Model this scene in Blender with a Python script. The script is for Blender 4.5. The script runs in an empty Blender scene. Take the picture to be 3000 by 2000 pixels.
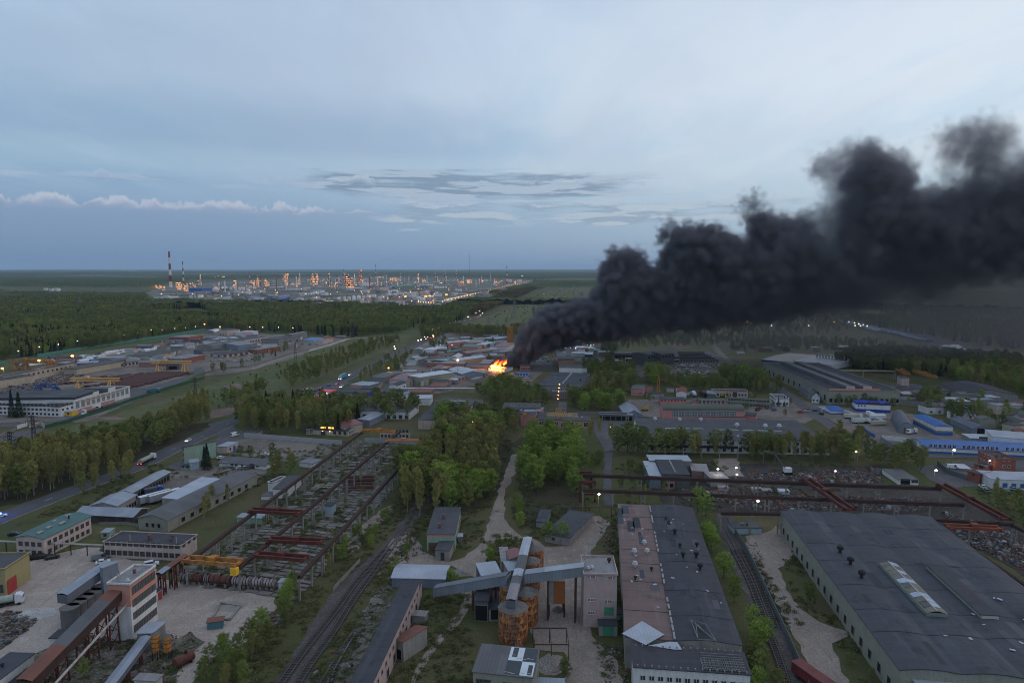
import bpy,math,random
import numpy as np
from math import radians,sin,cos,pi,sqrt,atan,atan2
from mathutils import Vector,Matrix
Z0='white'
Z1='MULTIPLY'
Z2='green'
Z3='olive'
Z4='felt_dark'
Z5='tin_pale'
Z6='slate'
Z7='pinkwhite'
Z8='bright'
Z9='felt_pale'
Z10='concrete'
Z11='SUBTRACT'
Z12='bluegrey'
Z13='brown'
Z14='brickpink'
Z15='workshop'
Z16='light'
Z17='orange'
Z18='tin_dark'
Z19='darkgrey'
Z20='gate_dark'
Z21='greygreen'
Z22='Base Color'
Z23='warehouse'
Z24='street_trees'
Z25='Roughness'
Z26='lightblue'
Z27='office_building'
Z28='conveyor_gallery'
Z29='far_right'
Z30='ShaderNodeTexCoord'
Z31='town_trees'
Z32='ShaderNodeSeparateXYZ'
Z33='bank_birches'
Z34='hall_willows'
Z35='MULTIPLY_ADD'
Z36='Specular IOR Level'
Z37='right_hall_bushes'
rnd=random.Random(7)
rng=np.random.default_rng(7)
scene=bpy.context.scene
CAM_H=100.
FOC=2000.
PITCH=atan((1000-786)/FOC)
CP,SP=cos(PITCH),sin(PITCH)
cam_data=bpy.data.cameras.new("camera")
cam_data.sensor_width=36.
cam_data.lens=36.*FOC/3000.
cam_data.clip_start=1.
cam_data.clip_end=150000.
camera=bpy.data.objects.new("camera",cam_data)
scene.collection.objects.link(camera)
camera.location=(0,0,CAM_H)
camera.rotation_euler=(pi/2-PITCH,0,0)
scene.camera=camera
scene.view_settings.view_transform='Standard'
scene.view_settings.look='None'
scene.view_settings.exposure=0.
scene.view_settings.gamma=1.
scene.view_settings.use_curve_mapping=False
scene.render.engine='CYCLES'
cy=scene.cycles
cy.max_bounces=4
cy.diffuse_bounces=2
cy.glossy_bounces=2
cy.transmission_bounces=2
cy.transparent_max_bounces=6
cy.volume_bounces=1
cy.volume_step_rate=5.
cy.volume_max_steps=128
cy.sample_clamp_indirect=1.5
cy.sample_clamp_direct=0.
cy.caustics_reflective=False
cy.caustics_refractive=False
scene.cycles.filter_width=1.
cy.use_denoising=True
cy.denoiser='OPENIMAGEDENOISE'
cy.denoising_input_passes='RGB_ALBEDO_NORMAL'
cy.use_adaptive_sampling=True
cy.adaptive_threshold=.02
scene.render.film_transparent=False
world=bpy.data.worlds.new("World")
scene.world=world
world.use_nodes=True
class NT:
 "..."
 def __init__(s,nt):
  s.nt=nt
  s.n=nt.nodes
  s.l=nt.links
 def new(s,t,**kw):
  nd=s.n.new(t)
  for k,v in kw.items():
   setattr(nd,k,v)
  return nd
 def put(s,sock,v):
  if isinstance(v,bpy.types.NodeSocket):
   s.l.new(v,sock)
  elif v is not None:
   try:
    sock.default_value=v
   except Exception:
    sock.default_value=tuple(v)+(1.,)
 def m9(s,op,a,b=None,c=None,clamp=False):
  nd=s.new('ShaderNodeMath',operation=op,use_clamp=clamp)
  s.put(nd.inputs[0],a)
  if b is not None:
   s.put(nd.inputs[1],b)
  if c is not None:
   s.put(nd.inputs[2],c)
  return nd.outputs[0]
 def r8(s,v,a,b,c=0.,d=1.,smooth=True):
  nd=s.new('ShaderNodeMapRange',interpolation_type='SMOOTHSTEP' if smooth else 'LINEAR')
  s.put(nd.inputs[0],v)
  for i,x in enumerate((a,b,c,d)):
   s.put(nd.inputs[i+1],x)
  return nd.outputs[0]
 def mix(s,f,a,b,mode='MIX'):
  nd=s.new('ShaderNodeMix',data_type='RGBA',blend_type=mode)
  s.put(nd.inputs[0],f)
  for i,x in((6,a),(7,b)):
   if isinstance(x,bpy.types.NodeSocket):
    s.l.new(x,nd.inputs[i])
   else:
    nd.inputs[i].default_value=(*x[:3],1.)
  return nd.outputs[2]
 def n9(s,vec,scale,detail=3.,rough=.55,dist=0.,out=0,dim='3D'):
  nd=s.new('ShaderNodeTexNoise')
  nd.noise_dimensions=dim
  if vec is not None:
   s.l.new(vec,nd.inputs['Vector'])
  nd.inputs['Scale'].default_value=scale
  nd.inputs['Detail'].default_value=detail
  nd.inputs[Z25].default_value=rough
  nd.inputs['Distortion'].default_value=dist
  return nd.outputs[out]
 def comb(s,x,y,z):
  nd=s.new('ShaderNodeCombineXYZ')
  for i,v in enumerate((x,y,z)):
   s.put(nd.inputs[i],v)
  return nd.outputs[0]
 def g8(s,vec,loc=(0,0,0),rot=(0,0,0),scale=(1,1,1)):
  nd=s.new('ShaderNodeMapping')
  s.l.new(vec,nd.inputs[0])
  nd.inputs[1].default_value=loc
  nd.inputs[2].default_value=rot
  nd.inputs[3].default_value=scale
  return nd.outputs[0]
def srgb(r,g,b):
 def f(c):
  c/=255.
  return c/12.92 if c<=.04045 else((c+.055)/1.055)**2.4
 return(f(r),f(g),f(b))
SUN_EL,SUN_AZ=radians(3.),radians(75.)
w=NT(world.node_tree)
bg=w.n['Background']
tc=w.new(Z30).outputs['Generated']
sep=w.new(Z32)
w.l.new(tc,sep.inputs[0])
X,Y,Z=sep.outputs
el=w.m9('ARCSINE',w.m9('MINIMUM',w.m9('MAXIMUM',Z,-1.),1.))
az=w.m9('ARCTAN2',X,Y)
side=w.r8(X,-.62,.62,0.,1.)
sky=w.new('ShaderNodeTexSky')
sky.sky_type='NISHITA'
sky.sun_disc=False
sky.sun_elevation=SUN_EL
sky.sun_rotation=SUN_AZ
def ramp(v,stops):
 nd=w.new('ShaderNodeValToRGB')
 cr=nd.color_ramp
 while len(cr.elements)>1:
  cr.elements.remove(cr.elements[0])
 cr.elements[0].position=stops[0][0]
 cr.elements[0].color=(*srgb(*stops[0][1]),1)
 for p,c in stops[1:]:
  e=cr.elements.new(p)
  e.color=(*srgb(*c),1)
 w.put(nd.inputs[0],v)
 return nd.outputs[0]
e01=w.r8(el,0.,radians(45),0.,1.,smooth=False)
left=ramp(e01,[(0.,(96,134,176)),(.07,(106,143,183)),(.15,(126,161,198)),(.22,(142,174,206)),(.3,(166,192,219)),(.4,(176,201,226)),(.5,(178,203,228)),(1.,(196,214,236))])
right=ramp(e01,[(0.,(130,162,194)),(.07,(152,183,210)),(.15,(178,200,222)),(.22,(194,213,232)),(.3,(214,226,240)),(.4,(212,225,241)),(.5,(196,212,234)),(1.,(204,218,236))])
base=w.mix(side,left,right)
den=w.m9('ADD',w.m9('MAXIMUM',Z,0.),.06)
px_=w.m9('DIVIDE',X,den)
py_=w.m9('DIVIDE',Y,den)
plane=w.comb(px_,py_,0.)
st=w.n9(w.g8(plane,rot=(0,0,radians(28)),scale=(.55,.16,1)),1.,5,.55,.6)
st2=w.n9(w.g8(plane,loc=(7,3,0),rot=(0,0,radians(-12)),scale=(1.6,.5,1)),1.,5,.6,.8)
veil=w.r8(w.m9('ADD',w.m9(Z1,st,.75),w.m9(Z1,st2,.25)),.38,.66)
lowfade=w.r8(el,radians(3),radians(10))
veil_col=w.mix(side,srgb(158,178,206),srgb(206,215,231))
st3=w.n9(w.g8(plane,loc=(2,9,0),rot=(0,0,radians(35)),scale=(2.2,.8,1)),1.,6,.62,.5)
base=w.mix(w.m9(Z1,w.m9(Z1,w.r8(st3,.44,.66),.32),lowfade),base,w.mix(side,srgb(192,209,228),srgb(228,233,241)))
base=w.mix(w.m9(Z1,w.m9(Z1,w.r8(st3,.52,.34),.2),lowfade),base,w.mix(side,srgb(140,164,196),srgb(180,196,220)))
base=w.mix(w.m9(Z1,w.m9(Z1,veil,.75),lowfade),base,veil_col)
blue_gap=w.r8(w.m9('ADD',w.m9(Z1,st,.6),w.m9(Z1,st2,.4)),.5,.34)
base=w.mix(w.m9(Z1,w.m9(Z1,blue_gap,.55),lowfade),base,w.mix(side,srgb(138,172,206),srgb(180,210,236)))
band=w.m9(Z1,w.r8(el,radians(7.2),radians(9.5)),w.r8(el,radians(14.5),radians(10.5)))
band=w.m9(Z1,band,w.r8(az,.15,-.25))
base=w.mix(w.m9(Z1,band,.5),base,srgb(131,160,194))
band=w.m9(Z1,w.r8(el,radians(6.3),radians(7.6)),w.r8(el,radians(9.6),radians(8.2)))
base=w.mix(w.m9(Z1,band,.4),base,w.mix(side,srgb(152,184,208),srgb(196,210,226)))
def bank(e0,e1,thr,seed,sx,sy,lit,dark,azm,dshift=.012,amount=1.):
 "..."
 global base
 v=w.comb(w.m9(Z1,az,sx),w.m9(Z1,el,sy),seed)
 n=w.n9(v,1.,6,.58,.25)
 v2=w.comb(w.m9(Z1,az,sx),w.m9(Z1,w.m9('ADD',el,dshift),sy),seed)
 n2=w.n9(v2,1.,6,.58,.25)
 m=w.m9(Z1,w.r8(el,radians(e0),radians(e0+.45*(e1-e0))),w.r8(el,radians(e1),radians(e1-.4*(e1-e0))))
 m=w.m9(Z1,m,azm)
 bias=w.m9(Z1,w.m9(Z11,m,1.),.35)
 d=w.r8(w.m9('ADD',n,bias),thr,thr+.2)
 top=w.r8(w.m9(Z11,n,n2),-.01,.07)
 col=w.mix(top,dark,lit)
 base=w.mix(w.m9(Z1,d,w.m9(Z1,w.r8(m,0.,.25),amount)),base,col)
def heaps(e_base,amp,s1,thr,seed,lit,dark,azm,amount=1.,soft=.0025,dim=.5):
 "..."
 global base
 wob=w.m9(Z1,w.m9(Z11,w.n9(w.comb(w.m9(Z1,az,55),w.m9(Z1,el,70),seed),1.,5,.62),.5),radians(1.1))
 e=w.m9('ADD',el,wob)
 n=w.n9(w.comb(w.m9(Z1,az,s1),seed,0.),1.,4,.62)
 hgt_=w.m9(Z1,w.m9('MAXIMUM',w.m9(Z11,n,thr),0.),radians(amp)/.25)
 hgt_=w.m9(Z1,hgt_,azm)
 rel=w.m9(Z11,e,radians(e_base))
 up=w.r8(w.m9(Z11,hgt_,rel),0.,soft)
 lowm=w.r8(rel,-.006,.002)
 m=w.m9(Z1,w.m9(Z1,up,lowm),w.r8(hgt_,0.,.004))
 shade=w.r8(w.m9('DIVIDE',rel,w.m9('MAXIMUM',hgt_,.002)),0.,.85)
 col=w.mix(shade,dark,lit)
 base=w.mix(w.m9(Z1,m,amount),base,col)
azL=w.r8(az,-.16,-.36)
azC=w.m9(Z1,w.r8(az,-.4,-.22),w.r8(az,.3,.04))
azR=w.m9(Z1,w.r8(az,-.3,-.1),w.r8(az,.62,.2))
lb_=w.m9(Z1,w.m9(Z1,w.r8(el,radians(2.2),radians(4.2)),w.r8(el,radians(5.),radians(4.3))),w.r8(az,-.02,-.4))
base=w.mix(w.m9(Z1,lb_,.3),base,srgb(112,138,180))
bank(4.8,8.6,.28,5.7,6,60,srgb(160,178,202),srgb(106,132,164),azC,.012,.85)
bank(2.4,6.4,.34,15.2,10,80,srgb(172,188,208),srgb(126,152,182),azR,.008,.75)
bank(5.6,7.2,.4,35.2,11,80,srgb(164,182,208),srgb(126,152,188),azL,.008,.45)
bank(.6,3.6,.5,25.2,8,70,srgb(136,160,192),srgb(108,138,176),w.r8(az,-.8,.9),.008,.35)
heaps(6.45,1.,26,.5,2.3,srgb(176,190,212),srgb(138,163,196),azL,.6,.006)
heaps(4.35,.75,30,.26,8.1,srgb(188,194,213),srgb(130,153,190),azL,.85,.006)
heaps(4.3,.5,30,.38,4.4,srgb(170,184,208),srgb(132,156,190),w.m9(Z1,w.r8(az,-.42,-.3),w.r8(az,-.16,-.24)),.9)
heaps(6.9,.6,30,.46,14.4,srgb(188,200,216),srgb(150,172,198),azC,.7)
heaps(5.2,.6,26,.5,19.4,srgb(186,196,214),srgb(140,164,192),azR,.7)
mixed=w.mix(.04,base,sky.outputs[0])
below=w.r8(el,radians(-.6),0.)
mixed=w.mix(below,srgb(84,110,142),mixed)
w.l.new(mixed,bg.inputs[0])
bg.inputs[1].default_value=1.
world.cycles.sampling_method='MANUAL'
world.cycles.sample_map_resolution=512
sun_data=bpy.data.lights.new("sun",'SUN')
sun_data.energy=.55
sun_data.angle=radians(60)
sun_data.color=(1.,.76,.6)
sun=bpy.data.objects.new("sun",sun_data)
scene.collection.objects.link(sun)
sd=Vector((sin(SUN_AZ)*cos(radians(14)),cos(SUN_AZ)*cos(radians(14)),sin(radians(14))))
sun.rotation_euler=sd.to_track_quat('Z','Y').to_euler()
def un(px,py,z=0.):
 u,v=(px-1500)/FOC,(1000-py)/FOC
 dx,dy,dz=u,CP+SP*v,-SP+CP*v
 t=(z-CAM_H)/dz
 return Vector((dx*t,dy*t,z))
def pat(px,py,depth_y):
 "..."
 u,v=(px-1500)/FOC,(1000-py)/FOC
 t=depth_y/(CP+SP*v)
 return Vector((u*t,depth_y,CAM_H+(-SP+CP*v)*t))
def hof(base,ytop):
 v=(1000-ytop)/FOC
 return CAM_H+base.y*(v*CP-SP)/(CP+v*SP)
TILES={}
for i in range(5):
 TILES['A%d'%i]=(600*i,700,600/2352)
 TILES['B%d'%i]=(600*i,1050,600/2352)
 TILES['C%d'%i]=(600*i,1400,600/1568)
TILES['P']=(0,0,1.)
TILES['R0']=(400,720,600/2352)
TILES['R1']=(1000,720,600/2352)
TILES['F']=(0,0,3000/2352)
def tp(t,p):
 x0,y0,s=TILES[t]
 return(x0+p[0]*s,y0+p[1]*s)
def gp(t,p,z=0.):
 return un(*tp(t,p),z)
COL=scene.collection
def link(o,parent=None,loc=None,rz=None):
 COL.objects.link(o)
 if parent is not None:
  o.parent=parent
 if loc is not None:
  o.location=loc
 if rz is not None:
  o.rotation_euler=(0,0,rz)
 return o
def tag(o,l9=None,cat=None,g9=None,kind=None):
 if l9:
  o['label']=l9
 if cat:
  o['category']=cat
 if g9:
  o['group']=g9
 if kind:
  o['kind']=kind
 return o
def em(name,loc,rz=0.,l9=None,cat=None,g9=None):
 o=bpy.data.objects.new(name,None)
 o.empty_display_size=.5
 link(o,None,loc,rz)
 return tag(o,l9,cat,g9)
class MB:
 "..."
 def __init__(s):
  s.v=[]
  s.f=[]
  s.m=[]
  s.mi=0
 def quad(s,*pts):
  n=len(s.v)
  s.v+=[tuple(p)for p in pts]
  s.f.append(tuple(range(n,n+len(pts))))
  s.m.append(s.mi)
  return s
 def box(s,x0,y0,z0,x1,y1,z1,bottom=True):
  n=len(s.v)
  s.v+=[(x0,y0,z0),(x1,y0,z0),(x1,y1,z0),(x0,y1,z0),(x0,y0,z1),(x1,y0,z1),(x1,y1,z1),(x0,y1,z1)]
  fs=[(0,1,5,4),(1,2,6,5),(2,3,7,6),(3,0,4,7),(4,5,6,7)]
  if bottom:
   fs.append((3,2,1,0))
  for f in fs:
   s.f.append(tuple(n+i for i in f))
   s.m.append(s.mi)
  return s
 def prism(s,poly,z0,z1,bottom=False):
  n=len(s.v)
  k=len(poly)
  s.v+=[(p[0],p[1],z0)for p in poly]+[(p[0],p[1],z1)for p in poly]
  for i in range(k):
   j=(i+1)%k
   s.f.append((n+i,n+j,n+k+j,n+k+i))
   s.m.append(s.mi)
  s.f.append(tuple(n+k+i for i in range(k)))
  s.m.append(s.mi)
  if bottom:
   s.f.append(tuple(n+k-1-i for i in range(k)))
   s.m.append(s.mi)
  return s
 def bar(s,p,q,wd=.2,ht=None):
  "..."
  ht=wd if ht is None else ht
  p,q=Vector(p),Vector(q)
  d=(q-p)
  if d.length<1e-6:
   return s
  d.normalize()
  up=Vector((0,0,1))if abs(d.z)<.95 else Vector((0,1,0))
  a=d.cross(up).normalized()*(wd/2)
  b=a.cross(d).normalized()*(ht/2)
  n=len(s.v)
  for c in(p,q):
   for(i,j)in((-1,-1),(1,-1),(1,1),(-1,1)):
    s.v.append(tuple(c+a*i+b*j))
  for f in((0,1,5,4),(1,2,6,5),(2,3,7,6),(3,0,4,7),(3,2,1,0),(4,5,6,7)):
   s.f.append(tuple(n+i for i in f))
   s.m.append(s.mi)
  return s
 def cyl(s,x,y,z0,z1,r0,r1=None,n=12,cap=True):
  r1=r0 if r1 is None else r1
  b=len(s.v)
  for(z,r)in((z0,r0),(z1,r1)):
   for i in range(n):
    a=2*pi*i/n
    s.v.append((x+r*cos(a),y+r*sin(a),z))
  for i in range(n):
   j=(i+1)%n
   s.f.append((b+i,b+j,b+n+j,b+n+i))
   s.m.append(s.mi)
  if cap:
   s.f.append(tuple(b+n+i for i in range(n)))
   s.m.append(s.mi)
  return s
 def t9(s,p,q,r,n=8,r2=None):
  p,q=Vector(p),Vector(q)
  d=(q-p).normalized()
  up=Vector((0,0,1))if abs(d.z)<.95 else Vector((0,1,0))
  a=d.cross(up).normalized()
  b=a.cross(d).normalized()
  r2=r if r2 is None else r2
  k=len(s.v)
  for c,rr in((p,r),(q,r2)):
   for i in range(n):
    t=2*pi*i/n
    s.v.append(tuple(c+a*(rr*cos(t))+b*(rr*sin(t))))
  for i in range(n):
   j=(i+1)%n
   s.f.append((k+j,k+i,k+n+i,k+n+j))
   s.m.append(s.mi)
  s.f.append(tuple(k+i for i in range(n)))
  s.m.append(s.mi)
  s.f.append(tuple(k+n+n-1-i for i in range(n)))
  s.m.append(s.mi)
  return s
 def mesh(s,name,mats):
  me=bpy.data.meshes.new(name)
  me.from_pydata(s.v,[],s.f)
  for m in(mats if isinstance(mats,(list,tuple))else[mats]):
   me.materials.append(m)
  if any(s.m):
   me.polygons.foreach_set('material_index',s.m)
  me.update()
  return me
 def b9(s,name,mats,parent=None,loc=None,rz=None):
  return link(bpy.data.objects.new(name,s.mesh(name,mats)),parent,loc,rz)
def inst(name,mesh,parent=None,loc=(0,0,0),rz=0.,sc=None):
 o=bpy.data.objects.new(name,mesh)
 link(o,parent,loc,rz)
 if sc is not None:
  o.scale=sc if hasattr(sc,'__len__')else(sc,sc,sc)
 return o
MATS={}
def material(key):
 m=bpy.data.materials.new(key)
 m.use_nodes=True
 MATS[key]=m
 t=NT(m.node_tree)
 return m,t,t.n['Principled BSDF']
def pn(key,col,col2=None,scale=.35,rough=.8,amount=.6,fine=.25,metal=0.,bump=0.,spec=.3,streak=False,dark=.6):
 "..."
 if key in MATS:
  return MATS[key]
 m,t,b=material(key)
 co=t.new(Z30).outputs['Object']
 col2=col2 or tuple(c*dark for c in col)
 n=t.n9(co,scale,4,.6)
 if streak:
  n=t.m9(Z1,t.m9('ADD',n,t.n9(t.g8(co,scale=(1,1,.12)),scale*5,3,.6)),.5)
 f=t.m9(Z1,t.r8(n,.42,.66),amount)
 c=t.mix(f,col,col2)
 g=t.n9(co,scale*14,3,.7)
 c=t.mix(1.,c,t.mix(t.r8(g,.3,.7),(1-fine,)*3,(1+fine,)*3),Z1)
 t.l.new(c,b.inputs[Z22])
 b.inputs[Z25].default_value=rough
 b.inputs['Metallic'].default_value=metal
 b.inputs[Z36].default_value=spec
 if bump:
  bp=t.new('ShaderNodeBump')
  bp.inputs['Strength'].default_value=bump
  bp.inputs['Distance'].default_value=.3
  t.l.new(g,bp.inputs['Height'])
  t.l.new(bp.outputs[0],b.inputs['Normal'])
 return m
def shm(key,col,col2=None,pitch=.9,axis='x',rust=0.,rough=.45,metal=0.,scale=.15):
 "..."
 if key in MATS:
  return MATS[key]
 m,t,b=material(key)
 co=t.new(Z30).outputs['Object']
 sp=t.new(Z32)
 t.l.new(co,sp.inputs[0])
 ax=sp.outputs[0 if axis=='x' else 1]
 ay=sp.outputs[1 if axis=='x' else 0]
 rib=t.m9('ABSOLUTE',t.m9(Z11,t.m9('FRACT',t.m9(Z1,ax,1/pitch)),.5))
 sheet=t.new('ShaderNodeTexWhiteNoise',noise_dimensions='2D')
 t.l.new(t.comb(t.m9('FLOOR',t.m9(Z1,ax,1/(pitch*3))),t.m9('FLOOR',t.m9(Z1,ay,1/7.)),0.),sheet.inputs['Vector'])
 col2=col2 or tuple(c*.7 for c in col)
 c=t.mix(t.m9(Z1,sheet.outputs[0],.6),col,col2)
 c=t.mix(t.m9(Z1,t.r8(t.n9(co,scale,4,.6),.4,.7),.5),c,tuple(x*.62 for x in col))
 c=t.mix(t.m9(Z1,t.r8(rib,.4,.5),.45),c,tuple(x*.35 for x in col))
 if rust:
  r=t.n9(t.g8(co,scale=(1,.3,1)if axis=='x' else(.3,1,1)),.5,5,.7)
  c=t.mix(t.r8(r,.72-.4*rust,.8-.3*rust),c,srgb(112,62,40))
 t.l.new(c,b.inputs[Z22])
 b.inputs[Z25].default_value=rough
 b.inputs['Metallic'].default_value=metal
 bp=t.new('ShaderNodeBump')
 bp.inputs['Strength'].default_value=.4
 bp.inputs['Distance'].default_value=.1
 t.l.new(rib,bp.inputs['Height'])
 t.l.new(bp.outputs[0],b.inputs['Normal'])
 return m
def bitumen(key,col,patch=None,strip=1.,axis='x',wear=.5,long=6.):
 "..."
 if key in MATS:
  return MATS[key]
 m,t,b=material(key)
 co=t.new(Z30).outputs['Object']
 sp=t.new(Z32)
 t.l.new(co,sp.inputs[0])
 ax=sp.outputs[0 if axis=='x' else 1]
 ay=sp.outputs[1 if axis=='x' else 0]
 wn=t.new('ShaderNodeTexWhiteNoise',noise_dimensions='2D')
 wob=t.m9(Z1,t.n9(co,.25,2,.5),.3)
 sx=t.m9(Z1,t.m9('ADD',ax,wob),1/strip)
 t.l.new(t.comb(t.m9('FLOOR',sx),t.m9('FLOOR',t.m9(Z1,ay,1/long)),0.),wn.inputs['Vector'])
 c=t.mix(t.m9(Z1,wn.outputs[0],.5),col,tuple(x*.6 for x in col))
 big=t.n9(t.g8(co,scale=(.35,1,1)if axis=='x' else(1,.35,1)),.09,5,.65)
 c=t.mix(t.m9(Z1,t.r8(big,.4,.62),wear),c,patch or tuple(x*1.7 for x in col))
 c=t.mix(t.m9(Z1,t.r8(t.n9(co,.16,7,.72),.52,.66),.7),c,tuple(x*.5 for x in col))
 c=t.mix(t.m9(Z1,t.r8(t.n9(t.g8(co,scale=(.05,1,1)if axis=='x' else(1,.05,1)),.5,5,.7),.52,.68),.4),c,tuple(x*1.6+.01 for x in col))
 lap=t.m9('ABSOLUTE',t.m9(Z11,t.m9('FRACT',sx),.5))
 c=t.mix(t.m9(Z1,t.r8(lap,.44,.5),.35),c,tuple(x*.4 for x in col))
 g=t.n9(co,5,3,.7)
 c=t.mix(1.,c,t.mix(g,(.7,)*3,(1.3,)*3),Z1)
 t.l.new(c,b.inputs[Z22])
 t.l.new(t.r8(big,.35,.7,.62,.95),b.inputs[Z25])
 b.inputs[Z36].default_value=.3
 return m
def glow(key,col,strength,sample=False):
 if key in MATS:
  return MATS[key]
 m,t,b=material(key)
 b.inputs[Z22].default_value=(0,0,0,1)
 b.inputs['Emission Color'].default_value=(*col,1)
 b.inputs['Emission Strength'].default_value=strength
 m.cycles.emission_sampling='FRONT' if sample else 'NONE'
 return m
def in_poly(P,poly):
 x,y=P[:,0],P[:,1]
 ins=np.zeros(len(P),bool)
 n=len(poly)
 for i in range(n):
  x0,y0=poly[i]
  x1,y1=poly[(i+1)%n]
  c=((y0>y)!=(y1>y))&(x<(x1-x0)*(y-y0)/(y1-y0+1e-9)+x0)
  ins^=c
 return ins
def edge_dist(P,poly):
 d=np.full(len(P),1e9)
 n=len(poly)
 for i in range(n):
  a=np.array(poly[i],float)
  b=np.array(poly[(i+1)%n],float)
  ab=b-a
  tt=np.clip(((P-a)@ab)/(ab@ab+1e-9),0,1)
  d=np.minimum(d,np.linalg.norm(P-(a+tt[:,None]*ab),axis=1))
 return d
hm=bpy.data.materials.new('air')
hm.use_nodes=True
t=NT(hm.node_tree)
t.n.remove(t.n['Principled BSDF'])
pv=t.new('ShaderNodeVolumePrincipled')
pv.inputs['Color'].default_value=(.58,.76,1.,1)
pv.inputs['Density'].default_value=.00003
pv.inputs['Anisotropy'].default_value=.2
t.l.new(pv.outputs[0],t.n['Material Output'].inputs['Volume'])
hm.cycles.homogeneous_volume=True
hz=MB().box(-62000,-3500,-3,62000,82000,420).b9('haze',hm)
tag(hz,'pale blue evening air over the whole plain',None,None,'stuff')
def gmt(key,cols,scale=.03,rough=.95,grain=.35,weeds=None,weed_t=(.5,.62),wheel=None,bump=.3):
 if key in MATS:
  return MATS[key]
 m,t,b=material(key)
 co=t.new('ShaderNodeNewGeometry').outputs['Position']
 n1=t.n9(co,scale,6,.6,.4)
 n2=t.n9(co,scale*6,5,.65)
 c=t.mix(t.r8(n1,.38,.62),cols[0],cols[1])
 if len(cols)>2:
  c=t.mix(t.m9(Z1,t.r8(n2,.5,.66),.75),c,cols[2])
 if weeds:
  nw=t.m9('ADD',t.m9(Z1,t.n9(co,scale*2.3,5,.65),.65),t.m9(Z1,t.n9(co,.6,3,.7),.35))
  c=t.mix(t.r8(nw,weed_t[0],weed_t[1]),c,weeds)
 if wheel:
  wv=t.n9(t.g8(co,rot=(0,0,wheel),scale=(.45,.03,1)),1.,5,.6,2.5)
  c=t.mix(t.m9(Z1,t.r8(wv,.52,.66),.4),c,tuple(x*.6 for x in cols[0]))
 g=t.n9(co,1.7,4,.75)
 c=t.mix(1.,c,t.mix(t.r8(g,.28,.72,0,1),(1-grain,)*3,(1+grain,)*3),Z1)
 t.l.new(c,b.inputs[Z22])
 b.inputs[Z25].default_value=rough
 b.inputs[Z36].default_value=.15
 bp=t.new('ShaderNodeBump')
 bp.inputs['Strength'].default_value=bump
 bp.inputs['Distance'].default_value=.5
 t.l.new(t.n9(co,.8,5,.7),bp.inputs['Height'])
 t.l.new(bp.outputs[0],b.inputs['Normal'])
 return m
G_GRASS=gmt('grass_ground',[(.064,.072,.026),(.092,.08,.042),(.046,.056,.02)],.012,weeds=(.125,.098,.065),weed_t=(.56,.68))
G_MEADOW=gmt('meadow_ground',[(.078,.095,.034),(.108,.102,.05),(.05,.062,.024)],.02,weeds=(.12,.095,.065),weed_t=(.54,.66),grain=.45)
G_WOOD=gmt('wood_floor',[(.04,.042,.022),(.055,.048,.03),(.03,.034,.018)],.04)
G_SAND=gmt('sand_ground',[(.35,.295,.265),(.275,.233,.21),(.39,.335,.305)],.03,weeds=(.1,.095,.07),weed_t=(.6,.7),wheel=radians(-30),grain=.22)
G_SAND2=gmt('track_sand',[(.25,.205,.18),(.2,.165,.145),(.285,.24,.21)],.05,weeds=(.085,.085,.05),weed_t=(.58,.68),wheel=radians(10),grain=.25)
G_ASPH=gmt('old_asphalt',[(.105,.1,.108),(.085,.082,.088),(.13,.122,.125)],.05,weeds=(.055,.062,.034),weed_t=(.66,.74),grain=.18)
G_ROAD=gmt('road_asphalt',[(.088,.088,.1),(.072,.072,.082)],.05,grain=.15)
G_YARD=gmt('yard_ground',[(.175,.15,.135),(.125,.108,.098),(.21,.185,.168)],.035,weeds=(.05,.058,.03),weed_t=(.6,.7))
G_RUBBLE=gmt('rubble_ground',[(.15,.135,.125),(.085,.08,.055),(.2,.18,.165)],.12,weeds=(.042,.05,.025),weed_t=(.47,.58),grain=.5)
G_SCRAP=gmt('scrap_ground',[(.06,.05,.046),(.035,.032,.03),(.085,.072,.066)],.08,weeds=(.035,.04,.022),weed_t=(.56,.66),grain=.45)
G_BALLAST=gmt('track_ballast',[(.088,.078,.076),(.064,.057,.056),(.12,.108,.104)],.12,weeds=(.05,.055,.03),weed_t=(.62,.74),grain=.4)
G_PLANT=gmt('refinery_ground',[(.17,.165,.155),(.1,.11,.08),(.24,.225,.215)],.01,weeds=(.055,.07,.035),weed_t=(.5,.6))
G_PINK=gmt('bare_red_earth',[(.2,.135,.115),(.14,.1,.085),(.16,.13,.11)],.04,weeds=(.06,.065,.035),weed_t=(.56,.68))
g=MB().quad((-60000,-3000,0),(60000,-3000,0),(60000,80000,0),(-60000,80000,0)).b9('ground',G_GRASS)
tag(g,kind='structure')
LAYER=[0.]
def patch(name,pts,mat,jitter=1.2,step=3.,tile='P'):
 LAYER[0]+=.003
 W=[gp(tile,p)for p in pts]
 out=[]
 n=len(W)
 for i in range(n):
  a,b=W[i],W[(i+1)%n]
  L=(b-a).length
  st=max(step,.012*max(a.y,10))
  k=max(1,int(L/st))
  nrm=Vector((-(b-a).y,(b-a).x,0)).normalized()if L>.01 else Vector((0,0,0))
  for j in range(k):
   q=a.lerp(b,j/k)
   out.append(q+nrm*rnd.uniform(-jitter,jitter)*(1 if j else .5))
 o=MB().quad(*[(q.x,q.y,LAYER[0])for q in out]).b9(name,mat)
 return tag(o,kind='structure')
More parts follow.
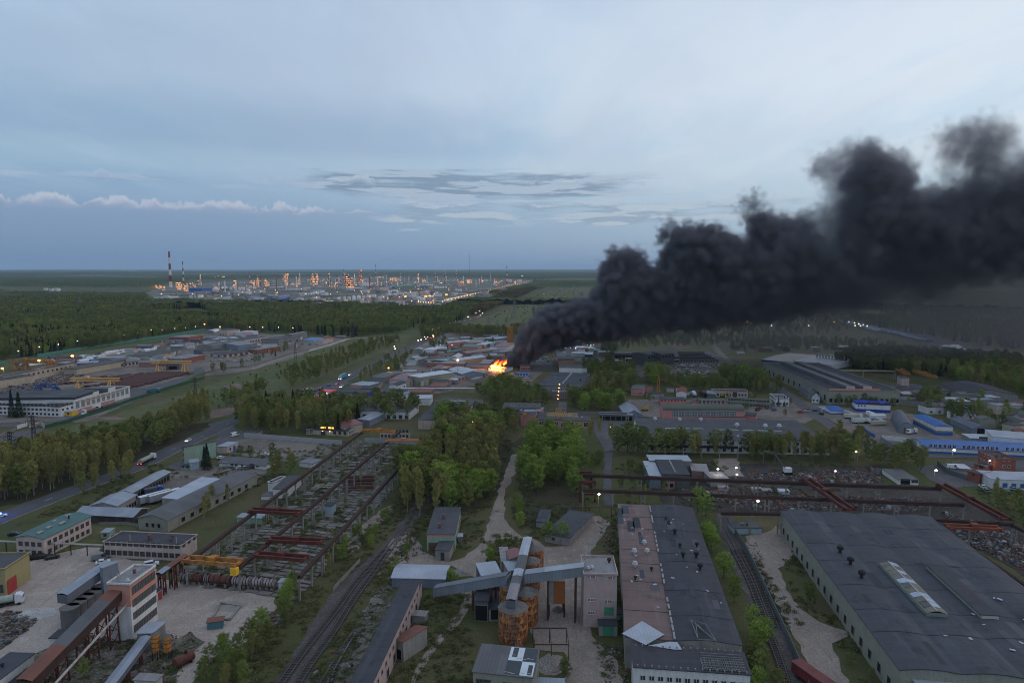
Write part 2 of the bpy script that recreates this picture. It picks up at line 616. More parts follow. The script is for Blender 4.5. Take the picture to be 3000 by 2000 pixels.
def strip(name,pts,width,mat,tile='P',jitter=0.,z=None,world=False):
 "..."
 if z is None:
  LAYER[0]+=.003
  z=LAYER[0]
 W=[Vector(p)if world else gp(tile,p)for p in pts]
 Q=[]
 for i in range(len(W)-1):
  p0,p1,p2,p3=W[max(i-1,0)],W[i],W[i+1],W[min(i+2,len(W)-1)]
  k=max(2,int((p2-p1).length/12))
  k=min(k,40)
  for j in range(k):
   s=j/k
   Q.append(.5*((2*p1)+(p2-p0)*s+(2*p0-5*p1+4*p2-p3)*s*s+(3*p1-p0-3*p2+p3)*s**3))
 Q.append(W[-1])
 m=MB()
 for i,q in enumerate(Q):
  d=(Q[min(i+1,len(Q)-1)]-Q[max(i-1,0)])
  d.z=0
  d.normalize()
  nn=Vector((-d.y,d.x,0))
  a=q+nn*(width/2+rnd.uniform(-jitter,jitter))
  b=q-nn*(width/2+rnd.uniform(-jitter,jitter))
  m.v+=[(a.x,a.y,z),(b.x,b.y,z)]
  if i:
   k=2*i
   m.f.append((k-1,k+1,k,k-2))
   m.m.append(0)
 o=m.b9(name,mat)
 return tag(o,kind='structure'),Q
patch('meadow',[(135,1268),(500,1165),(690,1100),(780,1070),(900,1035),(1010,1000),(1200,985),(1190,1010),(1050,1060),(950,1100),(830,1140),(700,1200),(600,1225),(440,1265),(300,1282),(160,1278),(125,1268)],G_MEADOW,3)
patch('meadow',[(1050,985),(1200,968),(1225,965),(1235,985),(1100,1000)],G_MEADOW,3)
patch('meadow',[(1330,960),(1430,925),(1560,880),(1620,842),(1760,835),(1760,900),(1620,960),(1540,975),(1430,965)],G_MEADOW,4)
patch('meadow',[(1790,1000),(2140,1000),(2300,1005),(2470,1005),(2440,1040),(2300,1030),(2120,1035),(2050,1030),(1790,1030)],G_MEADOW,4)
patch('bare_field',[(1950,1004),(2010,1004),(2030,1018),(1980,1022)],G_PINK,4)
patch('meadow',[(1410,1105),(1500,1085),(1500,1125),(1440,1155),(1380,1160),(1370,1130)],G_MEADOW,3)
patch('meadow',[(0,1310),(240,1300),(290,1300),(230,1330),(120,1370),(0,1400),(-60,1400)],G_MEADOW,3)
patch('refinery_yard',[(430,858),(470,838),(700,822),(1000,812),(1300,815),(1560,822),(1550,832),(1480,850),(1400,872),(1290,903),(1180,905),(950,893),(760,880),(640,890),(470,886)],G_PLANT,10)
patch('meadow',[(690,883),(760,880),(870,885),(860,898),(760,900),(700,893)],G_MEADOW,4)
patch('bare_field',[(770,893),(830,888),(845,892),(790,898)],G_PINK,4)
patch('works_yard',[(-120,1128),(0,1098),(180,1062),(350,1030),(480,1002),(600,978),(700,972),(860,985),(1000,990),(1010,1000),(925,1022),(860,1048),(760,1078),(690,1092),(600,1100),(590,1075),(480,1140),(385,1165),(385,1180),(250,1235),(0,1238),(-120,1250)],G_YARD,2)
patch('works_grass',[(-100,1072),(0,1062),(300,1018),(600,967),(600,975),(480,995),(350,1022),(180,1053),(0,1086),(-100,1100)],G_MEADOW,2)
patch('driveway',[(-80,1240),(135,1238),(184,1226),(217,1218),(380,1172),(380,1138),(434,1134),(568,1096),(568,1078),(600,1078),(598,1088),(459,1152),(383,1178),(133,1248),(-80,1250)],G_ASPH,.6)
patch('turning_place',[(-80,1280),(0,1275),(51,1264),(133,1252),(121,1266),(124,1274),(178,1281),(294,1281),(440,1272),(430,1292),(291,1299),(217,1299),(64,1295),(0,1305),(-80,1315)],G_ASPH,.5)
patch('coal_bed',[(40,1328),(62,1322),(118,1318),(98,1340),(50,1356),(5,1372),(35,1345)],gmt('coal',[(.018,.018,.02),(.03,.028,.03)],.3),1)
patch('bare_verge',[(620,1200),(680,1192),(690,1212),(640,1222),(610,1225)],G_PINK,2)
patch('bare_field',[(650,1130),(700,1122),(710,1138),(670,1142)],G_PINK,2)
patch('bare_field',[(260,1222),(340,1220),(380,1226),(340,1230),(300,1228)],G_PINK,1)
strip('dirt_road',[(735,1082),(800,1058),(860,1040),(900,1028)],6,G_SAND2,jitter=.8)
strip('dirt_road',[(900,1028),(950,1015),(1000,999),(1030,991),(1100,992),(1170,996)],8,G_SAND,jitter=.8)
patch('wood_floor',[(-80,1500),(60,1475),(240,1430),(390,1360),(640,1236),(560,1240),(420,1280),(240,1320),(100,1350),(-80,1400)],G_WOOD,2)
patch('wood_floor',[(1160,1430),(1190,1530),(1300,1520),(1440,1480),(1500,1390),(1500,1290),(1390,1255),(1290,1290)],G_WOOD,2)
patch('wood_floor',[(1500,1510),(1560,1560),(1700,1500),(1720,1390),(1700,1290),(1530,1280),(1500,1300),(1560,1380)],G_WOOD,2)
patch('yard',[(700,1280),(900,1285),(1010,1300),(960,1330),(860,1350),(800,1350),(700,1330),(640,1330)],G_YARD,1.5)
patch('yard',[(500,1380),(560,1360),(640,1365),(800,1360),(760,1400),(700,1440),(560,1440),(420,1470),(380,1480),(400,1440),(470,1390)],G_YARD,1)
patch('yard',[(610,1240),(660,1230),(690,1255),(740,1272),(600,1340),(560,1370),(520,1380),(490,1370),(560,1320),(640,1280)],G_ASPH,1)
patch('slab_yard',[(1050,1290),(1240,1295),(1262,1300),(1200,1360),(1095,1480),(1040,1540),(960,1620),(905,1690),(800,1700),(540,1680),(560,1640),(640,1590),(760,1500),(880,1410),(980,1330)],G_RUBBLE,1.5)
patch('concrete_strip',[(1152,1478),(1148,1500),(1118,1530),(1062,1562),(1056,1605),(1020,1628),(1010,1600),(1060,1540),(1120,1490)],G_SAND2,.8)
RAIL_L=[(815,2060),(1020,1700),(1130,1598),(1250,1470)]
patch('railway_bed',[(770,2050),(905,1830),(985,1722),(1050,1660),(1125,1590),(1215,1475),(1262,1440),(1268,1470),(1230,1520),(1180,1590),(1120,1660),(1040,1760),(975,1860),(915,1960),(880,2050)],G_BALLAST,1.)
patch('verge',[(900,2040),(985,1920),(1060,1800),(1130,1700),(1180,1660),(1180,1700),(1100,1850),(1040,2040)],G_RUBBLE,1.)
patch('verge',[(760,1870),(850,1740),(930,1690),(985,1700),(905,1830),(830,1950),(770,2040),(640,2040),(700,1950)],G_GRASS,1.5)
patch('sandy_yard',[(88,1645),(153,1626),(199,1614),(253,1603),(298,1603),(298,1630),(432,1645),(455,1668),(478,1695),(600,1715),(715,1729),(806,1748),(812,1779),(790,1806),(792,1840),(765,1856),(740,1880),(677,1900),(600,1955),(535,2060),(-100,2060),(-100,1640)],G_SAND,.9)
patch('rubble',[(0,1795),(60,1790),(110,1815),(80,1850),(30,1885),(0,1905),(-60,1900),(-60,1800)],G_RUBBLE,.8)
patch('rubble',[(85,1920),(200,1880),(420,1870),(520,1870),(560,1850),(600,1880),(540,1930),(480,2060),(100,2060)],G_RUBBLE,.8)
patch('rubble',[(760,1790),(815,1800),(830,1820),(790,1840),(765,1830)],G_RUBBLE,.8)
patch('grass_verge',[(55,1600),(220,1560),(370,1500),(420,1530),(380,1580),(300,1590),(160,1620),(70,1640)],G_MEADOW,.8)
patch('grass_verge',[(540,1700),(600,1690),(840,1720),(820,1742),(700,1724),(600,1712)],G_GRASS,.8)
patch('gravel_road',[(1520,1330),(1515,1370),(1480,1440),(1478,1480),(1475,1520),(1505,1550),(1530,1570),(1562,1578),(1595,1600),(1670,1600),(1675,1522),(1755,1510),(1790,1535),(1745,1590),(1722,1630),(1712,1650),(1585,1668),(1580,1640),(1578,1600),(1540,1572),(1500,1585),(1470,1580),(1440,1610),(1425,1640),(1410,1690),(1385,1690),(1320,1655),(1150,1660),(1150,1635),(1315,1645),(1362,1632),(1402,1600),(1420,1560),(1440,1500),(1455,1455),(1480,1380),(1500,1330)],G_SAND2,.8)
patch('gravel_yard',[(1565,1700),(1710,1680),(1712,1820),(1755,1885),(1810,1930),(1840,2060),(1660,2060),(1655,1910),(1570,1902),(1552,1850),(1560,1760)],G_SAND2,.8)
strip('dirt_track',[(1375,1730),(1345,1800),(1290,1862),(1250,1912),(1195,1990),(1160,2060)],4.2,G_SAND2,jitter=.5)
patch('yard',[(1150,1575),(1200,1560),(1250,1620),(1300,1650),(1150,1650),(1120,1640)],G_SAND2,.6)
patch('verge',[(1150,1690),(1210,1700),(1370,1740),(1340,1800),(1240,1920),(1170,2040),(1100,2050),(1150,1880)],G_GRASS,.6)
patch('alley',[(1770,1325),(1795,1325),(1792,1400),(1800,1480),(1770,1480),(1768,1400)],G_ASPH,.6)
patch('railway_bed',[(2090,1478),(2130,1478),(2150,1540),(2190,1640),(2240,1740),(2300,1850),(2370,1990),(2400,2060),(2340,2060),(2270,1920),(2210,1790),(2160,1690),(2110,1560)],G_BALLAST,.7)
patch('gravel_road',[(2182,1570),(2240,1562),(2270,1540),(2298,1560),(2332,1614),(2316,1640),(2282,1665),(2300,1710),(2325,1760),(2365,1800),(2400,1822),(2488,1850),(2492,1862),(2440,1885),(2460,1950),(2510,2060),(2420,2060),(2350,1910),(2310,1830),(2260,1735),(2215,1658),(2185,1595)],G_SAND2,.8)
patch('scrap_yard',[(2130,1355),(2400,1365),(2580,1360),(2590,1420),(2750,1430),(2960,1530),(3060,1580),(3060,1720),(2860,1600),(2700,1520),(2290,1500),(2130,1505),(1960,1490),(1880,1400),(1950,1360),(2050,1350)],G_SCRAP,1)
patch('yard',[(2700,1365),(2830,1352),(3060,1345),(3060,1430),(2900,1420),(2800,1430),(2760,1425),(2720,1400),(2680,1370)],G_ASPH,1)
patch('yard',[(2400,1190),(2600,1200),(2760,1230),(2800,1270),(2860,1290),(2700,1300),(2560,1300),(2480,1260),(2430,1230),(2390,1210)],G_YARD,1)
patch('yard',[(2840,1290),(3060,1310),(3060,1345),(2720,1340),(2700,1320)],G_ASPH,1)
patch('yard',[(2800,1255),(3060,1270),(3060,1305),(2860,1290)],G_RUBBLE,2)
patch('bare_field',[(2870,1150),(2960,1160),(3060,1190),(3060,1205),(2950,1180),(2880,1165)],G_PINK,2)
patch('yard',[(1840,1170),(2330,1170),(2400,1185),(2420,1210),(2360,1240),(2290,1235),(2200,1225),(1960,1225),(1870,1220),(1830,1200)],G_YARD,1)
patch('yard',[(1955,1065),(2115,1062),(2125,1090),(2110,1110),(1990,1105),(1950,1090),(1880,1105),(1830,1090),(1800,1055),(1900,1060)],G_YARD,2)
patch('yard',[(1498,1090),(1590,1090),(1560,1120),(1545,1150),(1520,1140),(1500,1120)],G_YARD,1)
patch('yard',[(1730,1230),(1830,1225),(1830,1260),(1800,1320),(1770,1325),(1740,1260)],G_ASPH,1)
patch('yard',[(1430,1215),(1520,1215),(1520,1250),(1450,1250)],G_YARD,1)
patch('yard',[(1560,1055),(1620,1055),(1620,1085),(1540,1085)],G_ASPH,1)
patch('yard',[(2090,1345),(2160,1342),(2170,1370),(2180,1395),(2120,1395)],G_SAND2,1)
patch('town_yard',[(1080,1170),(1180,1060),(1240,1005),(1310,975),(1500,975),(1500,1000),(1480,1060),(1440,1110),(1380,1130),(1300,1150),(1100,1190)],G_YARD,2)
patch('yard',[(1640,1010),(1760,1008),(1770,1045),(1700,1060),(1620,1060)],G_ASPH,2)
strip('street',[(2110,1040),(2160,1075),(2290,1145),(2340,1180),(2400,1225),(2480,1275),(2560,1310),(2640,1335)],9,G_ASPH,jitter=.4)
strip('street',[(1750,1005),(1752,1040),(1748,1085)],7,G_ASPH,jitter=.4)
strip('concrete_road',[(2085,1003),(2105,1030),(2125,1050)],8,G_YARD)
strip('field_road',[(2390,1010),(2490,1014)],8,G_SAND2)
ROADP=[(-60,1545),(0,1518),(130,1468),(270,1415),(405,1366),(502,1318),(587,1280),(661,1244),(740,1208),(827,1176),(905,1150),(983,1121),(1034,1098),(1123,1053),(1187,1024),(1240,1001),(1290,972),(1345,947),(1414,924)]
_,ROADQ=strip('main_road',ROADP,11,G_ROAD)
_,_=strip('main_road_shoulder',[(900,1165),(960,1142),(1010,1118)],14,G_ASPH,z=LAYER[0]-.003)
m=MB()
for i in range(0,len(ROADQ)-2,2):
 a,b=ROADQ[i],ROADQ[i+1]
 if a.y<900:
  d=(b-a)
  d.normalize()
  n_=Vector((-d.y,d.x,0))*.12
  c=a+d*4.
  m.quad((a-n_).to_tuple()[:2]+(LAYER[0]+.006,),(c-n_).to_tuple()[:2]+(LAYER[0]+.006,),(c+n_).to_tuple()[:2]+(LAYER[0]+.006,),(a+n_).to_tuple()[:2]+(LAYER[0]+.006,))
tag(m.b9('road_marking',pn('marking_paint',(.5,.5,.5))),kind='structure')
m=MB()
for sgn in(-1,1):
 for i in range(len(ROADQ)-1):
  a,b=ROADQ[i],ROADQ[i+1]
  if a.y>900:
   break
  d=(b-a).normalized()
  nn=Vector((-d.y,d.x,0))*5.6*sgn
  m.bar((a+nn)+Vector((0,0,.06)),(b+nn)+Vector((0,0,.06)),.3,.14)
tag(m.b9('kerb',pn('kerb_stone',(.3,.3,.3))),kind='structure')
def vno(P,scale,seed):
 P=P*scale+seed*17.3
 i=np.floor(P).astype(np.int64)
 f=P-i
 f=f*f*(3-2*f)
 def h(a,b):
  v=(a*374761393+b*668265263+seed*974634777)&0xffffffff
  v=((v^(v>>13))*1274126177)&0xffffffff
  return((v^(v>>16))&0xffff)/65535.
 a=h(i[:,0],i[:,1])
 b=h(i[:,0]+1,i[:,1])
 c=h(i[:,0],i[:,1]+1)
 d=h(i[:,0]+1,i[:,1]+1)
 return(a*(1-f[:,0])+b*f[:,0])*(1-f[:,1])+(c*(1-f[:,0])+d*f[:,0])*f[:,1]
def to_px(P):
 x,y,z=P[:,0],P[:,1],P[:,2]-CAM_H
 f=y*CP-z*SP
 return np.stack([1500+FOC*x/f,1000-FOC*(y*SP+z*CP)/f],1)
NO_CANOPY=[[(425,862),(470,836),(560,822),(700,818),(1000,809),(1300,810),(1565,818),(1560,834),(1480,852),(1400,874),(1290,905),(1180,906),(950,895),(640,892),(440,888)],]
th=np.arange(-.8,.8,.0022)
rr_=[1900.]
while rr_[-1]<34000:
 rr_.append(rr_[-1]*1.0062+1)
rr_=np.array(rr_)
TH,RR=np.meshgrid(th,rr_)
P=np.stack([np.sin(TH).ravel()*RR.ravel(),np.cos(TH).ravel()*RR.ravel()],1)
stretch=P*np.array([.6,1.])
clr=.6*vno(stretch,1/1400.,3)+.4*vno(stretch,1/480.,4)
wood=np.clip((.6-clr)/.05,0,1)
px=to_px(np.concatenate([P,np.zeros((len(P),1))],1))
for poly in NO_CANOPY:
 wood[in_poly(px,poly)]=0. if False else 0.
hgt=(6+9*vno(P,1/9.,5)+6*vno(P,1/40.,6))*np.clip(wood*1.5,0,1)
roll=60*(vno(P,1/5200.,9)-.35)*np.clip((RR.ravel()-7000)/14000,0,1)
zz=np.where(wood>.02,hgt,-1.)+np.maximum(roll,0)*1.2
nth,nr=len(th),len(rr_)
ii=np.arange(nr-1)[:,None]*nth+np.arange(nth-1)[None,:]
quads=np.stack([ii,ii+1,ii+nth+1,ii+nth],-1).reshape(-1,4)
hi_q=zz[quads].max(1)
quads=quads[hi_q>0.]
me=bpy.data.meshes.new('distant_forest')
V=np.concatenate([P,zz[:,None]],1).astype(np.float32)
me.vertices.add(len(V))
me.vertices.foreach_set('co',V.ravel())
me.loops.add(len(quads)*4)
me.loops.foreach_set('vertex_index',quads.ravel().astype(np.int32))
me.polygons.add(len(quads))
me.polygons.foreach_set('loop_start',(np.arange(len(quads))*4).astype(np.int32))
me.polygons.foreach_set('loop_total',np.full(len(quads),4,np.int32))
wa=me.attributes.new('wood','FLOAT','POINT')
wa.data.foreach_set('value',wood.astype(np.float32))
me.update()
me.validate()
m_,t,b=material('canopy')
co=t.new('ShaderNodeNewGeometry').outputs['Position']
wd=t.new('ShaderNodeAttribute',attribute_name='wood').outputs['Fac']
c=t.mix(t.r8(t.n9(co,.004,5,.6),.35,.65),(.055,.075,.032),(.092,.098,.042))
c=t.mix(t.r8(t.n9(co,.09,3,.7),.4,.7),c,(.028,.044,.02))
c=t.mix(t.r8(wd,.6,.1),c,t.mix(t.n9(co,.003,3,.6),(.085,.11,.055),(.13,.125,.085)))
t.l.new(c,b.inputs[Z22])
b.inputs[Z25].default_value=1.
b.inputs[Z36].default_value=0.
me.materials.append(m_)
tag(link(bpy.data.objects.new('distant_forest',me)),'dark forest with clearings running to the horizon',None,None,'stuff')
ROOF={'felt':lambda ax:bitumen('felt_roof_'+ax,(.058,.06,.07),(.084,.085,.096),axis=ax),Z4:lambda ax:bitumen('dark_felt_roof_'+ax,(.042,.043,.055),(.062,.062,.075),axis=ax),'felt_blue':lambda ax:bitumen('blue_grey_felt_'+ax,(.047,.053,.068),(.068,.072,.084),axis=ax,strip=1.),'felt_brown':lambda ax:bitumen('brown_felt_roof_'+ax,(.15,.102,.096),(.19,.125,.125),axis=ax,strip=1.,long=40.),Z9:lambda ax:bitumen('pale_felt_roof_'+ax,(.22,.21,.22),(.28,.26,.27),axis=ax),'tin':lambda ax:shm('tin_roof_'+ax,(.24,.27,.33),(.18,.2,.25),axis=ax),Z5:lambda ax:shm('pale_tin_roof_'+ax,(.34,.37,.44),(.28,.31,.38),axis=ax,rust=.15),Z18:lambda ax:shm('dark_tin_roof_'+ax,(.12,.13,.16),(.09,.1,.125),axis=ax),Z6:lambda ax:shm('slate_roof_'+ax,(.115,.115,.125),(.085,.085,.092),axis=ax,rough=.9),'slate_green':lambda ax:shm('mossy_slate_roof_'+ax,(.09,.1,.085),(.07,.078,.06),axis=ax,rough=.9),'rust':lambda ax:shm('rusty_roof_'+ax,(.19,.072,.05),(.13,.055,.04),axis=ax,rough=.8),Z2:lambda ax:shm('green_tin_roof_'+ax,(.028,.105,.098),(.024,.085,.08),axis=ax),'teal':lambda ax:shm('teal_roof_'+ax,(.06,.17,.165),(.05,.14,.14),axis=ax),'red':lambda ax:shm('red_tin_roof_'+ax,(.18,.05,.05),(.14,.042,.042),axis=ax),'blue':lambda ax:shm('blue_tin_roof_'+ax,(.03,.115,.36),(.026,.1,.31),axis=ax),'blue_deep':lambda ax:shm('deep_blue_roof_'+ax,(.022,.045,.3),(.02,.04,.25),axis=ax),Z0:lambda ax:shm('white_tin_roof_'+ax,(.45,.48,.55),(.4,.43,.5),axis=ax),Z13:lambda ax:shm('brown_tin_roof_'+ax,(.13,.082,.07),(.105,.07,.06),axis=ax),}
def wa_l(k):
 T={Z0:((.58,.58,.6),(.42,.41,.4)),'cream':((.4,.34,.27),(.28,.24,.19)),Z7:((.46,.38,.36),(.34,.27,.25)),'pink':((.44,.2,.2),(.34,.16,.155)),'coral':((.56,.165,.145),(.42,.14,.12)),'palepink':((.4,.3,.29),(.3,.24,.23)),'salmon':((.5,.235,.185),(.34,.2,.17)),'grey':((.2,.195,.19),(.14,.135,.13)),Z10:((.26,.245,.23),(.17,.16,.15)),Z19:((.11,.11,.12),(.08,.08,.085)),'brick':((.25,.085,.062),(.19,.065,.05)),Z14:((.25,.145,.13),(.19,.11,.1)),'yellow':((.3,.265,.13),(.24,.21,.11)),'gold':((.7,.42,.03),(.6,.36,.03)),'mint':((.22,.34,.27),(.24,.22,.19)),Z21:((.25,.25,.21),(.18,.18,.15)),'blue':((.022,.05,.3),(.02,.045,.26)),'bluemid':((.03,.11,.34),(.03,.1,.3)),Z26:((.3,.38,.42),(.24,.29,.31)),'timber':((.07,.068,.066),(.05,.045,.04)),Z17:((.42,.28,.21),(.34,.22,.17)),'tealwall':((.07,.17,.2),(.06,.14,.16)),'rust':((.22,.09,.055),(.12,.055,.04)),Z12:((.17,.2,.25),(.13,.15,.19)),'red':((.33,.045,.045),(.25,.04,.04)),}
 c1,c2=T[k]
 return pn('wall_'+k,c1,c2,scale=.28,streak=True,fine=.16,amount=.75)
GLASS=pn('window_glass',(.03,.035,.042),(.06,.07,.08),scale=.8,rough=.15,spec=.7)
GLASS2=pn('dusty_glass',(.1,.11,.12),(.06,.065,.07),scale=.9,rough=.35,spec=.5)
FR_W=pn('white_frame',(.5,.5,.5))
FR_D=pn('dark_frame',(.1,.09,.085))
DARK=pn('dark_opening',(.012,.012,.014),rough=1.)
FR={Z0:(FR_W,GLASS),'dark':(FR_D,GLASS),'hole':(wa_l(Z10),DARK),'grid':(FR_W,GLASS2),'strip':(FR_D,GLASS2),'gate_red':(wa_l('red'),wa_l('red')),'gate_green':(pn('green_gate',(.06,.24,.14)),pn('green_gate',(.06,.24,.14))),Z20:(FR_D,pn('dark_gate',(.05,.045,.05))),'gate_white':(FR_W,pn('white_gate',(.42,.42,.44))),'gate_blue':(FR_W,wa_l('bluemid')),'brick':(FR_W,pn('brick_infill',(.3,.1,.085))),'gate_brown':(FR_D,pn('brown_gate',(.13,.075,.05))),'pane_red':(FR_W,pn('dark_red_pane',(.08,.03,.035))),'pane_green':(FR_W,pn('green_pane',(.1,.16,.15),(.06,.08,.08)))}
WM={}
def wme(wd,ht,kind):
 "..."
 key=(round(wd,1),round(ht,1),kind)
 if key in WM:
  return WM[key]
 wd,ht=key[0],key[1]
 fr=MB()
 f=.12 if wd<5 else .18
 if kind.startswith('gate'):
  fr.box(-wd/2,-.08,0,wd/2,-.01,ht)
  fr.box(-.04,-.13,0,.04,-.082,ht)
  fr.box(-wd/2,-.13,ht*.5-.05,-.042,-.082,ht*.5+.05)
  fr.box(.042,-.13,ht*.5-.05,wd/2,-.082,ht*.5+.05)
  WM[key]=(fr.mesh('gate',FR[kind][1]),None)
  return WM[key]
 fr.box(-wd/2,-.1,0,wd/2,-.01,f)
 fr.box(-wd/2,-.1,ht-f,wd/2,-.01,ht)
 fr.box(-wd/2,-.1,f+.001,-wd/2+f,-.01,ht-f-.001)
 fr.box(wd/2-f,-.1,f+.001,wd/2,-.01,ht-f-.001)
 if kind!='hole':
  n=max(1,int(round(wd/(1.3 if kind!='strip' else 1.6))))
  for i in range(1,n+1):
   x=-wd/2+wd*i/(n+1)if n>1 or wd>1 else 0
   fr.box(x-.05,-.09,f+.001,x+.05,-.012,ht-f-.001)
  if ht>1.3 and kind in('grid','dark','strip','pane_green','pane_red'):
   m=max(1,int(round(ht/1.7)))
   for i in range(1,m+1):
    z=ht*i/(m+1)
    fr.box(-wd/2+f+.001,-.085,z-.05,wd/2-f-.001,-.014,z+.05)
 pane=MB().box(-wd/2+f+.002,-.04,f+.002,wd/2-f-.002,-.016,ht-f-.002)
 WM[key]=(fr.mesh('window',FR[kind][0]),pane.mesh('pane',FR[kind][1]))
 return WM[key]
VENT={}
def vme(kind):
 if kind in VENT:
  return VENT[kind]
 m=MB()
 if kind=='cap':
  m.cyl(0,0,0,.9,.35,n=10).cyl(0,0,.9,1.5,.75,.75,n=10).cyl(0,0,1.5,1.8,.75,.2,n=10)
  r=m.mesh('roof_vent',pn('sooty_vent',(.02,.02,.022)))
 elif kind==Z0:
  m.cyl(0,0,0,.8,.35,n=10).cyl(0,0,.8,1.5,.8,.5,n=10)
  r=m.mesh('roof_vent',pn('pale_vent',(.4,.42,.45)))
 elif kind=='box':
  m.box(-.6,-.6,0,.6,.6,1.).box(-.75,-.75,1.,.75,.75,1.12)
  r=m.mesh('roof_vent',pn('grey_vent',(.2,.2,.21)))
 elif kind=='stack':
  m.box(-.45,-.45,0,.45,.45,1.5).box(-.55,-.55,1.5,.55,.55,1.65)
  r=m.mesh('chimney',pn('chimney_brick',(.15,.08,.07)))
 elif kind=='pipe':
  m.cyl(0,0,0,2.2,.14,n=8)
  r=m.mesh('vent_pipe',pn('pipe_grey',(.3,.3,.3)))
 elif kind=='hatch':
  m.box(-1.6,-.7,0,1.6,.7,.5)
  r=m.mesh('roof_hatch',pn('rusty_hatch',(.34,.28,.26)))
 elif kind==Z16:
  m.box(-3,-.9,0,3,.9,.7)
  r=m.mesh('skylight',pn('skylight_glass',(.28,.3,.31),rough=.3))
 VENT[kind]=r
 return r
class Bd:
 pass
def profile(s9,h,r9,S):
 "..."
 if s9[0]=='g':
  return[(0,h),(S/2,h+r9),(S,h)]
 if s9[:4]=='shed':
  return[(0,h),(S,h+r9)]
 if s9[:4]=='arch':
  n=12
  return[(S/2-S/2*cos(pi*i/n),h+r9*sin(pi*i/n))for i in range(n+1)]
 if s9[:4]=='wave':
  k=int(s9[4])
  out=[]
  for j in range(k):
   for i in range(6):
    out.append((S*(j+i/6)/k,h+r9*sin(pi*i/6)))
  out.append((S,h))
  return out
 return[(0,h),(S,h)]
def bl(t,mode,A,B,C,hh,name,l9,wall=Z0,roof='felt',s9='flat',r9=0.,w9=(),v9=(),cat='building',g9=None,o9=.25,p9=0.,low=None,thick=.22,top=None,depth=None):
 "..."
 if mode=='r':
  h=hh
  a,b=gp(t,A,h),gp(t,B,h)
  a.z=b.z=0
 else:
  a,b=gp(t,A),gp(t,B)
  h=hof(a,tp(t,(0,hh))[1])
 c=gp(t,C,h)
 c.z=0
 ab=b-a
 L=ab.length
 d=ab.normalized()
 n=Vector((-d.y,d.x,0))
 W=(c-b).dot(n)if depth is None else depth
 if W<0:
  a,b=b,a
  d=-d
  n=-n
  W=-W
 W=max(W,1.5)
 r=em(name,a,atan2(d.y,d.x),l9,cat,g9)
 B_=Bd()
 B_.root,B_.L,B_.W,B_.h,B_.a,B_.d,B_.n=r,L,W,h,a,d,n
 across_x=s9.endswith('_y')or s9=='gy'
 S=L if across_x else W
 pr=profile(s9,h,r9,S)
 zlow=0.
 wm=wa_l(wall)
 if low:
  zl,lw=low[0]*h if low[0]<1 else low[0],wa_l(low[1])
  MB().box(-.02,-.02,0,L+.02,W+.02,zl,bottom=False).b9('lower_wall',lw,r)
  zlow=zl
 m=MB()
 def pt(u,v,z):
  return(u,v,z)if across_x else(v,u,z)
 V0,V1=0.,(W if across_x else L)
 for vv,flip in((V0,False),(V1,True)):
  poly=[pt(0,vv,zlow)]+[pt(S,vv,zlow)]+[pt(u,vv,z)for u,z in reversed(pr)]
  if flip!=(not across_x):
   poly=poly[::-1]
  m.quad(*poly)
 m.quad(pt(0,V0,zlow),pt(0,V0,pr[0][1]),pt(0,V1,pr[0][1]),pt(0,V1,zlow))
 m.quad(pt(S,V0,zlow),pt(S,V1,zlow),pt(S,V1,pr[-1][1]),pt(S,V0,pr[-1][1]))
 m.b9('wall',wm,r)
 if top:
  MB().box(-.03,-.03,h*top[0],L+.03,W+.03,h-.02,bottom=False).b9('upper_wall',wa_l(top[1]),r)
 ax='y' if across_x else 'x'
 if s9 in('gx','flat','shed','arch_x')or not across_x:
  ax='x'
 rm=ROOF[roof](ax)
 m=MB()
 o=o9
 P2=list(pr)
 if s9!='flat':
  (u0,z0),(u1,z1)=P2[0],P2[1]
  s0=(z1-z0)/max(u1-u0,.01)
  s0=max(-1.5,min(1.5,s0))
  (u2,z2),(u3,z3)=P2[-2],P2[-1]
  s1=(z3-z2)/max(u3-u2,.01)
  s1=max(-1.5,min(1.5,s1))
  P2[0]=(u0-o,z0-o*s0)
  P2[-1]=(u3+o,z3+o*s1)
 else:
  P2=[(-o,h),(S+o,h)]
 E0,E1=V0-o,V1+o
 e=.03
 for i in range(len(P2)-1):
  (u0,z0),(u1,z1)=P2[i],P2[i+1]
  m.quad(pt(u0,E0,z0+thick),pt(u1,E0,z1+thick),pt(u1,E1,z1+thick),pt(u0,E1,z0+thick))
  m.quad(pt(u0,E0,z0+e),pt(u0,E1,z0+e),pt(u1,E1,z1+e),pt(u1,E0,z1+e))
  for ev in(E0,E1):
   m.quad(pt(u0,ev,z0+e),pt(u1,ev,z1+e),pt(u1,ev,z1+thick),pt(u0,ev,z0+thick))
 for(u0,z0)in(P2[0],P2[-1]):
  m.quad(pt(u0,E0,z0+e),pt(u0,E1,z0+e),pt(u0,E1,z0+thick),pt(u0,E0,z0+thick))
 ro=m.b9('roof',rm,r)
 if p9:
  m=MB()
  p=.25
  z0,z1=h+thick+.002,h+thick+p9
  m.box(-o,-o,z0,L+o,-o+p,z1).box(-o,W+o-p,z0,L+o,W+o,z1)
  m.box(-o,-o+p+.001,z0,-o+p,W+o-p-.001,z1).box(L+o-p,-o+p+.001,z0,L+o,W+o-p-.001,z1)
  m.b9('parapet',wm,r)
 def zroof(x,y):
  u=x if across_x else y
  for(u0,z0),(u1,z1)in zip(pr[:-1],pr[1:]):
   if u0<=u<=u1+1e-6:
    return z0+(z1-z0)*(u-u0)/max(u1-u0,1e-6)+thick
  return h+thick
 B_.z=zroof
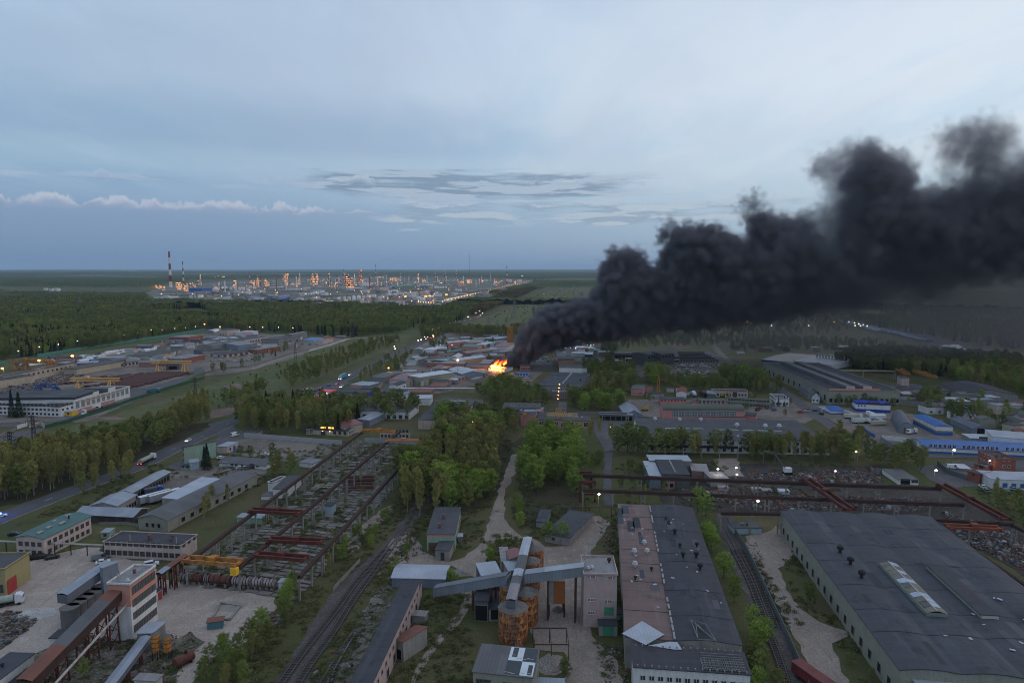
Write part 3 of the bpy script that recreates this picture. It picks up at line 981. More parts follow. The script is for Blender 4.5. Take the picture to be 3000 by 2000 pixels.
 for v in v9:
  x,y=v[0]*L,v[1]*W
  o_=inst({'stack':'chimney','pipe':'vent_pipe','hatch':'roof_hatch',Z16:'skylight'}.get(v[2],'roof_vent'),vme(v[2]),r,(x,y,zroof(x,y)-.05))
  if len(v)>3:
   o_.scale=(v[3],)*3
 for wsp in w9:
  face,nn,z0,ww,wh,kind=wsp[:6]
  s0=wsp[6]if len(wsp)>6 else 0.
  s1=wsp[7]if len(wsp)>7 else 1.
  rows=wsp[8]if len(wsp)>8 else 1
  dz=wsp[9]if len(wsp)>9 else 3.
  span=(L if face in 'fb' else W)
  ww=min(ww,span*(s1-s0)/nn*.97)
  nm='gate' if kind.startswith('gate')else 'window'
  for rw in range(rows):
   for i in range(nn):
    s=span*(s0+(s1-s0)*(i+.5)/nn)
    z=z0+rw*dz
    pos,rz={'f':((s,0,z),0),'r':((L,s,z),pi/2),'l':((0,s,z),-pi/2),'b':((s,W,z),pi)}[face]
    off=.035
    pos=(pos[0]+sin(rz)*off,pos[1]-cos(rz)*off,pos[2])
    fm,pm=wme(ww,wh,kind)
    w_=inst(nm,fm,r,pos,rz)
    if pm is not None:
     inst('pane',pm,w_)
 return B_
SR=pn('rusty_red_steel',(.115,.03,.026),(.05,.024,.02),scale=.8,amount=.8)
SB=pn('brown_rusted_steel',(.055,.03,.028),(.035,.022,.02),scale=.8)
SO=pn('orange_crane_paint',(.4,.17,.035),(.14,.06,.035),scale=.6,amount=.8)
SY=pn('faded_yellow_steel',(.62,.38,.15),(.45,.25,.1),scale=.5)
SG=pn('grey_galvanised_steel',(.14,.145,.155),(.09,.09,.095),scale=.5)
STEEL_BLUE=pn('blue_crane_paint',(.035,.08,.22))
CONC=pn('old_concrete',(.23,.215,.2),(.14,.13,.12),scale=.5,streak=True)
def ctr(t,p0,p1,z,step,l9,g9,mat=SB,double=True,wid=1.,col=None,beam_h=1.):
 "..."
 a,b=gp(t,p0,z),gp(t,p1,z)
 a.z=b.z=0
 d=(b-a)
 L=d.length
 r=em('crane_runway',a,atan2(d.y,d.x),l9,'crane runway',g9)
 m=MB()
 m.box(0,-wid/2,z-beam_h,L,-wid/2+.25,z).box(0,wid/2-.25,z-beam_h,L,wid/2,z)
 m.box(0,-wid/2-.1,z+.002,L,wid/2+.1,z+.12)
 m.box(0,-.07,z+.122,L,.07,z+.28)
 m.b9('runway_beam',mat,r)
 n=max(2,int(L/step)+1)
 cm=MB().box(-.25,-.25,0,.25,.25,z-beam_h-.002)
 cm.box(-.5,-.5,z-beam_h-.8,.5,.5,z-beam_h-.003)
 ms=cm.mesh('column',col or CONC)
 cm2=MB().box(-1.,-.25,0,-.55,.25,z-beam_h-.002).box(.55,-.25,0,1.,.25,z-beam_h-.002).box(-1.,-.22,z*.5,1.,.22,z*.5+.3)
 ms2=cm2.mesh('column',col or CONC)
 for i in range(n):
  inst('column',ms2 if(double and i%4==2)else ms,r,(L*i/(n-1),0,0))
 return r,a,d.normalized()
def cbr(t,p0,p1,z,l9,mat=SR,hgt=1.1,wid=3.,cab=False,g9=None,cat='bridge crane'):
 a,b=gp(t,p0,z),gp(t,p1,z)
 d=b-a
 L=d.length
 r=em('bridge_crane',(a.x,a.y,z+.1),atan2(d.y,d.x),l9,cat,g9)
 for s in(-1,1):
  MB().box(0,s*wid/2-.3,.2,L,s*wid/2+.3,.2+hgt).b9('girder',mat,r)
 for x in(0,L-.8):
  MB().box(x,-wid/2-1,.18,x+.8,wid/2+1,.9).b9('end_carriage',mat,r)
 MB().box(L*.45,-wid/2+.4,.2+hgt+.002,L*.45+2.2,wid/2-.4,.2+hgt+.9).b9('trolley',mat,r)
 if cab:
  MB().box(L*.93,-wid/2-1.6,-2.,L*.93+2,-wid/2+.2,.15).b9('cab',wa_l('gold'),r)
 return r
def gc9(t,left,right,base_l,l9,mat=SY,g9=None,o9=.18):
 "..."
 gy=tp(t,(0,base_l))[1]
 lx,ly=tp(t,left)
 rx,ry=tp(t,right)
 mid=un((lx+rx)/2,gy)
 dist=mid.y
 P0,P1=pat(lx,ly,dist),pat(rx,ry,dist)
 z=(P0.z+P1.z)/2
 L=(P1-P0).length
 r=em('gantry_crane',(P0.x,dist,0),0,l9,'gantry crane',g9)
 H_=2.2
 m=MB()
 nb=max(8,int(L/3))
 for s in(-1,1):
  for zz in(z-H_,z):
   m.bar((0,s*1.2,zz),(L,s*1.2,zz),.55)
  for i in range(nb):
   x0,x1=L*i/nb,L*(i+1)/nb
   m.bar((x0,s*1.2,z-H_ if i%2 else z),(x1,s*1.2,z if i%2 else z-H_),.34)
 for i in range(nb+1):
  m.bar((L*i/nb,-1.2,z),(L*i/nb,1.2,z),.16)
 m.b9('girder',mat,r)
 for k,x in enumerate((L*o9,L*(1-o9))):
  lm=MB()
  for s in(-1,1):
   for dx in(-1.6,1.6):
    lm.bar((x+dx*.3,s*1.2,z-H_),(x+dx,s*4.2,0),.7)
   for j in range(4):
    f0,f1=j/4,(j+1)/4
    za,zb=(z-H_)*(1-f0),(z-H_)*(1-f1)
    lm.bar((x-1.6*(.3+.7*f0),s*(1.2+3*f0),za),(x+1.6*(.3+.7*f1),s*(1.2+3*f1),zb),.2)
  lm.bar((x,-4.4,.5),(x,4.4,.5),.7)
  lm.b9('leg',mat,r)
 MB().box(L*.3,-1.8,z+.2,L*.3+3,1.8,z+1.6).b9('trolley',mat,r)
 MB().box(L*o9+1,-2.4,z-H_-2.4,L*o9+3,-1.3,z-H_-.2).b9('cab',GLASS2,r)
 return r
def pylon(t,base,ytop,l9,g9,arms=3,mat=None,wide=.16):
 p=gp(t,base)
 h=hof(p,tp(t,(0,ytop))[1])
 r=em('power_pylon',p,rnd.uniform(-.3,.3),l9,'pylon',g9)
 mat=mat or SG
 th_=.14 if p.y<900 else .26
 m=MB()
 b,tw=h*wide/2,h*.02+.25
 lv=[0,.22,.4,.55,.68,.8,.9,1.]
 def wdt(f):
  return b+(tw-b)*min(1,f/.62)if f<.62 else tw
 for(sx,sy)in((1,1),(1,-1),(-1,-1),(-1,1)):
  for f0,f1 in zip(lv[:-1],lv[1:]):
   m.bar((sx*wdt(f0),sy*wdt(f0),h*f0),(sx*wdt(f1),sy*wdt(f1),h*f1),th_*1.3)
 for f0,f1 in zip(lv[:-1],lv[1:]):
  w0,w1=wdt(f0),wdt(f1)
  for(x0,y0,x1,y1)in((1,1,1,-1),(1,-1,-1,-1),(-1,-1,-1,1),(-1,1,1,1)):
   m.bar((x0*w0,y0*w0,h*f0),(x1*w1,y1*w1,h*f1),th_*.8)
   m.bar((x1*w0,y1*w0,h*f0),(x0*w1,y0*w1,h*f1),th_*.8)
 m.b9('tower',mat,r)
 for k in range(arms):
  z=h*(.7+.12*k)
  w_=h*(.14,.19,.13)[k%3]
  am=MB()
  for s in(-1,1):
   am.bar((0,0,z),(s*w_,0,z),th_*1.2)
   am.bar((0,0,z+h*.035),(s*w_,0,z),th_)
   am.bar((s*w_,0,z),(s*w_,0,z-1.6),th_*.8)
  am.b9('cross_arm',mat,r)
 return r
LAMPS={'warm':glow('sodium_lamp',(1.,.36,.07),11),Z0:glow('cold_lamp',(1.,.92,.78),7),'head':glow('head_lamp',(1.,.9,.75),9),'tail':glow('tail_lamp',(1.,.06,.03),5),'red':glow('red_lamp',(1.,.1,.06),30)}
BULB={}
def bulb_mesh(kind,r):
 k=(kind,round(r,2))
 if k not in BULB:
  m=MB()
  m.cyl(0,0,-r*.5,0,r*.5,r,n=7,cap=False).cyl(0,0,0,r*.6,r,r*.3,n=7)
  m.f.append(tuple(range(6,-1,-1)))
  m.m.append(0)
  BULB[k]=m.mesh('bulb',LAMPS[kind])
 return BULB[k]
def lpo(p,h,kind,r,l9,g9,light=0.,arm=1.2):
 e=em('lamp_post',(p.x,p.y,0),0,l9,'lamp post',g9)
 m=MB().cyl(0,0,0,h,max(.1,r*.22),max(.07,r*.15),n=6)
 m.bar((0,0,h),(0,-arm,h+.3),.12)
 m.b9('pole',SG,e)
 inst('bulb',bulb_mesh(kind,r),e,(0,-arm,h))
 if light:
  ld=bpy.data.lights.new('lamp_light','POINT')
  ld.energy=light
  ld.color=(1,.62,.28)if kind=='warm' else(1,.92,.8)
  ld.shadow_soft_size=.3
  link(bpy.data.objects.new('lamp_light',ld),e,(0,-arm,h-.9))
 return e
CARM={}
def car_paint(col):
 k='car_'+col
 C_={Z0:(.62,.63,.66),'black':(.02,.02,.022),'grey':(.16,.165,.17),'silver':(.34,.35,.37),'red':(.32,.03,.025),'blue':(.03,.08,.28),Z2:(.04,.12,.09),'beige':(.38,.34,.26),'teal':(.05,.2,.25),Z17:(.55,.16,.03),Z13:(.1,.06,.05)}
 return pn(k,C_[col],tuple(c*.9 for c in C_[col]),rough=.3,spec=.6,fine=.04)
TYRE=pn('tyre_rubber',(.015,.015,.016))
WHEEL=None
def car(p,rz,col,l9,g9=None,kind='car',lt9=0,name='parked_car'):
 "..."
 global WHEEL
 key=(kind,col)
 if key not in CARM:
  L,W,H_={'car':(4.4,1.75,1.42),'van':(5.2,1.95,2.2),'jeep':(4.6,1.85,1.75)}[kind]
  m=MB()
  prof={'car':[(-2.2,.55),(-2.15,.95),(-1.6,1.),(1.,.98),(2.1,.85),(2.2,.5)],'van':[(-2.6,.5),(-2.6,1.1),(1.5,1.1),(2.5,1.),(2.6,.5)],'jeep':[(-2.3,.6),(-2.3,1.1),(1.1,1.1),(2.2,1.),(2.3,.55)]}[kind]
  hw=W/2
  P=[(prof[0][0],.3)]+prof+[(prof[-1][0],.3)]
  n=len(P)
  for s in(-1,1):
   q=[(x,s*hw,z)for x,z in P]
   m.quad(*(q if s<0 else q[::-1]))
  for i in range(n):
   j=(i+1)%n
   m.quad((P[i][0],-hw,P[i][1]),(P[i][0],hw,P[i][1]),(P[j][0],hw,P[j][1]),(P[j][0],-hw,P[j][1]))
  cab={'car':[(-1.75,.99),(-1.2,1.4),(.35,1.42),(1.05,.98)],'van':[(-2.58,1.1),(-2.5,2.15),(1.2,2.2),(1.9,1.08)],'jeep':[(-2.25,1.1),(-2.1,1.72),(.4,1.75),(1.05,1.1)]}[kind]
  hr=hw-.16
  rf=MB()
  rf.quad((cab[1][0],-hr,cab[1][1]+.03),(cab[2][0],-hr,cab[2][1]+.03),(cab[2][0],hr,cab[2][1]+.03),(cab[1][0],hr,cab[1][1]+.03))
  for s in(-1,1):
   rf.bar((cab[1][0],s*hr,cab[1][1]),(cab[2][0],s*hr,cab[2][1]),.08)
   for a_,b_ in((cab[0],cab[1]),(cab[3],cab[2])):
    rf.bar((a_[0],s*(hw-.06),a_[1]),(b_[0],s*hr,b_[1]),.09)
  if kind=='van':
   for s in(-1,1):
    rf.quad((-2.56,s*(hw-.01),1.1),(.5,s*(hw-.01),1.1),(.5,s*hr*1.02,2.16),(-2.5,s*hr*1.02,2.16))
  m.v2=None
  k0=len(m.v)
  m.v+=rf.v
  m.f+=[tuple(i+k0 for i in f)for f in rf.f]
  m.m+=rf.m
  body=m.mesh('body',car_paint(col))
  g=MB()
  hg=hw-.05
  for s in(-1,1):
   g.quad(*[(cab[0][0],s*hg,cab[0][1]),(cab[3][0],s*hg,cab[3][1]),(cab[2][0],s*hr*.98,cab[2][1]),(cab[1][0],s*hr*.98,cab[1][1])])
  for a_,b_ in((cab[0],cab[1]),(cab[3],cab[2])):
   g.quad((a_[0],-hg,a_[1]),(a_[0],hg,a_[1]),(b_[0],hr,b_[1]),(b_[0],-hr,b_[1]))
  glass=g.mesh('windows',GLASS)
  CARM[key]=(body,glass,(L,W))
 if WHEEL is None:
  w_=MB()
  w_.t9((0,-.1,0),(0,.1,0),.33,12)
  WHEEL=w_.mesh('wheel',TYRE)
 body,glass,(L,W)=CARM[key]
 e=em(name,(p.x,p.y,.01+LAYER[0]*(0)),rz,l9,'van' if kind=='van' else 'car',g9)
 e.location.z=.14
 inst('body',body,e)
 inst('windows',glass,e)
 for sx in(-.31,.31):
  for sy in(-1,1):
   inst('wheel',WHEEL,e,(sx*L,sy*(W/2-.1),.33))
 if lt9&1:
  for s in(-1,1):
   inst('headlight',bulb_mesh('head',.26),e,(L/2+.05,s*.6,.7))
 if lt9&2:
  for s in(-1,1):
   inst('tail_light',bulb_mesh('tail',.24),e,(-L/2-.05,s*.62,.85))
 return e
def lo9(p,rz,cab,body,l9,L=9.,g9=None,tank=False,lt9=0,H_=3.2):
 e=em('lorry',(p.x,p.y,.14),rz,l9,'lorry',g9)
 MB().box(L/2-2.,-1.2,.7,L/2,1.2,2.9).box(L/2-1.9,-1.1,2.901,L/2-.6,1.1,3.3).b9('cab',car_paint(cab),e)
 MB().box(L/2+.001,-1.05,1.8,L/2+.03,1.05,2.6).b9('windscreen',GLASS,e)
 MB().box(-L/2,-1.,.6,L/2-2.1,1.,.9).b9('chassis',TYRE,e)
 if tank:
  MB().t9((-L/2+.2,0,2.),(L/2-2.4,0,2.),1.1,12).b9('tank',pn('lorry_tank',body,rough=.5),e)
 else:
  MB().box(-L/2,-1.25,.95,L/2-2.3,1.25,H_).b9('cargo_box',pn('cargo_%02x%02x%02x'%tuple(int(c*255)for c in body),body,rough=.6),e)
 wm_=MB().t9((0,-.15,0),(0,.15,0),.5,12).mesh('wheel',TYRE)
 for x in(L/2-1.,-L/2+1.2,-L/2+2.5):
  for s in(-1,1):
   inst('wheel',wm_,e,(x,s*1.05,.5))
 if lt9&1:
  for s in(-1,1):
   inst('headlight',bulb_mesh('head',.3),e,(L/2+.1,s*.9,.9))
 if lt9&2:
  for s in(-1,1):
   inst('tail_light',bulb_mesh('tail',.3),e,(-L/2-.1,s*.9,.9))
 return e
def fe9(t,pts,h,pitch,mat,l9,name='fence',cat='fence',panels=True,gap=.06,thick=.12,post=True,g9=None):
 W=[gp(t,p)for p in pts]
 r=em(name,W[0],0,l9,cat,g9)
 o=W[0]
 cache={}
 for a,b in zip(W[:-1],W[1:]):
  L=(b-a).length
  n=max(1,int(L/pitch))
  d=(b-a).normalized()
  az_=atan2(d.y,d.x)
  pl=L/n
  key=round(pl,3)
  if key not in cache:
   cache[key]=(MB().box(gap,-thick/2,.1,pl-gap,thick/2,h).box(gap,-thick,.02,pl-gap,thick,.099).mesh('panel',mat),MB().box(-.12,-.14,0,.12,.14,h+.1).mesh('post',mat))
  for i in range(n):
   q=a+d*(pl*i)-o
   inst('panel',cache[key][0],r,q,az_)
   if post and pitch>2:
    inst('post',cache[key][1],r,q,az_)
 return r
def ga9(P0,P1,wd,ht,name,l9,side,roofm,legs=(),cat='conveyor gallery',leg_mat=None,roof_over=.15,leg_w=2.2,cols=2):
 "..."
 P0,P1=Vector(P0),Vector(P1)
 d=P1-P0
 hd=Vector((d.x,d.y,0))
 Lh=hd.length
 r=em(name,(P0.x,P0.y,0),atan2(d.y,d.x),l9,cat)
 z0,z1=P0.z,P1.z
 h=wd/2
 m=MB()
 v=[(0,-h,z0),(Lh,-h,z1),(Lh,h,z1),(0,h,z0),(0,-h,z0+ht),(Lh,-h,z1+ht),(Lh,h,z1+ht),(0,h,z0+ht)]
 for f in((0,1,5,4),(1,2,6,5),(2,3,7,6),(3,0,4,7),(3,2,1,0)):
  m.quad(*[v[i]for i in f])
 m.b9('gallery_wall',side,r)
 n=max(3,int(Lh/4.5))
 o=h+roof_over
 for i in range(n):
  a_,b_=Lh*i/n+.02,Lh*(i+1)/n-.02
  za,zb=z0+(z1-z0)*a_/Lh+ht,z0+(z1-z0)*b_/Lh+ht
  m=MB()
  rz_=.35
  for s in(-1,1):
   q=[(a_,0,za+rz_),(b_,0,zb+rz_),(b_,s*o,zb+.05),(a_,s*o,za+.05)]
   m.quad(*q)
   m.quad(*[(x,y,z+.08)for x,y,z in q])
   m.quad(q[3],q[2],(q[2][0],q[2][1],q[2][2]+.08),(q[3][0],q[3][1],q[3][2]+.08))
  m.b9('roof_sheet',roofm[rnd.randrange(len(roofm))],r)
 for f in legs:
  x=Lh*f
  z=z0+(z1-z0)*f
  m=MB()
  for s in(-1,1):
   if cols==2:
    for dx in(-leg_w/2,leg_w/2):
     m.bar((x+dx,s*h*.9,0),(x+dx*.8,s*h*.9,z-.01),.32)
    k=max(2,int(z/3))
    for j in range(k):
     m.bar((x-leg_w/2,s*h*.9,z*j/k),(x+leg_w/2,s*h*.9,z*(j+1)/k),.16)
     m.bar((x+leg_w/2,s*h*.9,z*j/k),(x-leg_w/2,s*h*.9,z*(j+1)/k),.16)
   else:
    m.bar((x,s*h*.9,0),(x,s*h*.9,z-.01),.45)
  k=max(1,int(z/4))
  for j in range(1,k+1):
   m.bar((x,-h*.9,z*j/(k+.3)),(x,h*.9,z*j/(k+.3)),.2)
  m.b9('trestle',leg_mat or SR,r)
 return r
def lettering(txt,size,mat,parent,loc,rot,name='lettering',align='LEFT'):
 cu=bpy.data.curves.new(name,'FONT')
 cu.body=txt
 cu.size=size
 cu.align_x=align
 cu.extrude=.01
 cu.offset=0.
 tmp=bpy.data.objects.new('tmp',cu)
 COL.objects.link(tmp)
 bpy.context.view_layer.update()
 me=bpy.data.meshes.new_from_object(tmp.evaluated_get(bpy.context.evaluated_depsgraph_get()))
 bpy.data.objects.remove(tmp)
 me.materials.clear()
 me.materials.append(mat)
 o=link(bpy.data.objects.new(name,me),parent,loc)
 o.rotation_euler=rot
 return o
bl=bl
Bd_yellow=bl('C0','g',(50,905),(238,770),(-60,572),700,Z15,'yellow workshop with a red gate on the left edge of the sandy yard','yellow','felt',p9=.35,w9=[('f',1,.1,4.4,4.6,'gate_red',.02,.45),('l',4,1.2,1.6,2.6,'dark')])
bl('C0','r',(335,463),(694,290),(520,268),7.,Z27,'two-storey cream building with a dark green roof beside the main road',Z7,Z2,s9='gx',r9=1.,o9=.6,w9=[('f',8,1.,1.5,1.6,'dark',.04,.97,2,3.),('l',4,1.,1.5,1.6,'dark',.05,.95,2,3.)],v9=[(.12,.35,'hatch',.7),(.33,.4,'hatch',.7),(.55,.3,'hatch',.8),(.62,.7,'hatch',.6),(.85,.6,'hatch',.7)])
bl('C0','g',(800,603),(1392,634),(1500,440),492,Z27,'long two-storey pinkish building with many windows above the two white cars',Z7,Z4,p9=.3,w9=[('f',13,1.,1.7,1.7,'dark',.01,.99,1),('f',13,4.4,1.7,1.7,'dark',.01,.99,1),('l',3,4.4,1.5,1.6,'dark'),('r',3,4.4,1.5,1.6,'dark')],v9=[(.5,.45,'stack'),(.78,.5,'cap',.8),(.8,.35,'stack',.8),(.3,.2,'pipe'),(.9,.2,'pipe')])
bl('C0','g',(775,462),(838,460),(885,383),418,'kiosk','small pale green hut between the green-roofed and the long building','mint','tin',w9=[('f',1,.8,1.2,1.,'dark')])
bl('C0','g',(590,335),(1020,356),(1140,234),272,'shed','wide timber shed with a blue-grey tin roof and a dark plank front','timber','tin',s9='gx',r9=1.4,o9=.8,w9=[('f',3,.2,3.2,3.2,Z20,.35,.9)])
bl('C0','r',(895,212),(1040,130),(905,97),5,'shed','open-sided tin-roofed shed behind the wide timber shed',Z10,'tin',s9='gx',r9=1.4,o9=.5,w9=[('f',7,.6,1.6,2.2,'hole')])
bl('B0','r',(1522,1537),(1948,1303),(1832,1286),4,'shed','very long narrow storage shed with a grey-green tin roof','timber','tin',s9='gx',r9=.9,o9=.6,w9=[('f',12,.3,3.2,2.6,'hole',.03,.97)])
bl('P','r',(491,1524),(752,1391),(697,1377),4.6,Z23,'long low warehouse with a grey slate roof and a white gable',Z21,Z6,s9='gx',r9=1.7,o9=.4,w9=[('l',3,1.3,1.5,1.8,'hole',.2,.8),('f',9,1.,2.2,2.,'hole',.1,.9)])
bl('P','r',(548,1470),(622,1432),(604,1427),4.,'shed','small white annex standing against the slate-roofed warehouse',Z7,Z6,o9=.2,w9=[('f',3,1.2,1.2,1.2,'dark')])
bl('P','r',(600,1470),(706,1408),(620,1388),4.4,Z23,'low wide building with pale patched roof and orange streaks behind the slate roof',Z10,Z5,s9='shed',r9=.8)
bl('C0','r',(-10,1548),(258,1345),(122,1306),6.5,Z23,'dark blue-grey flat roof with a pale edge in the lower left corner',Z0,'felt_blue',v9=[(.45,.5,'cap',.6)])
bl('C0','r',(110,1640),(372,1396),(258,1370),4.2,Z23,'lower dark flat roof below the pale-edged one in the lower left corner',Z10,Z4,v9=[(.6,.5,'cap',.5)])
bl('C0','g',(388,1345),(520,1342),(590,1158),1226,'shed','white block shed under the rusty conveyor gallery',Z0,Z4)
mill=bl('C0','g',(1018,1246),(1210,1082),(1008,690),822,'mill_building','tall mill building, pink on top and white below, with four long bands of windows',Z0,Z9,p9=.5,top=(.62,'salmon'),w9=[('f',7,2.,1.6,2.,'strip',.06,.97),('f',7,5.6,1.6,2.,'strip',.06,.97),('f',7,9.2,1.6,2.,'strip',.06,.97),('f',7,12.6,1.6,2.2,'strip',.06,.97)],v9=[(.2,.8,'pipe'),(.35,.9,'pipe'),(.12,.6,'pipe'),(.6,.5,'stack',.7),(.75,.3,'pipe'),(.1,.2,Z0,.8)])
bl('C0','g',(1208,940),(1243,915),(1230,845),872,'shed','small white annex with a dark red door behind the mill building',Z0,Z4,w9=[('f',1,.1,1.6,2.4,'gate_red')])
SILO_C=pn('grey_silo_concrete',(.13,.125,.125),(.085,.08,.08),scale=.4,streak=True)
sp=[(545,1155),(603,1112),(661,1070),(719,1030),(777,990)]
zt=hof(gp('C0',sp[0]),tp('C0',(545,992))[1])
for i,s in enumerate(sp):
 q=gp('C0',s)
 e=em('concrete_silo',q,0,'%s of the five grey concrete silos left of the mill'%['nearest','second nearest','middle','fourth','farthest'][i],'silo','grey concrete silos left of the mill')
 MB().cyl(0,0,0,zt,2.3,n=18).b9('wall',SILO_C,e)
 MB().cyl(0,0,zt+.002,zt+.35,2.45,n=18).b9('rim',SILO_C,e)
 for z in(zt*.3,zt*.62):
  MB().cyl(0,0,z,z+.18,2.36,n=18).b9('hoop',SG,e)
TIN_WALL=shm('grey_tin_wall',(.16,.175,.21),(.125,.135,.165))
TIN_WALL2=shm('pale_tin_wall',(.21,.235,.27),(.17,.19,.22),rust=.1)
P0=gp('C0',(492,1130));P1=gp('C0',(850,915))
ga9((P0.x,P0.y,zt+.36),(P1.x,P1.y,zt+2.6),3.4,2.6,Z28,'grey tin gallery running along the top of the concrete silos',TIN_WALL,[ROOF['tin']('x')])
bl('C0','g',(806,1010),(925,960),(905,640),690,'hoist_tower','dark grey tin tower at the upper end of the silo gallery',Z12,'tin',o9=.2)
top=pat(*tp('C0',(905,905)),gp('C0',(905,1246)).y+1.5)
low=un(72,2022,4.)
ga9(low,top,4.,2.4,Z28,'long sloping conveyor gallery with a rusty red slatted roof leading up to the mill',SB,[ROOF['rust']('y'),ROOF['rust']('y'),ROOF[Z6]('y')],legs=(.3,.62,.86),leg_w=3.4)
pm=MB().t9(low+Vector((4.6,0,-1)),top+Vector((2.9,-1,-1.6)),.32,8).b9('pipeline',pn('dirty_white_pipe',(.38,.35,.34),(.18,.1,.08),scale=.6))
tag(pm,'long dirty white pipe running down beside the rusty conveyor gallery','pipe')
bl('C0','r',(1048,1190),(1165,1188),(1262,1082),5,'shed','shed with a crumpled pale tin roof against the foot of the mill','grey',Z5,s9='shed',r9=-.8)
SILO_O=pn('orange_tank_paint',(.5,.22,.05),(.17,.07,.04),scale=1.2,amount=.9,streak=True)
for i,(x,yb,yt,nm)in enumerate(((1198,1385,1190,'left'),(1285,1375,1205,'right'))):
 q=gp('C0',(x,yb))
 z1=hof(q,tp('C0',(0,yt))[1])
 e=em('cement_silo',q,0,'%s of the two slim orange cement silos below the mill'%nm,'silo','slim orange silos below the mill')
 MB().cyl(0,0,z1*.35,z1,1.,n=14).cyl(0,0,z1*.2,z1*.35,.25,1.,n=14).b9('tank',SILO_O,e)
 MB().cyl(0,0,z1+.002,z1+.5,1.05,.25,n=14).b9('roof',ROOF[Z6]('x'),e)
 for z in(.5,.7,.85):
  MB().cyl(0,0,z1*z,z1*z+.12,1.06,n=14).b9('hoop',SB,e)
 for a in range(4):
  MB().bar((cos(a*pi/2+.8)*.9,sin(a*pi/2+.8)*.9,0),(cos(a*pi/2+.8)*.9,sin(a*pi/2+.8)*.9,z1*.4),.2).b9('leg',SB,e)
P0,P1=un(322,2020,2.),un(*tp('C0',(1120,1250)),3.5)
ga9(P0,P1,2.4,1.4,Z28,'low grey covered conveyor below the mill, next to the orange silos',TIN_WALL,[ROOF['tin']('y')],legs=(.35,.7),leg_w=1.2)
bl('C0','g',(1030,1640),(1200,1650),(1205,1505),1545,'site_cabin','pale boarded cabin on the lower edge, below the orange silos',Z7,Z9,w9=[('f',3,1,1.1,1.,'dark')])
e=em('boiler_tank',gp('C0',(1410,1425)),radians(58),'rusty brown tank lying by the dirt bank right of the orange silos','tank')
MB().t9((-2.4,0,1.5),(2.4,0,1.5),1.2,14).b9('shell',pn('rusty_tank',(.13,.05,.035),(.06,.03,.025),scale=1),e)
for x in(-1.4,1.4):
 MB().box(x-.2,-1.1,0,x+.2,1.1,.6).b9('cradle',SB,e)
MB().cyl(.6,0,2.6,3.6,.35,n=8).b9('manhole',SB,e)
a,b=un(-30,1583,4.2),un(*tp('C0',(790,512)),4.2)
e=em('pipe_rack',(a.x,a.y,0),0,'white heating pipe on tall posts in front of the green-roofed building','pipe rack')
m=MB()
d_=Vector((b.x-a.x,b.y-a.y,0))
for k in(-.25,.25):
 m.t9((0,k,4.2),(d_.x,d_.y+k,4.2),.22,8)
m.b9('pipe',pn('pale_lagging',(.33,.32,.31)),e)
for k in range(8):
 f=k/7
 MB().bar((d_.x*f,d_.y*f,0),(d_.x*f,d_.y*f,3.97),.25).b9('post',SB,e)
P0,P1=un(*tp('C0',(1215,745)),6.5),un(*tp('C0',(1420,600)),8.2)
ga9(P0,P1,2.2,.6,Z28,'open rusty conveyor bridge from the mill to the old crane tracks',SB,[ROOF['rust']('y'),ROOF['tin']('y')],legs=(.1,.5,.9),leg_w=1.)
SILO_R,t_,b_=material('rusting_orange_silo')
co=t_.new(Z30).outputs['Object']
n1=t_.n9(t_.g8(co,scale=(1,1,.7)),1.15,8,.75)
sz_=t_.new(Z32)
t_.l.new(co,sz_.inputs[0])
bandz=t_.m9('FRACT',t_.m9(Z1,sz_.outputs[2],.47))
n1=t_.m9('ADD',t_.m9(Z1,n1,.55),t_.m9(Z1,t_.n9(t_.g8(co,scale=(1,1,.16)),1.9,6,.7),.45))
n1=t_.m9('ADD',n1,t_.m9(Z1,t_.m9(Z11,bandz,.5),.07))
n2=t_.n9(t_.g8(co,scale=(1.6,1.6,.3)),1.2,6,.7)
c=t_.mix(t_.r8(n1,.38,.49),(.52,.235,.05),(.36,.135,.04))
c=t_.mix(t_.r8(n1,.47,.525),c,(.095,.034,.024))
c=t_.mix(t_.m9(Z1,t_.r8(n2,.55,.68),.7),c,(.3,.26,.22))
t_.l.new(c,b_.inputs[Z22])
b_.inputs[Z25].default_value=.75
SILO_ROOF=pn('silo_roof_sheet',(.13,.125,.125),(.075,.06,.055),scale=.6,fine=.3)
s1=gp('C2',(793,1235))
ztop=hof(s1,tp('C2',(0,985))[1])
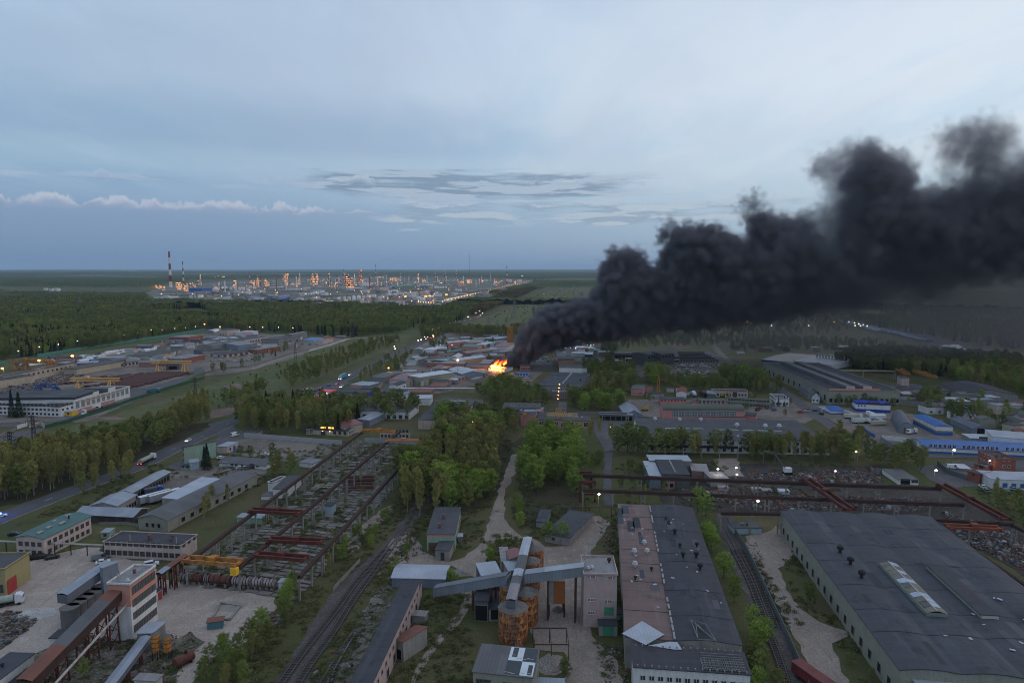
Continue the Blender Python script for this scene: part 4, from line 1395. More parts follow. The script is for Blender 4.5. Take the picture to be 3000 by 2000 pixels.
def big_silo(q,l9,r=4.,ladder=True,sheet=0):
 e=em('steel_silo',q,0,l9,'silo','rusty orange silos in the middle yard')
 n=5
 for i in range(n):
  z0,z1=ztop*(.12+.88*i/n),ztop*(.12+.88*(i+1)/n)
  MB().cyl(0,0,z0,z1-.02,r,n=28,cap=False).b9('ring',SILO_R,e)
  MB().cyl(0,0,z1-.12,z1-.02,r+.06,n=28).b9('flange',SILO_R,e)
 MB().cyl(0,0,0,ztop*.12,r*.9,r,n=28,cap=False).b9('skirt',SILO_R,e)
 k=10
 for i in range(k):
  a0,a1=2*pi*i/k,2*pi*(i+1)/k
  m=MB()
  q_=[(cos(a0)*(r+.2),sin(a0)*(r+.2),ztop),(cos(a1)*(r+.2),sin(a1)*(r+.2),ztop),(0,0,ztop+1.5)]
  m.quad(*q_)
  m.quad(*[(x,y,z-.06)for x,y,z in q_[::-1]])
  m.b9('roof_sheet',SILO_ROOF,e)
 if ladder:
  m=MB()
  for s in(-.5,.5):
   m.bar((s,-r-.45,1.5),(s,-r-.45,ztop+1.2),.1)
  for i in range(int(ztop/.7)):
   m.bar((-.5,-r-.45,1.8+.7*i),(.5,-r-.45,1.8+.7*i),.08)
  for i in range(5):
   z=2+i*ztop/5.2
   m.bar((-.5,-r-.9,z),(.5,-r-.9,z),.08).bar((-.5,-r-.9,z),(-.5,-r,z),.08).bar((.5,-r-.9,z),(.5,-r,z),.08)
  m.b9('ladder',SG,e)
 return e
big_silo(s1,'nearest rusty orange silo, with a ladder cage down its front',4.)
MB().quad((.5,-4.9,.1),(2.7,-4.9,.1),(2.1,-3.7,2.6),(.3,-3.7,2.6)).quad((.5,-4.9,.1),(.3,-3.7,2.6),(.3,-3.7,.1)).quad((2.7,-4.9,.1),(2.7,-3.7,.1),(2.1,-3.7,2.6)).b9('chute',SILO_R,bpy.data.objects['steel_silo'])
s2=un(*tp('C2',(893,868)),ztop);s2.z=0
big_silo(s2,'second rusty orange silo, behind and right of the nearest one',3.4,False)
s3=un(*tp('C2',(800,830)),ztop);s3.z=0
big_silo(s3+Vector((-1.3,1.5,0)),'dark rusty silo half hidden under the middle gallery',3.,False)
s4=un(*tp('C2',(922,632)),ztop);s4.z=0
big_silo(s4,'third rusty orange silo in the row, with a sagging roof',3.2,False)
s5=un(*tp('C2',(938,548)),ztop);s5.z=0
big_silo(s5+Vector((.3,1.5,0)),'farthest rusty orange silo, behind the other three',3.5,False)
WALLT=[ROOF[Z5]('y'),ROOF[Z9]('y'),ROOF[Z6]('y')]
A_=un(*tp('C2',(775,918)),ztop+3.6);A_.z-=2.6
B_=un(*tp('C2',(905,440)),ztop+3.6);B_.z-=2.6
ga9(A_,B_,2.5,2.,Z28,'long weathered gallery lying on top of the rusty silos',TIN_WALL,WALLT,legs=(.96,),leg_w=2)
A_=un(*tp('C2',(200,895)),1.2)
B_=un(*tp('C2',(760,800)),10.)
ga9(A_,B_,3.2,2.8,Z28,'sloping grey tin conveyor gallery rising from the left to the silos',TIN_WALL2,[ROOF[Z18]('y'),ROOF[Z18]('y'),ROOF[Z5]('y')],legs=(.55,.8),cols=1)
A_=un(*tp('C2',(885,790)),10.5)
B_=un(*tp('C2',(1336,735)),14.)
ga9(A_,B_,3.,2.8,Z28,'grey tin conveyor gallery from the silos to the pale tower',TIN_WALL2,[ROOF[Z5]('y'),ROOF['tin']('y')],legs=(.4,.86),cols=1,leg_mat=SB)
h_=gp('C2',(1135,1040))
e=em('loading_hopper',h_,0,'rusty orange loading hopper hanging under the right gallery','hopper')
MB().box(-3.,-2,4,-1.4,2,11).b9('wall',wa_l(Z10),e)
MB().box(-1.35,-2.1,4.2,1.9,2.1,11).b9('bin',shm('rust_orange_sheet',(.3,.105,.035),(.24,.08,.03)),e)
for sx in(-2.9,1.7):
 for sy in(-1.8,1.8):
  MB().box(sx-.25,sy-.25,0,sx+.25,sy+.25,4.).b9('leg',SB,e)
g1=bl('C2','r',(768,622),(890,612),(890,546),11.5,'weigh_house','red tin roofed head house between the silos','grey','red',s9='gy',r9=.7)
bl('C2','r',(758,712),(868,700),(880,627),11.,'weigh_house','grey tin roofed head house in front of the red one','grey','tin',o9=.2)
bl('C2','r',(556,760),(705,742),(730,645),5.5,'shed','open shed with a smooth pale blue-grey tin roof left of the silos',Z19,Z5,s9='shed',r9=.6)
bl('C2','r',(705,642),(765,640),(800,528),5.5,'shed','narrow shed with a dusty pale roof behind the red head house',Z10,Z9)
hp=bl('C2','g',(606,1095),(700,1092),(740,870),1002,'hopper_building','dark flat roofed concrete building against the nearest silo',Z10,Z4,w9=[('f',1,.4,2.6,3.2,'hole')])
bl('C2','r',(498,938),(600,942),(645,868),6,'canopy','dark flat canopy on thin posts left of the hopper building',Z19,Z4,w9=[('f',1,.1,6.,4.8,'hole')])
tw=bl('C2','g',(1330,1138),(1582,1143),(1588,612),742,'concrete_tower','tall pale concrete tower with small bricked-up windows','palepink',Z9,p9=.5,v9=[(.15,.25,Z0,.8),(.27,.3,Z0,.8),(.85,.7,'cap',.8),(.1,.85,'pipe')])
for(s,z,k)in((.27,14.2,'brick'),(.79,14.,'brick'),(.27,7.6,'brick'),(.79,7.2,'brick'),(.27,3.8,'brick')):
 for dx,kk,ww in((-1.,Z0,.7),(0,'brick',1.3),(1.,Z0,.7)):
  if dx==1. and z<13 and s<.5:
   continue
  fm,pm=wme(ww,1.,kk)
  w_=inst('window',fm,tw.root,(tw.L*s+dx,-.04,z))
  inst('pane',pm,w_)
fm,pm=wme(2.6,2.4,'gate_green')
inst('gate',fm,tw.root,(tw.L*.77,-.04,3.6))
m=MB()
for dx in(0,1.1):
 m.bar((dx,0,0),(dx,0,3.4),.12).bar((dx,0,3.4),(dx+.25,0,3.4),.1)
m.bar((-.4,0,0),(1.5,0,1.2),.08).bar((1.5,0,0),(-.4,0,1.2),.08)
m.b9('antenna',pn('antenna_white',(.5,.5,.5)),tw.root,(tw.L*.15,tw.W*.95,tw.h+.4))
bl('C2','g',(1452,1208),(1590,1210),(1590,1085),1128,'garage','low garage with a green double gate at the foot of the pale tower',Z10,Z4,w9=[('f',1,.1,3.4,3.,'gate_green',.2,.8)])
bl('C3','g',(18,1085),(98,1078),(92,1000),1045,'kiosk','tiny white booth with a green door squeezed beside the brown roof',Z0,Z4,w9=[('f',1,.1,1.,1.8,'gate_green')])
bl('C2','g',(133,560),(347,560),(432,226),432,Z15,'long workshop with a peeling mint and brick front beside the gravel road','mint','felt',p9=0.,top=(.86,'salmon'),w9=[('f',1,.1,3.4,3.2,'gate_brown',.05,.4),('r',3,1.5,1.6,1.8,'hole',.1,.6),('r',1,.1,3,3,'gate_red',.7,.95)],v9=[(.45,.55,'stack'),(.4,.22,'stack')])
bl('C2','g',(198,630),(306,634),(332,478),552,'annex','small concrete annex with a dark green door before the mint workshop',Z10,'felt',w9=[('f',1,.2,1.3,2.8,Z20,.3,.7)])
bl('C2','g',(370,498),(405,497),(420,425),450,'kiosk','little grey tin booth against the side of the mint workshop','grey',Z5)
bl('C2','g',(1035,487),(1226,522),(1240,248),425,'store','small store with a blue-grey roof and two parked cars beside it',Z10,'felt_blue',w9=[('f',1,1.2,1.2,1.2,'dark',.2,.5)])
bl('C2','g',(970,380),(1050,385),(1072,246),335,'store','left wing of the small blue-grey roofed store',Z10,'felt_blue')
bl('P','g',(1148,1720),(1304,1724),(1330,1657),1692,'shed','wide windowless shed with a pale blue-grey tin roof right of the railway',Z12,Z5,s9='gx',r9=.9,o9=.3)
lb=bl('P','r',(1040,2110),(1228,1705),(1186,1693),7.5,'ruined_building','long narrow ruined building with a black tarred roof beside the railway','palepink',Z4,o9=.2,w9=[('f',16,4.6,1.2,1.2,'hole',.08,.98),('f',9,.6,2.,2.6,'hole',.05,.98)])
bl('C1','r',(1430,1240),(1520,1280),(1590,1120),4.5,'shed','lean-to with a rusty red tin roof against the ruined building',Z10,'rust',s9='shed_y',r9=.9,w9=[('f',1,.1,3,3,'hole')])
bl('C2','g',(2,1108),(118,1118),(118,1020),1050,'shed','small concrete box shed beside the ruined building',Z10,Z9)
bl('C2','g',(-30,985),(72,985),(75,778),860,'stair_tower','square stair tower at the head of the ruined building','palepink',Z4,w9=[('f',2,1.5,1.2,2.8,'hole')])
bn=bl('C2','r',(485,1482),(944,1530),(972,1337),6.5,Z15,'grey workshop on the lower edge with white and black banners laid on its roof',Z21,Z6,s9='shed',r9=.8,w9=[('f',2,3.6,1.8,1.4,'dark',.05,.3),('f',1,.1,1.8,3.5,'gate_blue',.32,.42),('f',3,3.4,2.2,1.6,'hole',.5,.95)])
WHITE_B=pn('white_banner',(.5,.55,.6),(.42,.46,.52),rough=.5,fine=.05)
BLACK_B=pn('black_banner',(.035,.045,.055),(.05,.055,.06),rough=.5,fine=.05)
LET=pn('white_lettering',(.5,.5,.52),fine=.02)
LET2=pn('grey_lettering',(.2,.22,.26),fine=.02)
def on_roof(x,y,dz=.03):
 return(x*bn.L,y*bn.W,bn.z(0,y*bn.W)+dz)
for k,(x0,x1,lab)in enumerate(((.52,.765,'left banner on the roof, white above and black below'),(.77,.99,'right banner on the roof, black above and white below'))):
 e=em('banner',bn.a+bn.d*0,atan2(bn.d.y,bn.d.x),lab,'banner','banners laid on the workshop roof')
 for(ya,yb,mt)in((.02,.5,BLACK_B if k==0 else WHITE_B),(.503,.99,WHITE_B if k==0 else BLACK_B)):
  MB().quad(on_roof(x0,ya),on_roof(x1,ya),on_roof(x1,yb),on_roof(x0,yb)).b9('sheet',mt,e)
 bx0,bx1=(x0+.05,x0+.14)if k==0 else(x1-.1,x1-.025)
 ya,yb=(.63,.98)if k==0 else(.05,.4)
 MB().quad(on_roof(bx0,ya,.04),on_roof(bx1,ya,.04),on_roof(bx1,yb,.04),on_roof(bx0,yb,.04)).b9('box',BLACK_B,e)
 sl=atan2(.8,bn.W)
 sz=1.25
 rot=(sl,0,pi/2)
 if k==0:
  for i,(tx,yy_)in enumerate((('ТОРЫЕ',.06),('РОЮЯ',.06),('ПОДСАРОК',.04))):
   o_=lettering(tx,sz*.95,LET,e,on_roof(x0+.062+.055*i,yy_,.05),(0,-0,0))
   o_.rotation_euler=Matrix(((0,-1,0),(1,0,0),(0,0,1))).to_euler()
   o_.scale=(.82,1,1)
  lettering('1700',1.,LET,e,on_roof(bx0+.06,.68,.06),(0,0,pi/2))
  for i,tx in enumerate(('Тел.','аренда')):
   lettering(tx,.7,LET2,e,on_roof(x0+.19+.03*i,.58,.05),(0,0,pi/2))
 else:
  for i,(tx,yy_)in enumerate((('ХОРЫЕ',.56),('МОЮ',.6),('СУХЭС',.58))):
   lettering(tx,sz*.85,LET,e,on_roof(x0+.06+.06*i,yy_,.05),(0,0,pi/2))
  lettering('LOTEL',1.,LET,e,on_roof(bx0+.055,.09,.06),(0,0,pi/2))
  for i,tx in enumerate(('аренда','склад')):
   lettering(tx,.8,LET2,e,on_roof(x0+.045+.035*i,.08,.05),(0,0,pi/2))
e=em('scrap_pen',gp('C2',(950,1390)),0,'rusty steel pen holding scrap beside the banner roof','scrap pen')
m=MB()
for x in(0,4.5,9):
 for y in(0,8):
  m.bar((x,y,0),(x,y,4.2),.22)
for y in(0,8):
 m.bar((0,y,4.2),(9,y,4.2),.25)
for x in(0,4.5,9):
 m.bar((x,0,4.2),(x,8,4.2),.18)
m.b9('frame',SB,e)
bl('C2','g',(960,1640),(1180,1650),(1185,1555),1570,'shed','low tin shed on the lower edge right of the banner roof','grey','tin',s9='shed',r9=.3)
H1=bl('P','r',(1976,1876),(1902,1481),(1811,1486),8.6,'brown_hall','long hall with a faded reddish brown felt roof',Z10,'felt_brown',o9=.15)
H2=bl('P','r',(1902,1481),(1976,1876),(2182,1912),8.8,'dark_hall','long hall with a dark grey felt roof beside the brown one',Z10,Z4,o9=.15,s9='gx',r9=.7)
for(x,y,kind,sc)in((.66,.6,Z0,1.1),(.36,.52,Z0,1.2),(.7,.53,Z0,1.1),(.34,.42,Z0,1.2),(.75,.4,'cap',.7),(.32,.33,'cap',.7)):
 x,y=y,1-x
 inst('roof_vent',vme(kind),H1.root,(x*H1.L,y*H1.W,H1.z(x*H1.L,y*H1.W)),0,sc)
for(x,y,kind,sc)in((.42,.7,'cap',1.),(.45,.58,'cap',.8),(.46,.5,'cap',1.),(.72,.51,'cap',1.1),(.72,.42,'cap',1.1),(.8,.6,'cap',.9),(.3,.84,'cap',.6)):
 x,y=1-y,x
 inst('roof_vent',vme(kind),H2.root,(x*H2.L,y*H2.W,H2.z(x*H2.L,y*H2.W)),0,sc)
m_=pn('pale_parapet_cap',(.26,.25,.25))
for i in range(26):
 f=(i+.5)/26
 if rnd.random()<.75:
  inst('parapet_cap',MB().box(-1.6,-.25,0,1.6,.25,.35).mesh('parapet_cap',m_)if i==0 else bpy.data.meshes['parapet_cap'],H2.root,(f*H2.L,.1,8.95),rnd.uniform(-.03,.03),(rnd.uniform(.4,1.2),1,1))
SCRAPM=pn('pale_scrap_sheet',(.34,.38,.44),(.26,.29,.33))
for i in range(26):
 hall=H1 if i%2 else H2
 x,y=rnd.uniform(.15,.85)*hall.L,rnd.uniform(.1,.9)*hall.W
 o_=inst('loose_sheet',bpy.data.meshes['loose_sheet']if 'loose_sheet' in bpy.data.meshes else MB().box(-.6,-.35,0,.6,.35,.07).mesh('loose_sheet',SCRAPM),hall.root,(x,y,hall.z(x,y)),rnd.uniform(0,3),rnd.uniform(.3,1.))
q=gp('C3',(222,1187),9.)
e=em('roof_sheet',q,radians(8),'large torn sheet of pale tin lying across the end of the brown roof','tin sheet')
v=[gp('C3',p,9.3)-q for p in((58,1182),(240,1280),(384,1190),(212,1096))]
e.rotation_euler=(0,0,0)
MB().quad(*[(a.x,a.y,.05+.35*(i%2))for i,a in enumerate(v)]).quad(*[(a.x,a.y,.13+.35*(i%2))for i,a in enumerate(v)]).b9('sheet',ROOF[Z5]('x'),e)
q=gp('C3',(390,1285),9.)
e=em('roof_sheet',q,0,'crumpled strip of pale tin at the end of the halls','tin sheet')
v=[gp('C3',p,9.2)-q for p in((262,1280),(460,1312),(520,1312),(480,1255),(420,1250))]
MB().quad(*[(a.x,a.y,.1+.3*rnd.random())for a in v]).b9('sheet',ROOF[Z5]('x'),e)
q=gp('C3',(600,1160),9.6)
e=em('collapsed_truss',q,0,'collapsed roof truss sticking out of a hole in the dark roof','roof truss')
m=MB()
pp=[gp('C3',p,9.9)-q for p in((585,1090),(640,1240),(780,1255),(700,1130),(620,1105),(690,1190))]
for a in range(len(pp)):
 for b in range(a+1,len(pp)):
  if(a+b)%2:
   m.bar(pp[a]+Vector((0,0,.2)),pp[b]+Vector((0,0,.3*rnd.random()+.3)),.18)
m.b9('truss',pn('grey_weathered_steel',(.16,.17,.17)),e)
wb=bl('C3','r',(150,1446),(1042,1506),(1000,1355),8.4,Z27,'white office block on the lower edge with a ruined roof full of rafters',Z0,Z4,s9='shed',r9=.5,o9=.3,w9=[('f',12,5.4,1.3,1.3,Z0,.04,.97),('f',12,2.2,1.3,1.3,Z0,.04,.97)])
m0=MB().box(-.07,0,0,.07,wb.W*.9,.14).mesh('rafter',pn('grey_rafter',(.17,.165,.17)))
for i in range(28):
 x=wb.L*(.6+.37*i/28)
 inst('rafter',m0,wb.root,(x,.3,wb.z(0,.3)+.15),rnd.uniform(-.05,.05))
m0=MB().box(0,-.07,0,wb.L*.36,.07,.12).mesh('batten',pn('grey_rafter',(.17,.165,.17)))
for i in range(7):
 y=wb.W*(.1+.8*i/7)
 inst('batten',m0,wb.root,(wb.L*.61,y,wb.z(0,y)+.3),rnd.uniform(-.02,.02))
m0=MB().box(-.15,-.15,0,.15,.15,.5).mesh('parapet_stub',wa_l(Z10))
for i in range(16):
 inst('parapet_stub',m0,wb.root,(wb.L*(i+.5)/16,.1,wb.h+.2))
 inst('parapet_stub',m0,wb.root,(wb.L*(i+.5)/16,wb.W-.2,wb.z(0,wb.W)))
H3=bl('P','r',(2288,1497),(2636,1962),(2722,1512),8.6,'great_hall','huge hall with a dark blue-grey roof of shallow vaults, largest on the right',Z21,'felt_blue',s9='wave4_x',r9=.6,o9=.2,w9=[('f',17,1.4,2.,2.6,'hole',.02,.98)])
def on3(px_,py_):
 p=un(px_,py_,H3.h+.5)
 q=p-H3.a
 return(q.dot(H3.d),q.dot(H3.n))
for(px_,py_)in((2461,1620),(2491,1654),(2524,1694)):
 x,y=on3(px_,py_)
 inst('roof_vent',vme('cap'),H3.root,(x,y,H3.z(x,y)),0,1.35)
PATCHM=[pn('felt_patch_%d'%i,c_,tuple(x*.8 for x in c_),scale=.5,rough=.8)for i,c_ in enumerate(((.034,.036,.048),(.075,.078,.092),(.05,.055,.075)))]
SEAM=pn('tar_seam',(.02,.021,.026))
for hall,n_,k0 in((H3,26,0),(H2,14,0),(H1,9,0)):
 for i in range(n_):
  x,y=rnd.uniform(.08,.9)*hall.L,rnd.uniform(.08,.9)*hall.W
  lx,ly=rnd.uniform(3,11),rnd.uniform(.9,3)
  m=MB()
  q_=[(x,y),(x+lx,y+rnd.uniform(-.2,.2)),(x+lx,y+ly),(x,y+ly)]
  m.quad(*[(a,b,hall.z(a,b)+.03)for a,b in q_])
  m.b9('roof_patch',PATCHM[rnd.randrange(3)],hall.root)
 for i in range(1,7):
  x=hall.L*i/7+rnd.uniform(-4,4)
  m=MB()
  k=24
  for j in range(k):
   ya_,yb_=hall.W*j/k,hall.W*(j+1)/k
   m.quad((x-.12,ya_,hall.z(x,ya_)+.05),(x+.12,ya_,hall.z(x,ya_)+.05),(x+.12,yb_,hall.z(x,yb_)+.05),(x-.12,yb_,hall.z(x,yb_)+.05))
  m.b9('roof_seam',SEAM,hall.root)
def on_hall(px_,py_,z):
 q=un(px_,py_,z)-H3.a
 return q.dot(H3.d),q.dot(H3.n)
sk=em('roof_lantern',H3.a,atan2(H3.d.y,H3.d.x),'glazed roof lantern with pale and missing panes on the great hall','roof lantern')
GL=[pn('pale_pane',(.36,.41,.52),rough=.3),pn('tan_pane',(.17,.155,.13)),pn('grey_pane',(.12,.12,.12))]
zb=H3.h+.75
xn,yn=on_hall(2712,1797,zb+.6)
xf,yf=on_hall(2584,1650,zb+.6)
xw,yw=on_hall(2764,1797,zb+.6)
ya,wd=yf,max(2.2,(yw-yn)/2)
ya=(yf+yn)/2
L_=xn-xf
MB().box(xf,ya-.3,zb-.6,xn,ya,zb+.9).box(xf,ya+2*wd,zb-.6,xn,ya+2*wd+.3,zb+.9).box(xn-.3,ya+.001,zb-.6,xn,ya+2*wd-.001,zb+.9).b9('kerb',pn('green_grey_frame',(.2,.22,.19)),sk)
n=11
for i in range(n):
 for s in(0,1):
  xa,xb=xf+L_*i/n+.1,xf+L_*(i+1)/n-.1
  y0,y1=ya+s*wd+.08,ya+(s+1)*wd-.08
  za,zc=(zb+.95,zb+1.5)if s==0 else(zb+1.5,zb+.95)
  pick=0 if(s==1 and i in(0,2,7,8,9))or(s==0 and i in(4,7))or(s==1 and i==4)else(1 if rnd.random()<.7 else 2)
  MB().quad((xa,y0,za),(xb,y0,za),(xb,y1,zc),(xa,y1,zc)).b9('pane',GL[pick],sk)
MB().box(xf,ya+wd-.07,zb+1.4,xn,ya+wd+.07,zb+1.58).b9('ridge',pn('white_frame',(.5,.5,.5)),sk)
xn,yn=on_hall(2864,1803,zb+.6)
xf,yf=on_hall(2722,1658,zb+.6)
ya=(yf+yn)/2
e=em('roof_lantern',H3.a,atan2(H3.d.y,H3.d.x),'felt-covered roof lantern with a mossy side, right of the glazed one','roof lantern')
MB().box(xf,ya,zb-.6,xn,ya+4.4,zb+.9).b9('side',wa_l(Z21),e)
MB().box(xf-.1,ya-.15,zb+.902,xn+.1,ya+4.55,zb+1.1).b9('roof',ROOF[Z4]('x'),e)
MB().box(xn+.002,ya+.1,zb-.4,xn+.1,ya+4.3,zb+.8).b9('end_board',wa_l(Z7),e)
bl('C4','r',(800,1640),(1640,1640),(1560,1522),6.,'lean_to','lean-to with a pale, rust-streaked tin roof at the near end of the great hall',Z10,Z5,s9='shed',r9=.6)
for i in range(14):
 f=i/14
 inst('loose_sheet',bpy.data.meshes['loose_sheet'],H3.root,(rnd.uniform(.3,.9)*H3.L,rnd.uniform(.3,.9)*H3.W,H3.h+.8),rnd.uniform(0,3),rnd.uniform(.4,1.2))
bl('C3','g',(915,430),(1127,426),(1100,338),385,'guard_hut','light blue hut with a rubbish-strewn roof at the head of the right-hand rails',Z26,'felt',v9=[(.4,.5,'box',.7),(.55,.4,'cap',.5)])
fe9('C3',[(905,395),(1000,545),(1060,665),(1130,810),(1220,1010),(1320,1220),(1420,1450),(1500,1640)],2.2,3.,pn('blue_grey_fence',(.12,.15,.17),(.2,.19,.18),scale=.5),'blue-grey panel fence between the right-hand rails and the gravel road')
def rails(t,pts,label_name='rail_track',gauge=1.52,sleeper=0.):
 W=[gp(t,p)for p in pts]
 Q=[]
 for i in range(len(W)-1):
  p0,p1,p2,p3=W[max(i-1,0)],W[i],W[i+1],W[min(i+2,len(W)-1)]
  k=max(2,int((p2-p1).length/4))
  for j in range(k):
   s=j/k
   Q.append(.5*((2*p1)+(p2-p0)*s+(2*p0-5*p1+4*p2-p3)*s*s+(3*p1-p0-3*p2+p3)*s**3))
 Q.append(W[-1])
 z=LAYER[0]+.25
 m=MB()
 for i in range(len(Q)-1):
  d=(Q[i+1]-Q[i]).normalized()
  nn=Vector((-d.y,d.x,0))*gauge/2
  for s in(-1,1):
   m.bar(Q[i]+nn*s+Vector((0,0,z)),Q[i+1]+nn*s+Vector((0,0,z)),.16,.2)
 o_=m.b9('rail',pn('rail_steel',(.1,.085,.085),(.06,.04,.035),rough=.5))
 tag(o_,kind='structure')
 sm_=MB().box(-.13,-1.35,0,.13,1.35,.16).mesh('sleeper',pn('sleeper_wood',(.075,.068,.065),(.05,.045,.04)))
 tot=0.
 cnt=0
 for i in range(len(Q)-1):
  seg=(Q[i+1]-Q[i])
  L=seg.length
  k=max(1,int(L/.95))
  for j in range(k):
   q=Q[i]+seg*(j/k)
   if q.y<235 and cnt<120:
    inst('sleeper',sm_,o_,(q.x,q.y,LAYER[0]+.02),atan2(seg.y,seg.x)+rnd.uniform(-.02,.02))
    cnt+=1
 return Q
rails('C1',[(555,1620),(700,1410),(860,1200),(1010,1010),(1160,800),(1330,610),(1450,470),(1560,350)])
rails('C1',[(700,1600),(800,1440),(980,1190),(1130,950),(1260,770),(1350,640),(1440,520),(1500,440)])
rails('C1',[(900,1590),(1000,1420),(1100,1260),(1180,1160)])
rails('C3',[(800,330),(870,470),(960,640),(1040,800),(1110,980),(1180,1180),(1270,1420),(1330,1620)])
rails('C3',[(850,300),(920,450),(1010,620),(1090,780),(1160,960),(1240,1160)])
e=em('goods_wagon',un(2396,2020),radians(112),'dark red goods wagon on the rails at the lower right edge','wagon')
MB().box(-7,-1.5,1.1,7,1.5,3.6).b9('body',pn('wagon_red',(.16,.03,.035),(.1,.025,.03)),e)
MB().box(-7.2,-1.6,3.602,7.2,1.6,3.75).b9('roof',pn('wagon_roof',(.15,.05,.05)),e)
for x in(-5,-3.4,3.4,5):
 MB().t9((x,-.9,.75),(x,.9,.75),.5,12).b9('wheelset',TYRE,e)
a_,b_=gp('C1',(-175,800)),gp('C1',(600,858))
dd=(b_-a_)
az_=atan2(dd.y,dd.x)
DR={'rust':pn('rust_drum',(.14,.055,.045),(.09,.04,.035),scale=.6),Z0:pn('dirty_white_drum',(.33,.31,.32),(.15,.1,.09),scale=.7),'grey':pn('grey_drum',(.22,.21,.21),(.12,.1,.1),scale=.6)}
segs=[(0,.11,'grey'),(.115,.22,'rust'),(.24,.3,'grey'),(.3,.5,'rust'),(.52,.6,Z0),(.61,.7,Z0),(.72,.82,Z0),(.83,.93,Z0)]
for i,(f0,f1,k)in enumerate(segs):
 p=a_+dd*f0
 Ls=dd.length*(f1-f0)
 e=em('storage_drum',p,az_,'%s drum lying in the row before the crane tracks, number %s from the left'%({'rust':'rust-brown',Z0:'dirty white','grey':'grey'}[k],['one','two','three','four','five','six','seven','eight'][i]),'drum','drums in a row before the crane tracks')
 MB().t9((0,0,2.2),(Ls-.3,0,2.2),1.35,16).b9('shell',DR[k],e)
 for x in(.2,.5,.8):
  MB().t9((Ls*x,0,2.2),(Ls*x+.22,0,2.2),1.43,16).b9('hoop',SB,e)
 for x in(.25,.75):
  MB().box(Ls*x-.4,-1.1,0,Ls*x+.4,1.1,1.1).b9('saddle',CONC,e)
 MB().cyl(Ls*.5,0,3.5,4.,.4,n=8).b9('manhole',SB,e)
q=a_+dd*.945
bl('C1','g',(566,862),(612,862),(628,770),800,'kiosk','small whitewashed cabin at the right end of the row of drums',Z0,Z5)
GR='old crane runways on concrete columns'
CT=[((1062,1262),(545,1646),'left'),((1170,1262),(700,1660),'middle'),((1257,1272),(876,1687),'right')]
for p0,p1,nm in CT:
 ctr('P',p1,p0,8.2,9.,'%s of the three rusty crane runways over the derelict casting yard'%{'left':'leftmost','middle':'middle one','right':'rightmost'}[nm],GR)
ctr('P',(1312,1278),(1262,1312),8.2,9,'short leftover of a crane runway right of the casting yard',GR)
cbr('C1',(352,258),(728,280),8.3,'dark red bridge crane across the left bay, halfway along',SR)
cbr('C1',(490,485),(900,503),8.3,'dark red bridge crane across the right bay, in front of the other',SR)
cbr('C1',(392,600),(775,632),8.3,'nearest dark red bridge crane, at the near end of the right bay',SR)
cbr('P',(545,1643),(702,1655),8.3,'orange bridge crane at the near end of the left bay',SO,wid=3.4,cab=True)
cbr('B1',(1812,842),(2185,852),8.3,'orange bridge crane at the far end of the left bay',SO)
cbr('B1',(2085,955),(2480,962),8.3,'pale orange bridge crane at the far end of the right bay',pn('pale_orange_steel',(.42,.2,.12),(.3,.14,.08)))
SLABM=[pn('slab_%d'%i,c1,c2,scale=.4)for i,(c1,c2)in enumerate((((.17,.155,.145),(.11,.1,.085)),((.145,.13,.122),(.09,.082,.07)),((.14,.105,.092),(.09,.075,.065)),((.2,.185,.172),(.14,.125,.115))))]
slab=em('casting_yard_floor',gp('P',(900,1500)),0,'broken concrete slabs and casting beds on the ground between the crane runways','yard floor')
slab['kind']='structure'
del slab['label'],slab['category']
sl_mesh=[MB().box(-1.45,-.95,0,1.45,.95,.16).mesh('slab',m_)for m_ in SLABM]
so=slab.location
cntS=0
for bay in((0,1),(1,2)):
 (f0,n0,_),(f1,n1,_)=CT[bay[0]],CT[bay[1]]
 F0,N0,F1,N1=[un(*p,8.2)for p in(f0,n0,f1,n1)]
 for q_ in(F0,N0,F1,N1):
  q_.z=0
 rows=66
 for i in range(rows):
  f=(i+.5)/rows
  if vno(np.array([[f*14+bay[0]*7,3.3]]),1.,41)[0]>.66:
   continue
  kk=rnd.choice((0,0,1,3,2 if f>.5 else 1))
  a,b=N0.lerp(F0,f),N1.lerp(F1,f)
  cols_=4
  for j in range(cols_):
   if rnd.random()<.28:
    continue
   g_=(j+.7)/(cols_+.4)
   p=a.lerp(b,g_)
   wdt_=(b-a).length/(cols_+.4)/3.
   inst('slab',sl_mesh[kk],slab,(p.x-so.x,p.y-so.y,LAYER[0]+rnd.uniform(0.,.12)),atan2((b-a).y,(b-a).x)+rnd.gauss(0,.03),(wdt_*rnd.uniform(.85,.98),rnd.uniform(.9,1.25),rnd.choice((.5,.7,1))))
   cntS+=1
for(t_,p,n,c_)in(('C1',(1170,100),6,2),('B1',(1750,1440),5,2)):
 q=gp(t_,p)
 e=em('casting_pit',q,radians(8),'row of %d rust-red casting moulds %s'%(n,'in the right bay' if t_=='C1' else 'farther off, near the middle runway'),'moulds')
 for i in range(n):
  MB().box(-7,i*2.6,0,7,i*2.6+.5,.9).b9('mould',SB if i%2 else pn('rust_mould',(.17,.08,.06)),e)
GR2='rusty crane runways over the scrap yard'
ctr('P',(1708,1388),(2757,1427),8.5,12,'far rusty runway over the scrap yard, running across behind the pipe frame',GR2,SR if False else SB,wid=1.4,beam_h=1.3)
ctr('P',(1708,1432),(2824,1475),8.5,12,'second rusty runway over the scrap yard, nearest the long halls',GR2,SB,wid=1.2,beam_h=1.2)
ctr('P',(2112,1500),(2286,1502),8.5,10,'short rusty runway between the willows and the great hall',GR2,SB)
ctr('P',(2716,1518),(2972,1533),8.5,10,'rusty runway behind the far right corner of the great hall',GR2,SB)
ctr('P',(2732,1527),(3120,1790),8.3,10,'dark runway along the right side of the great hall',GR2,SB)
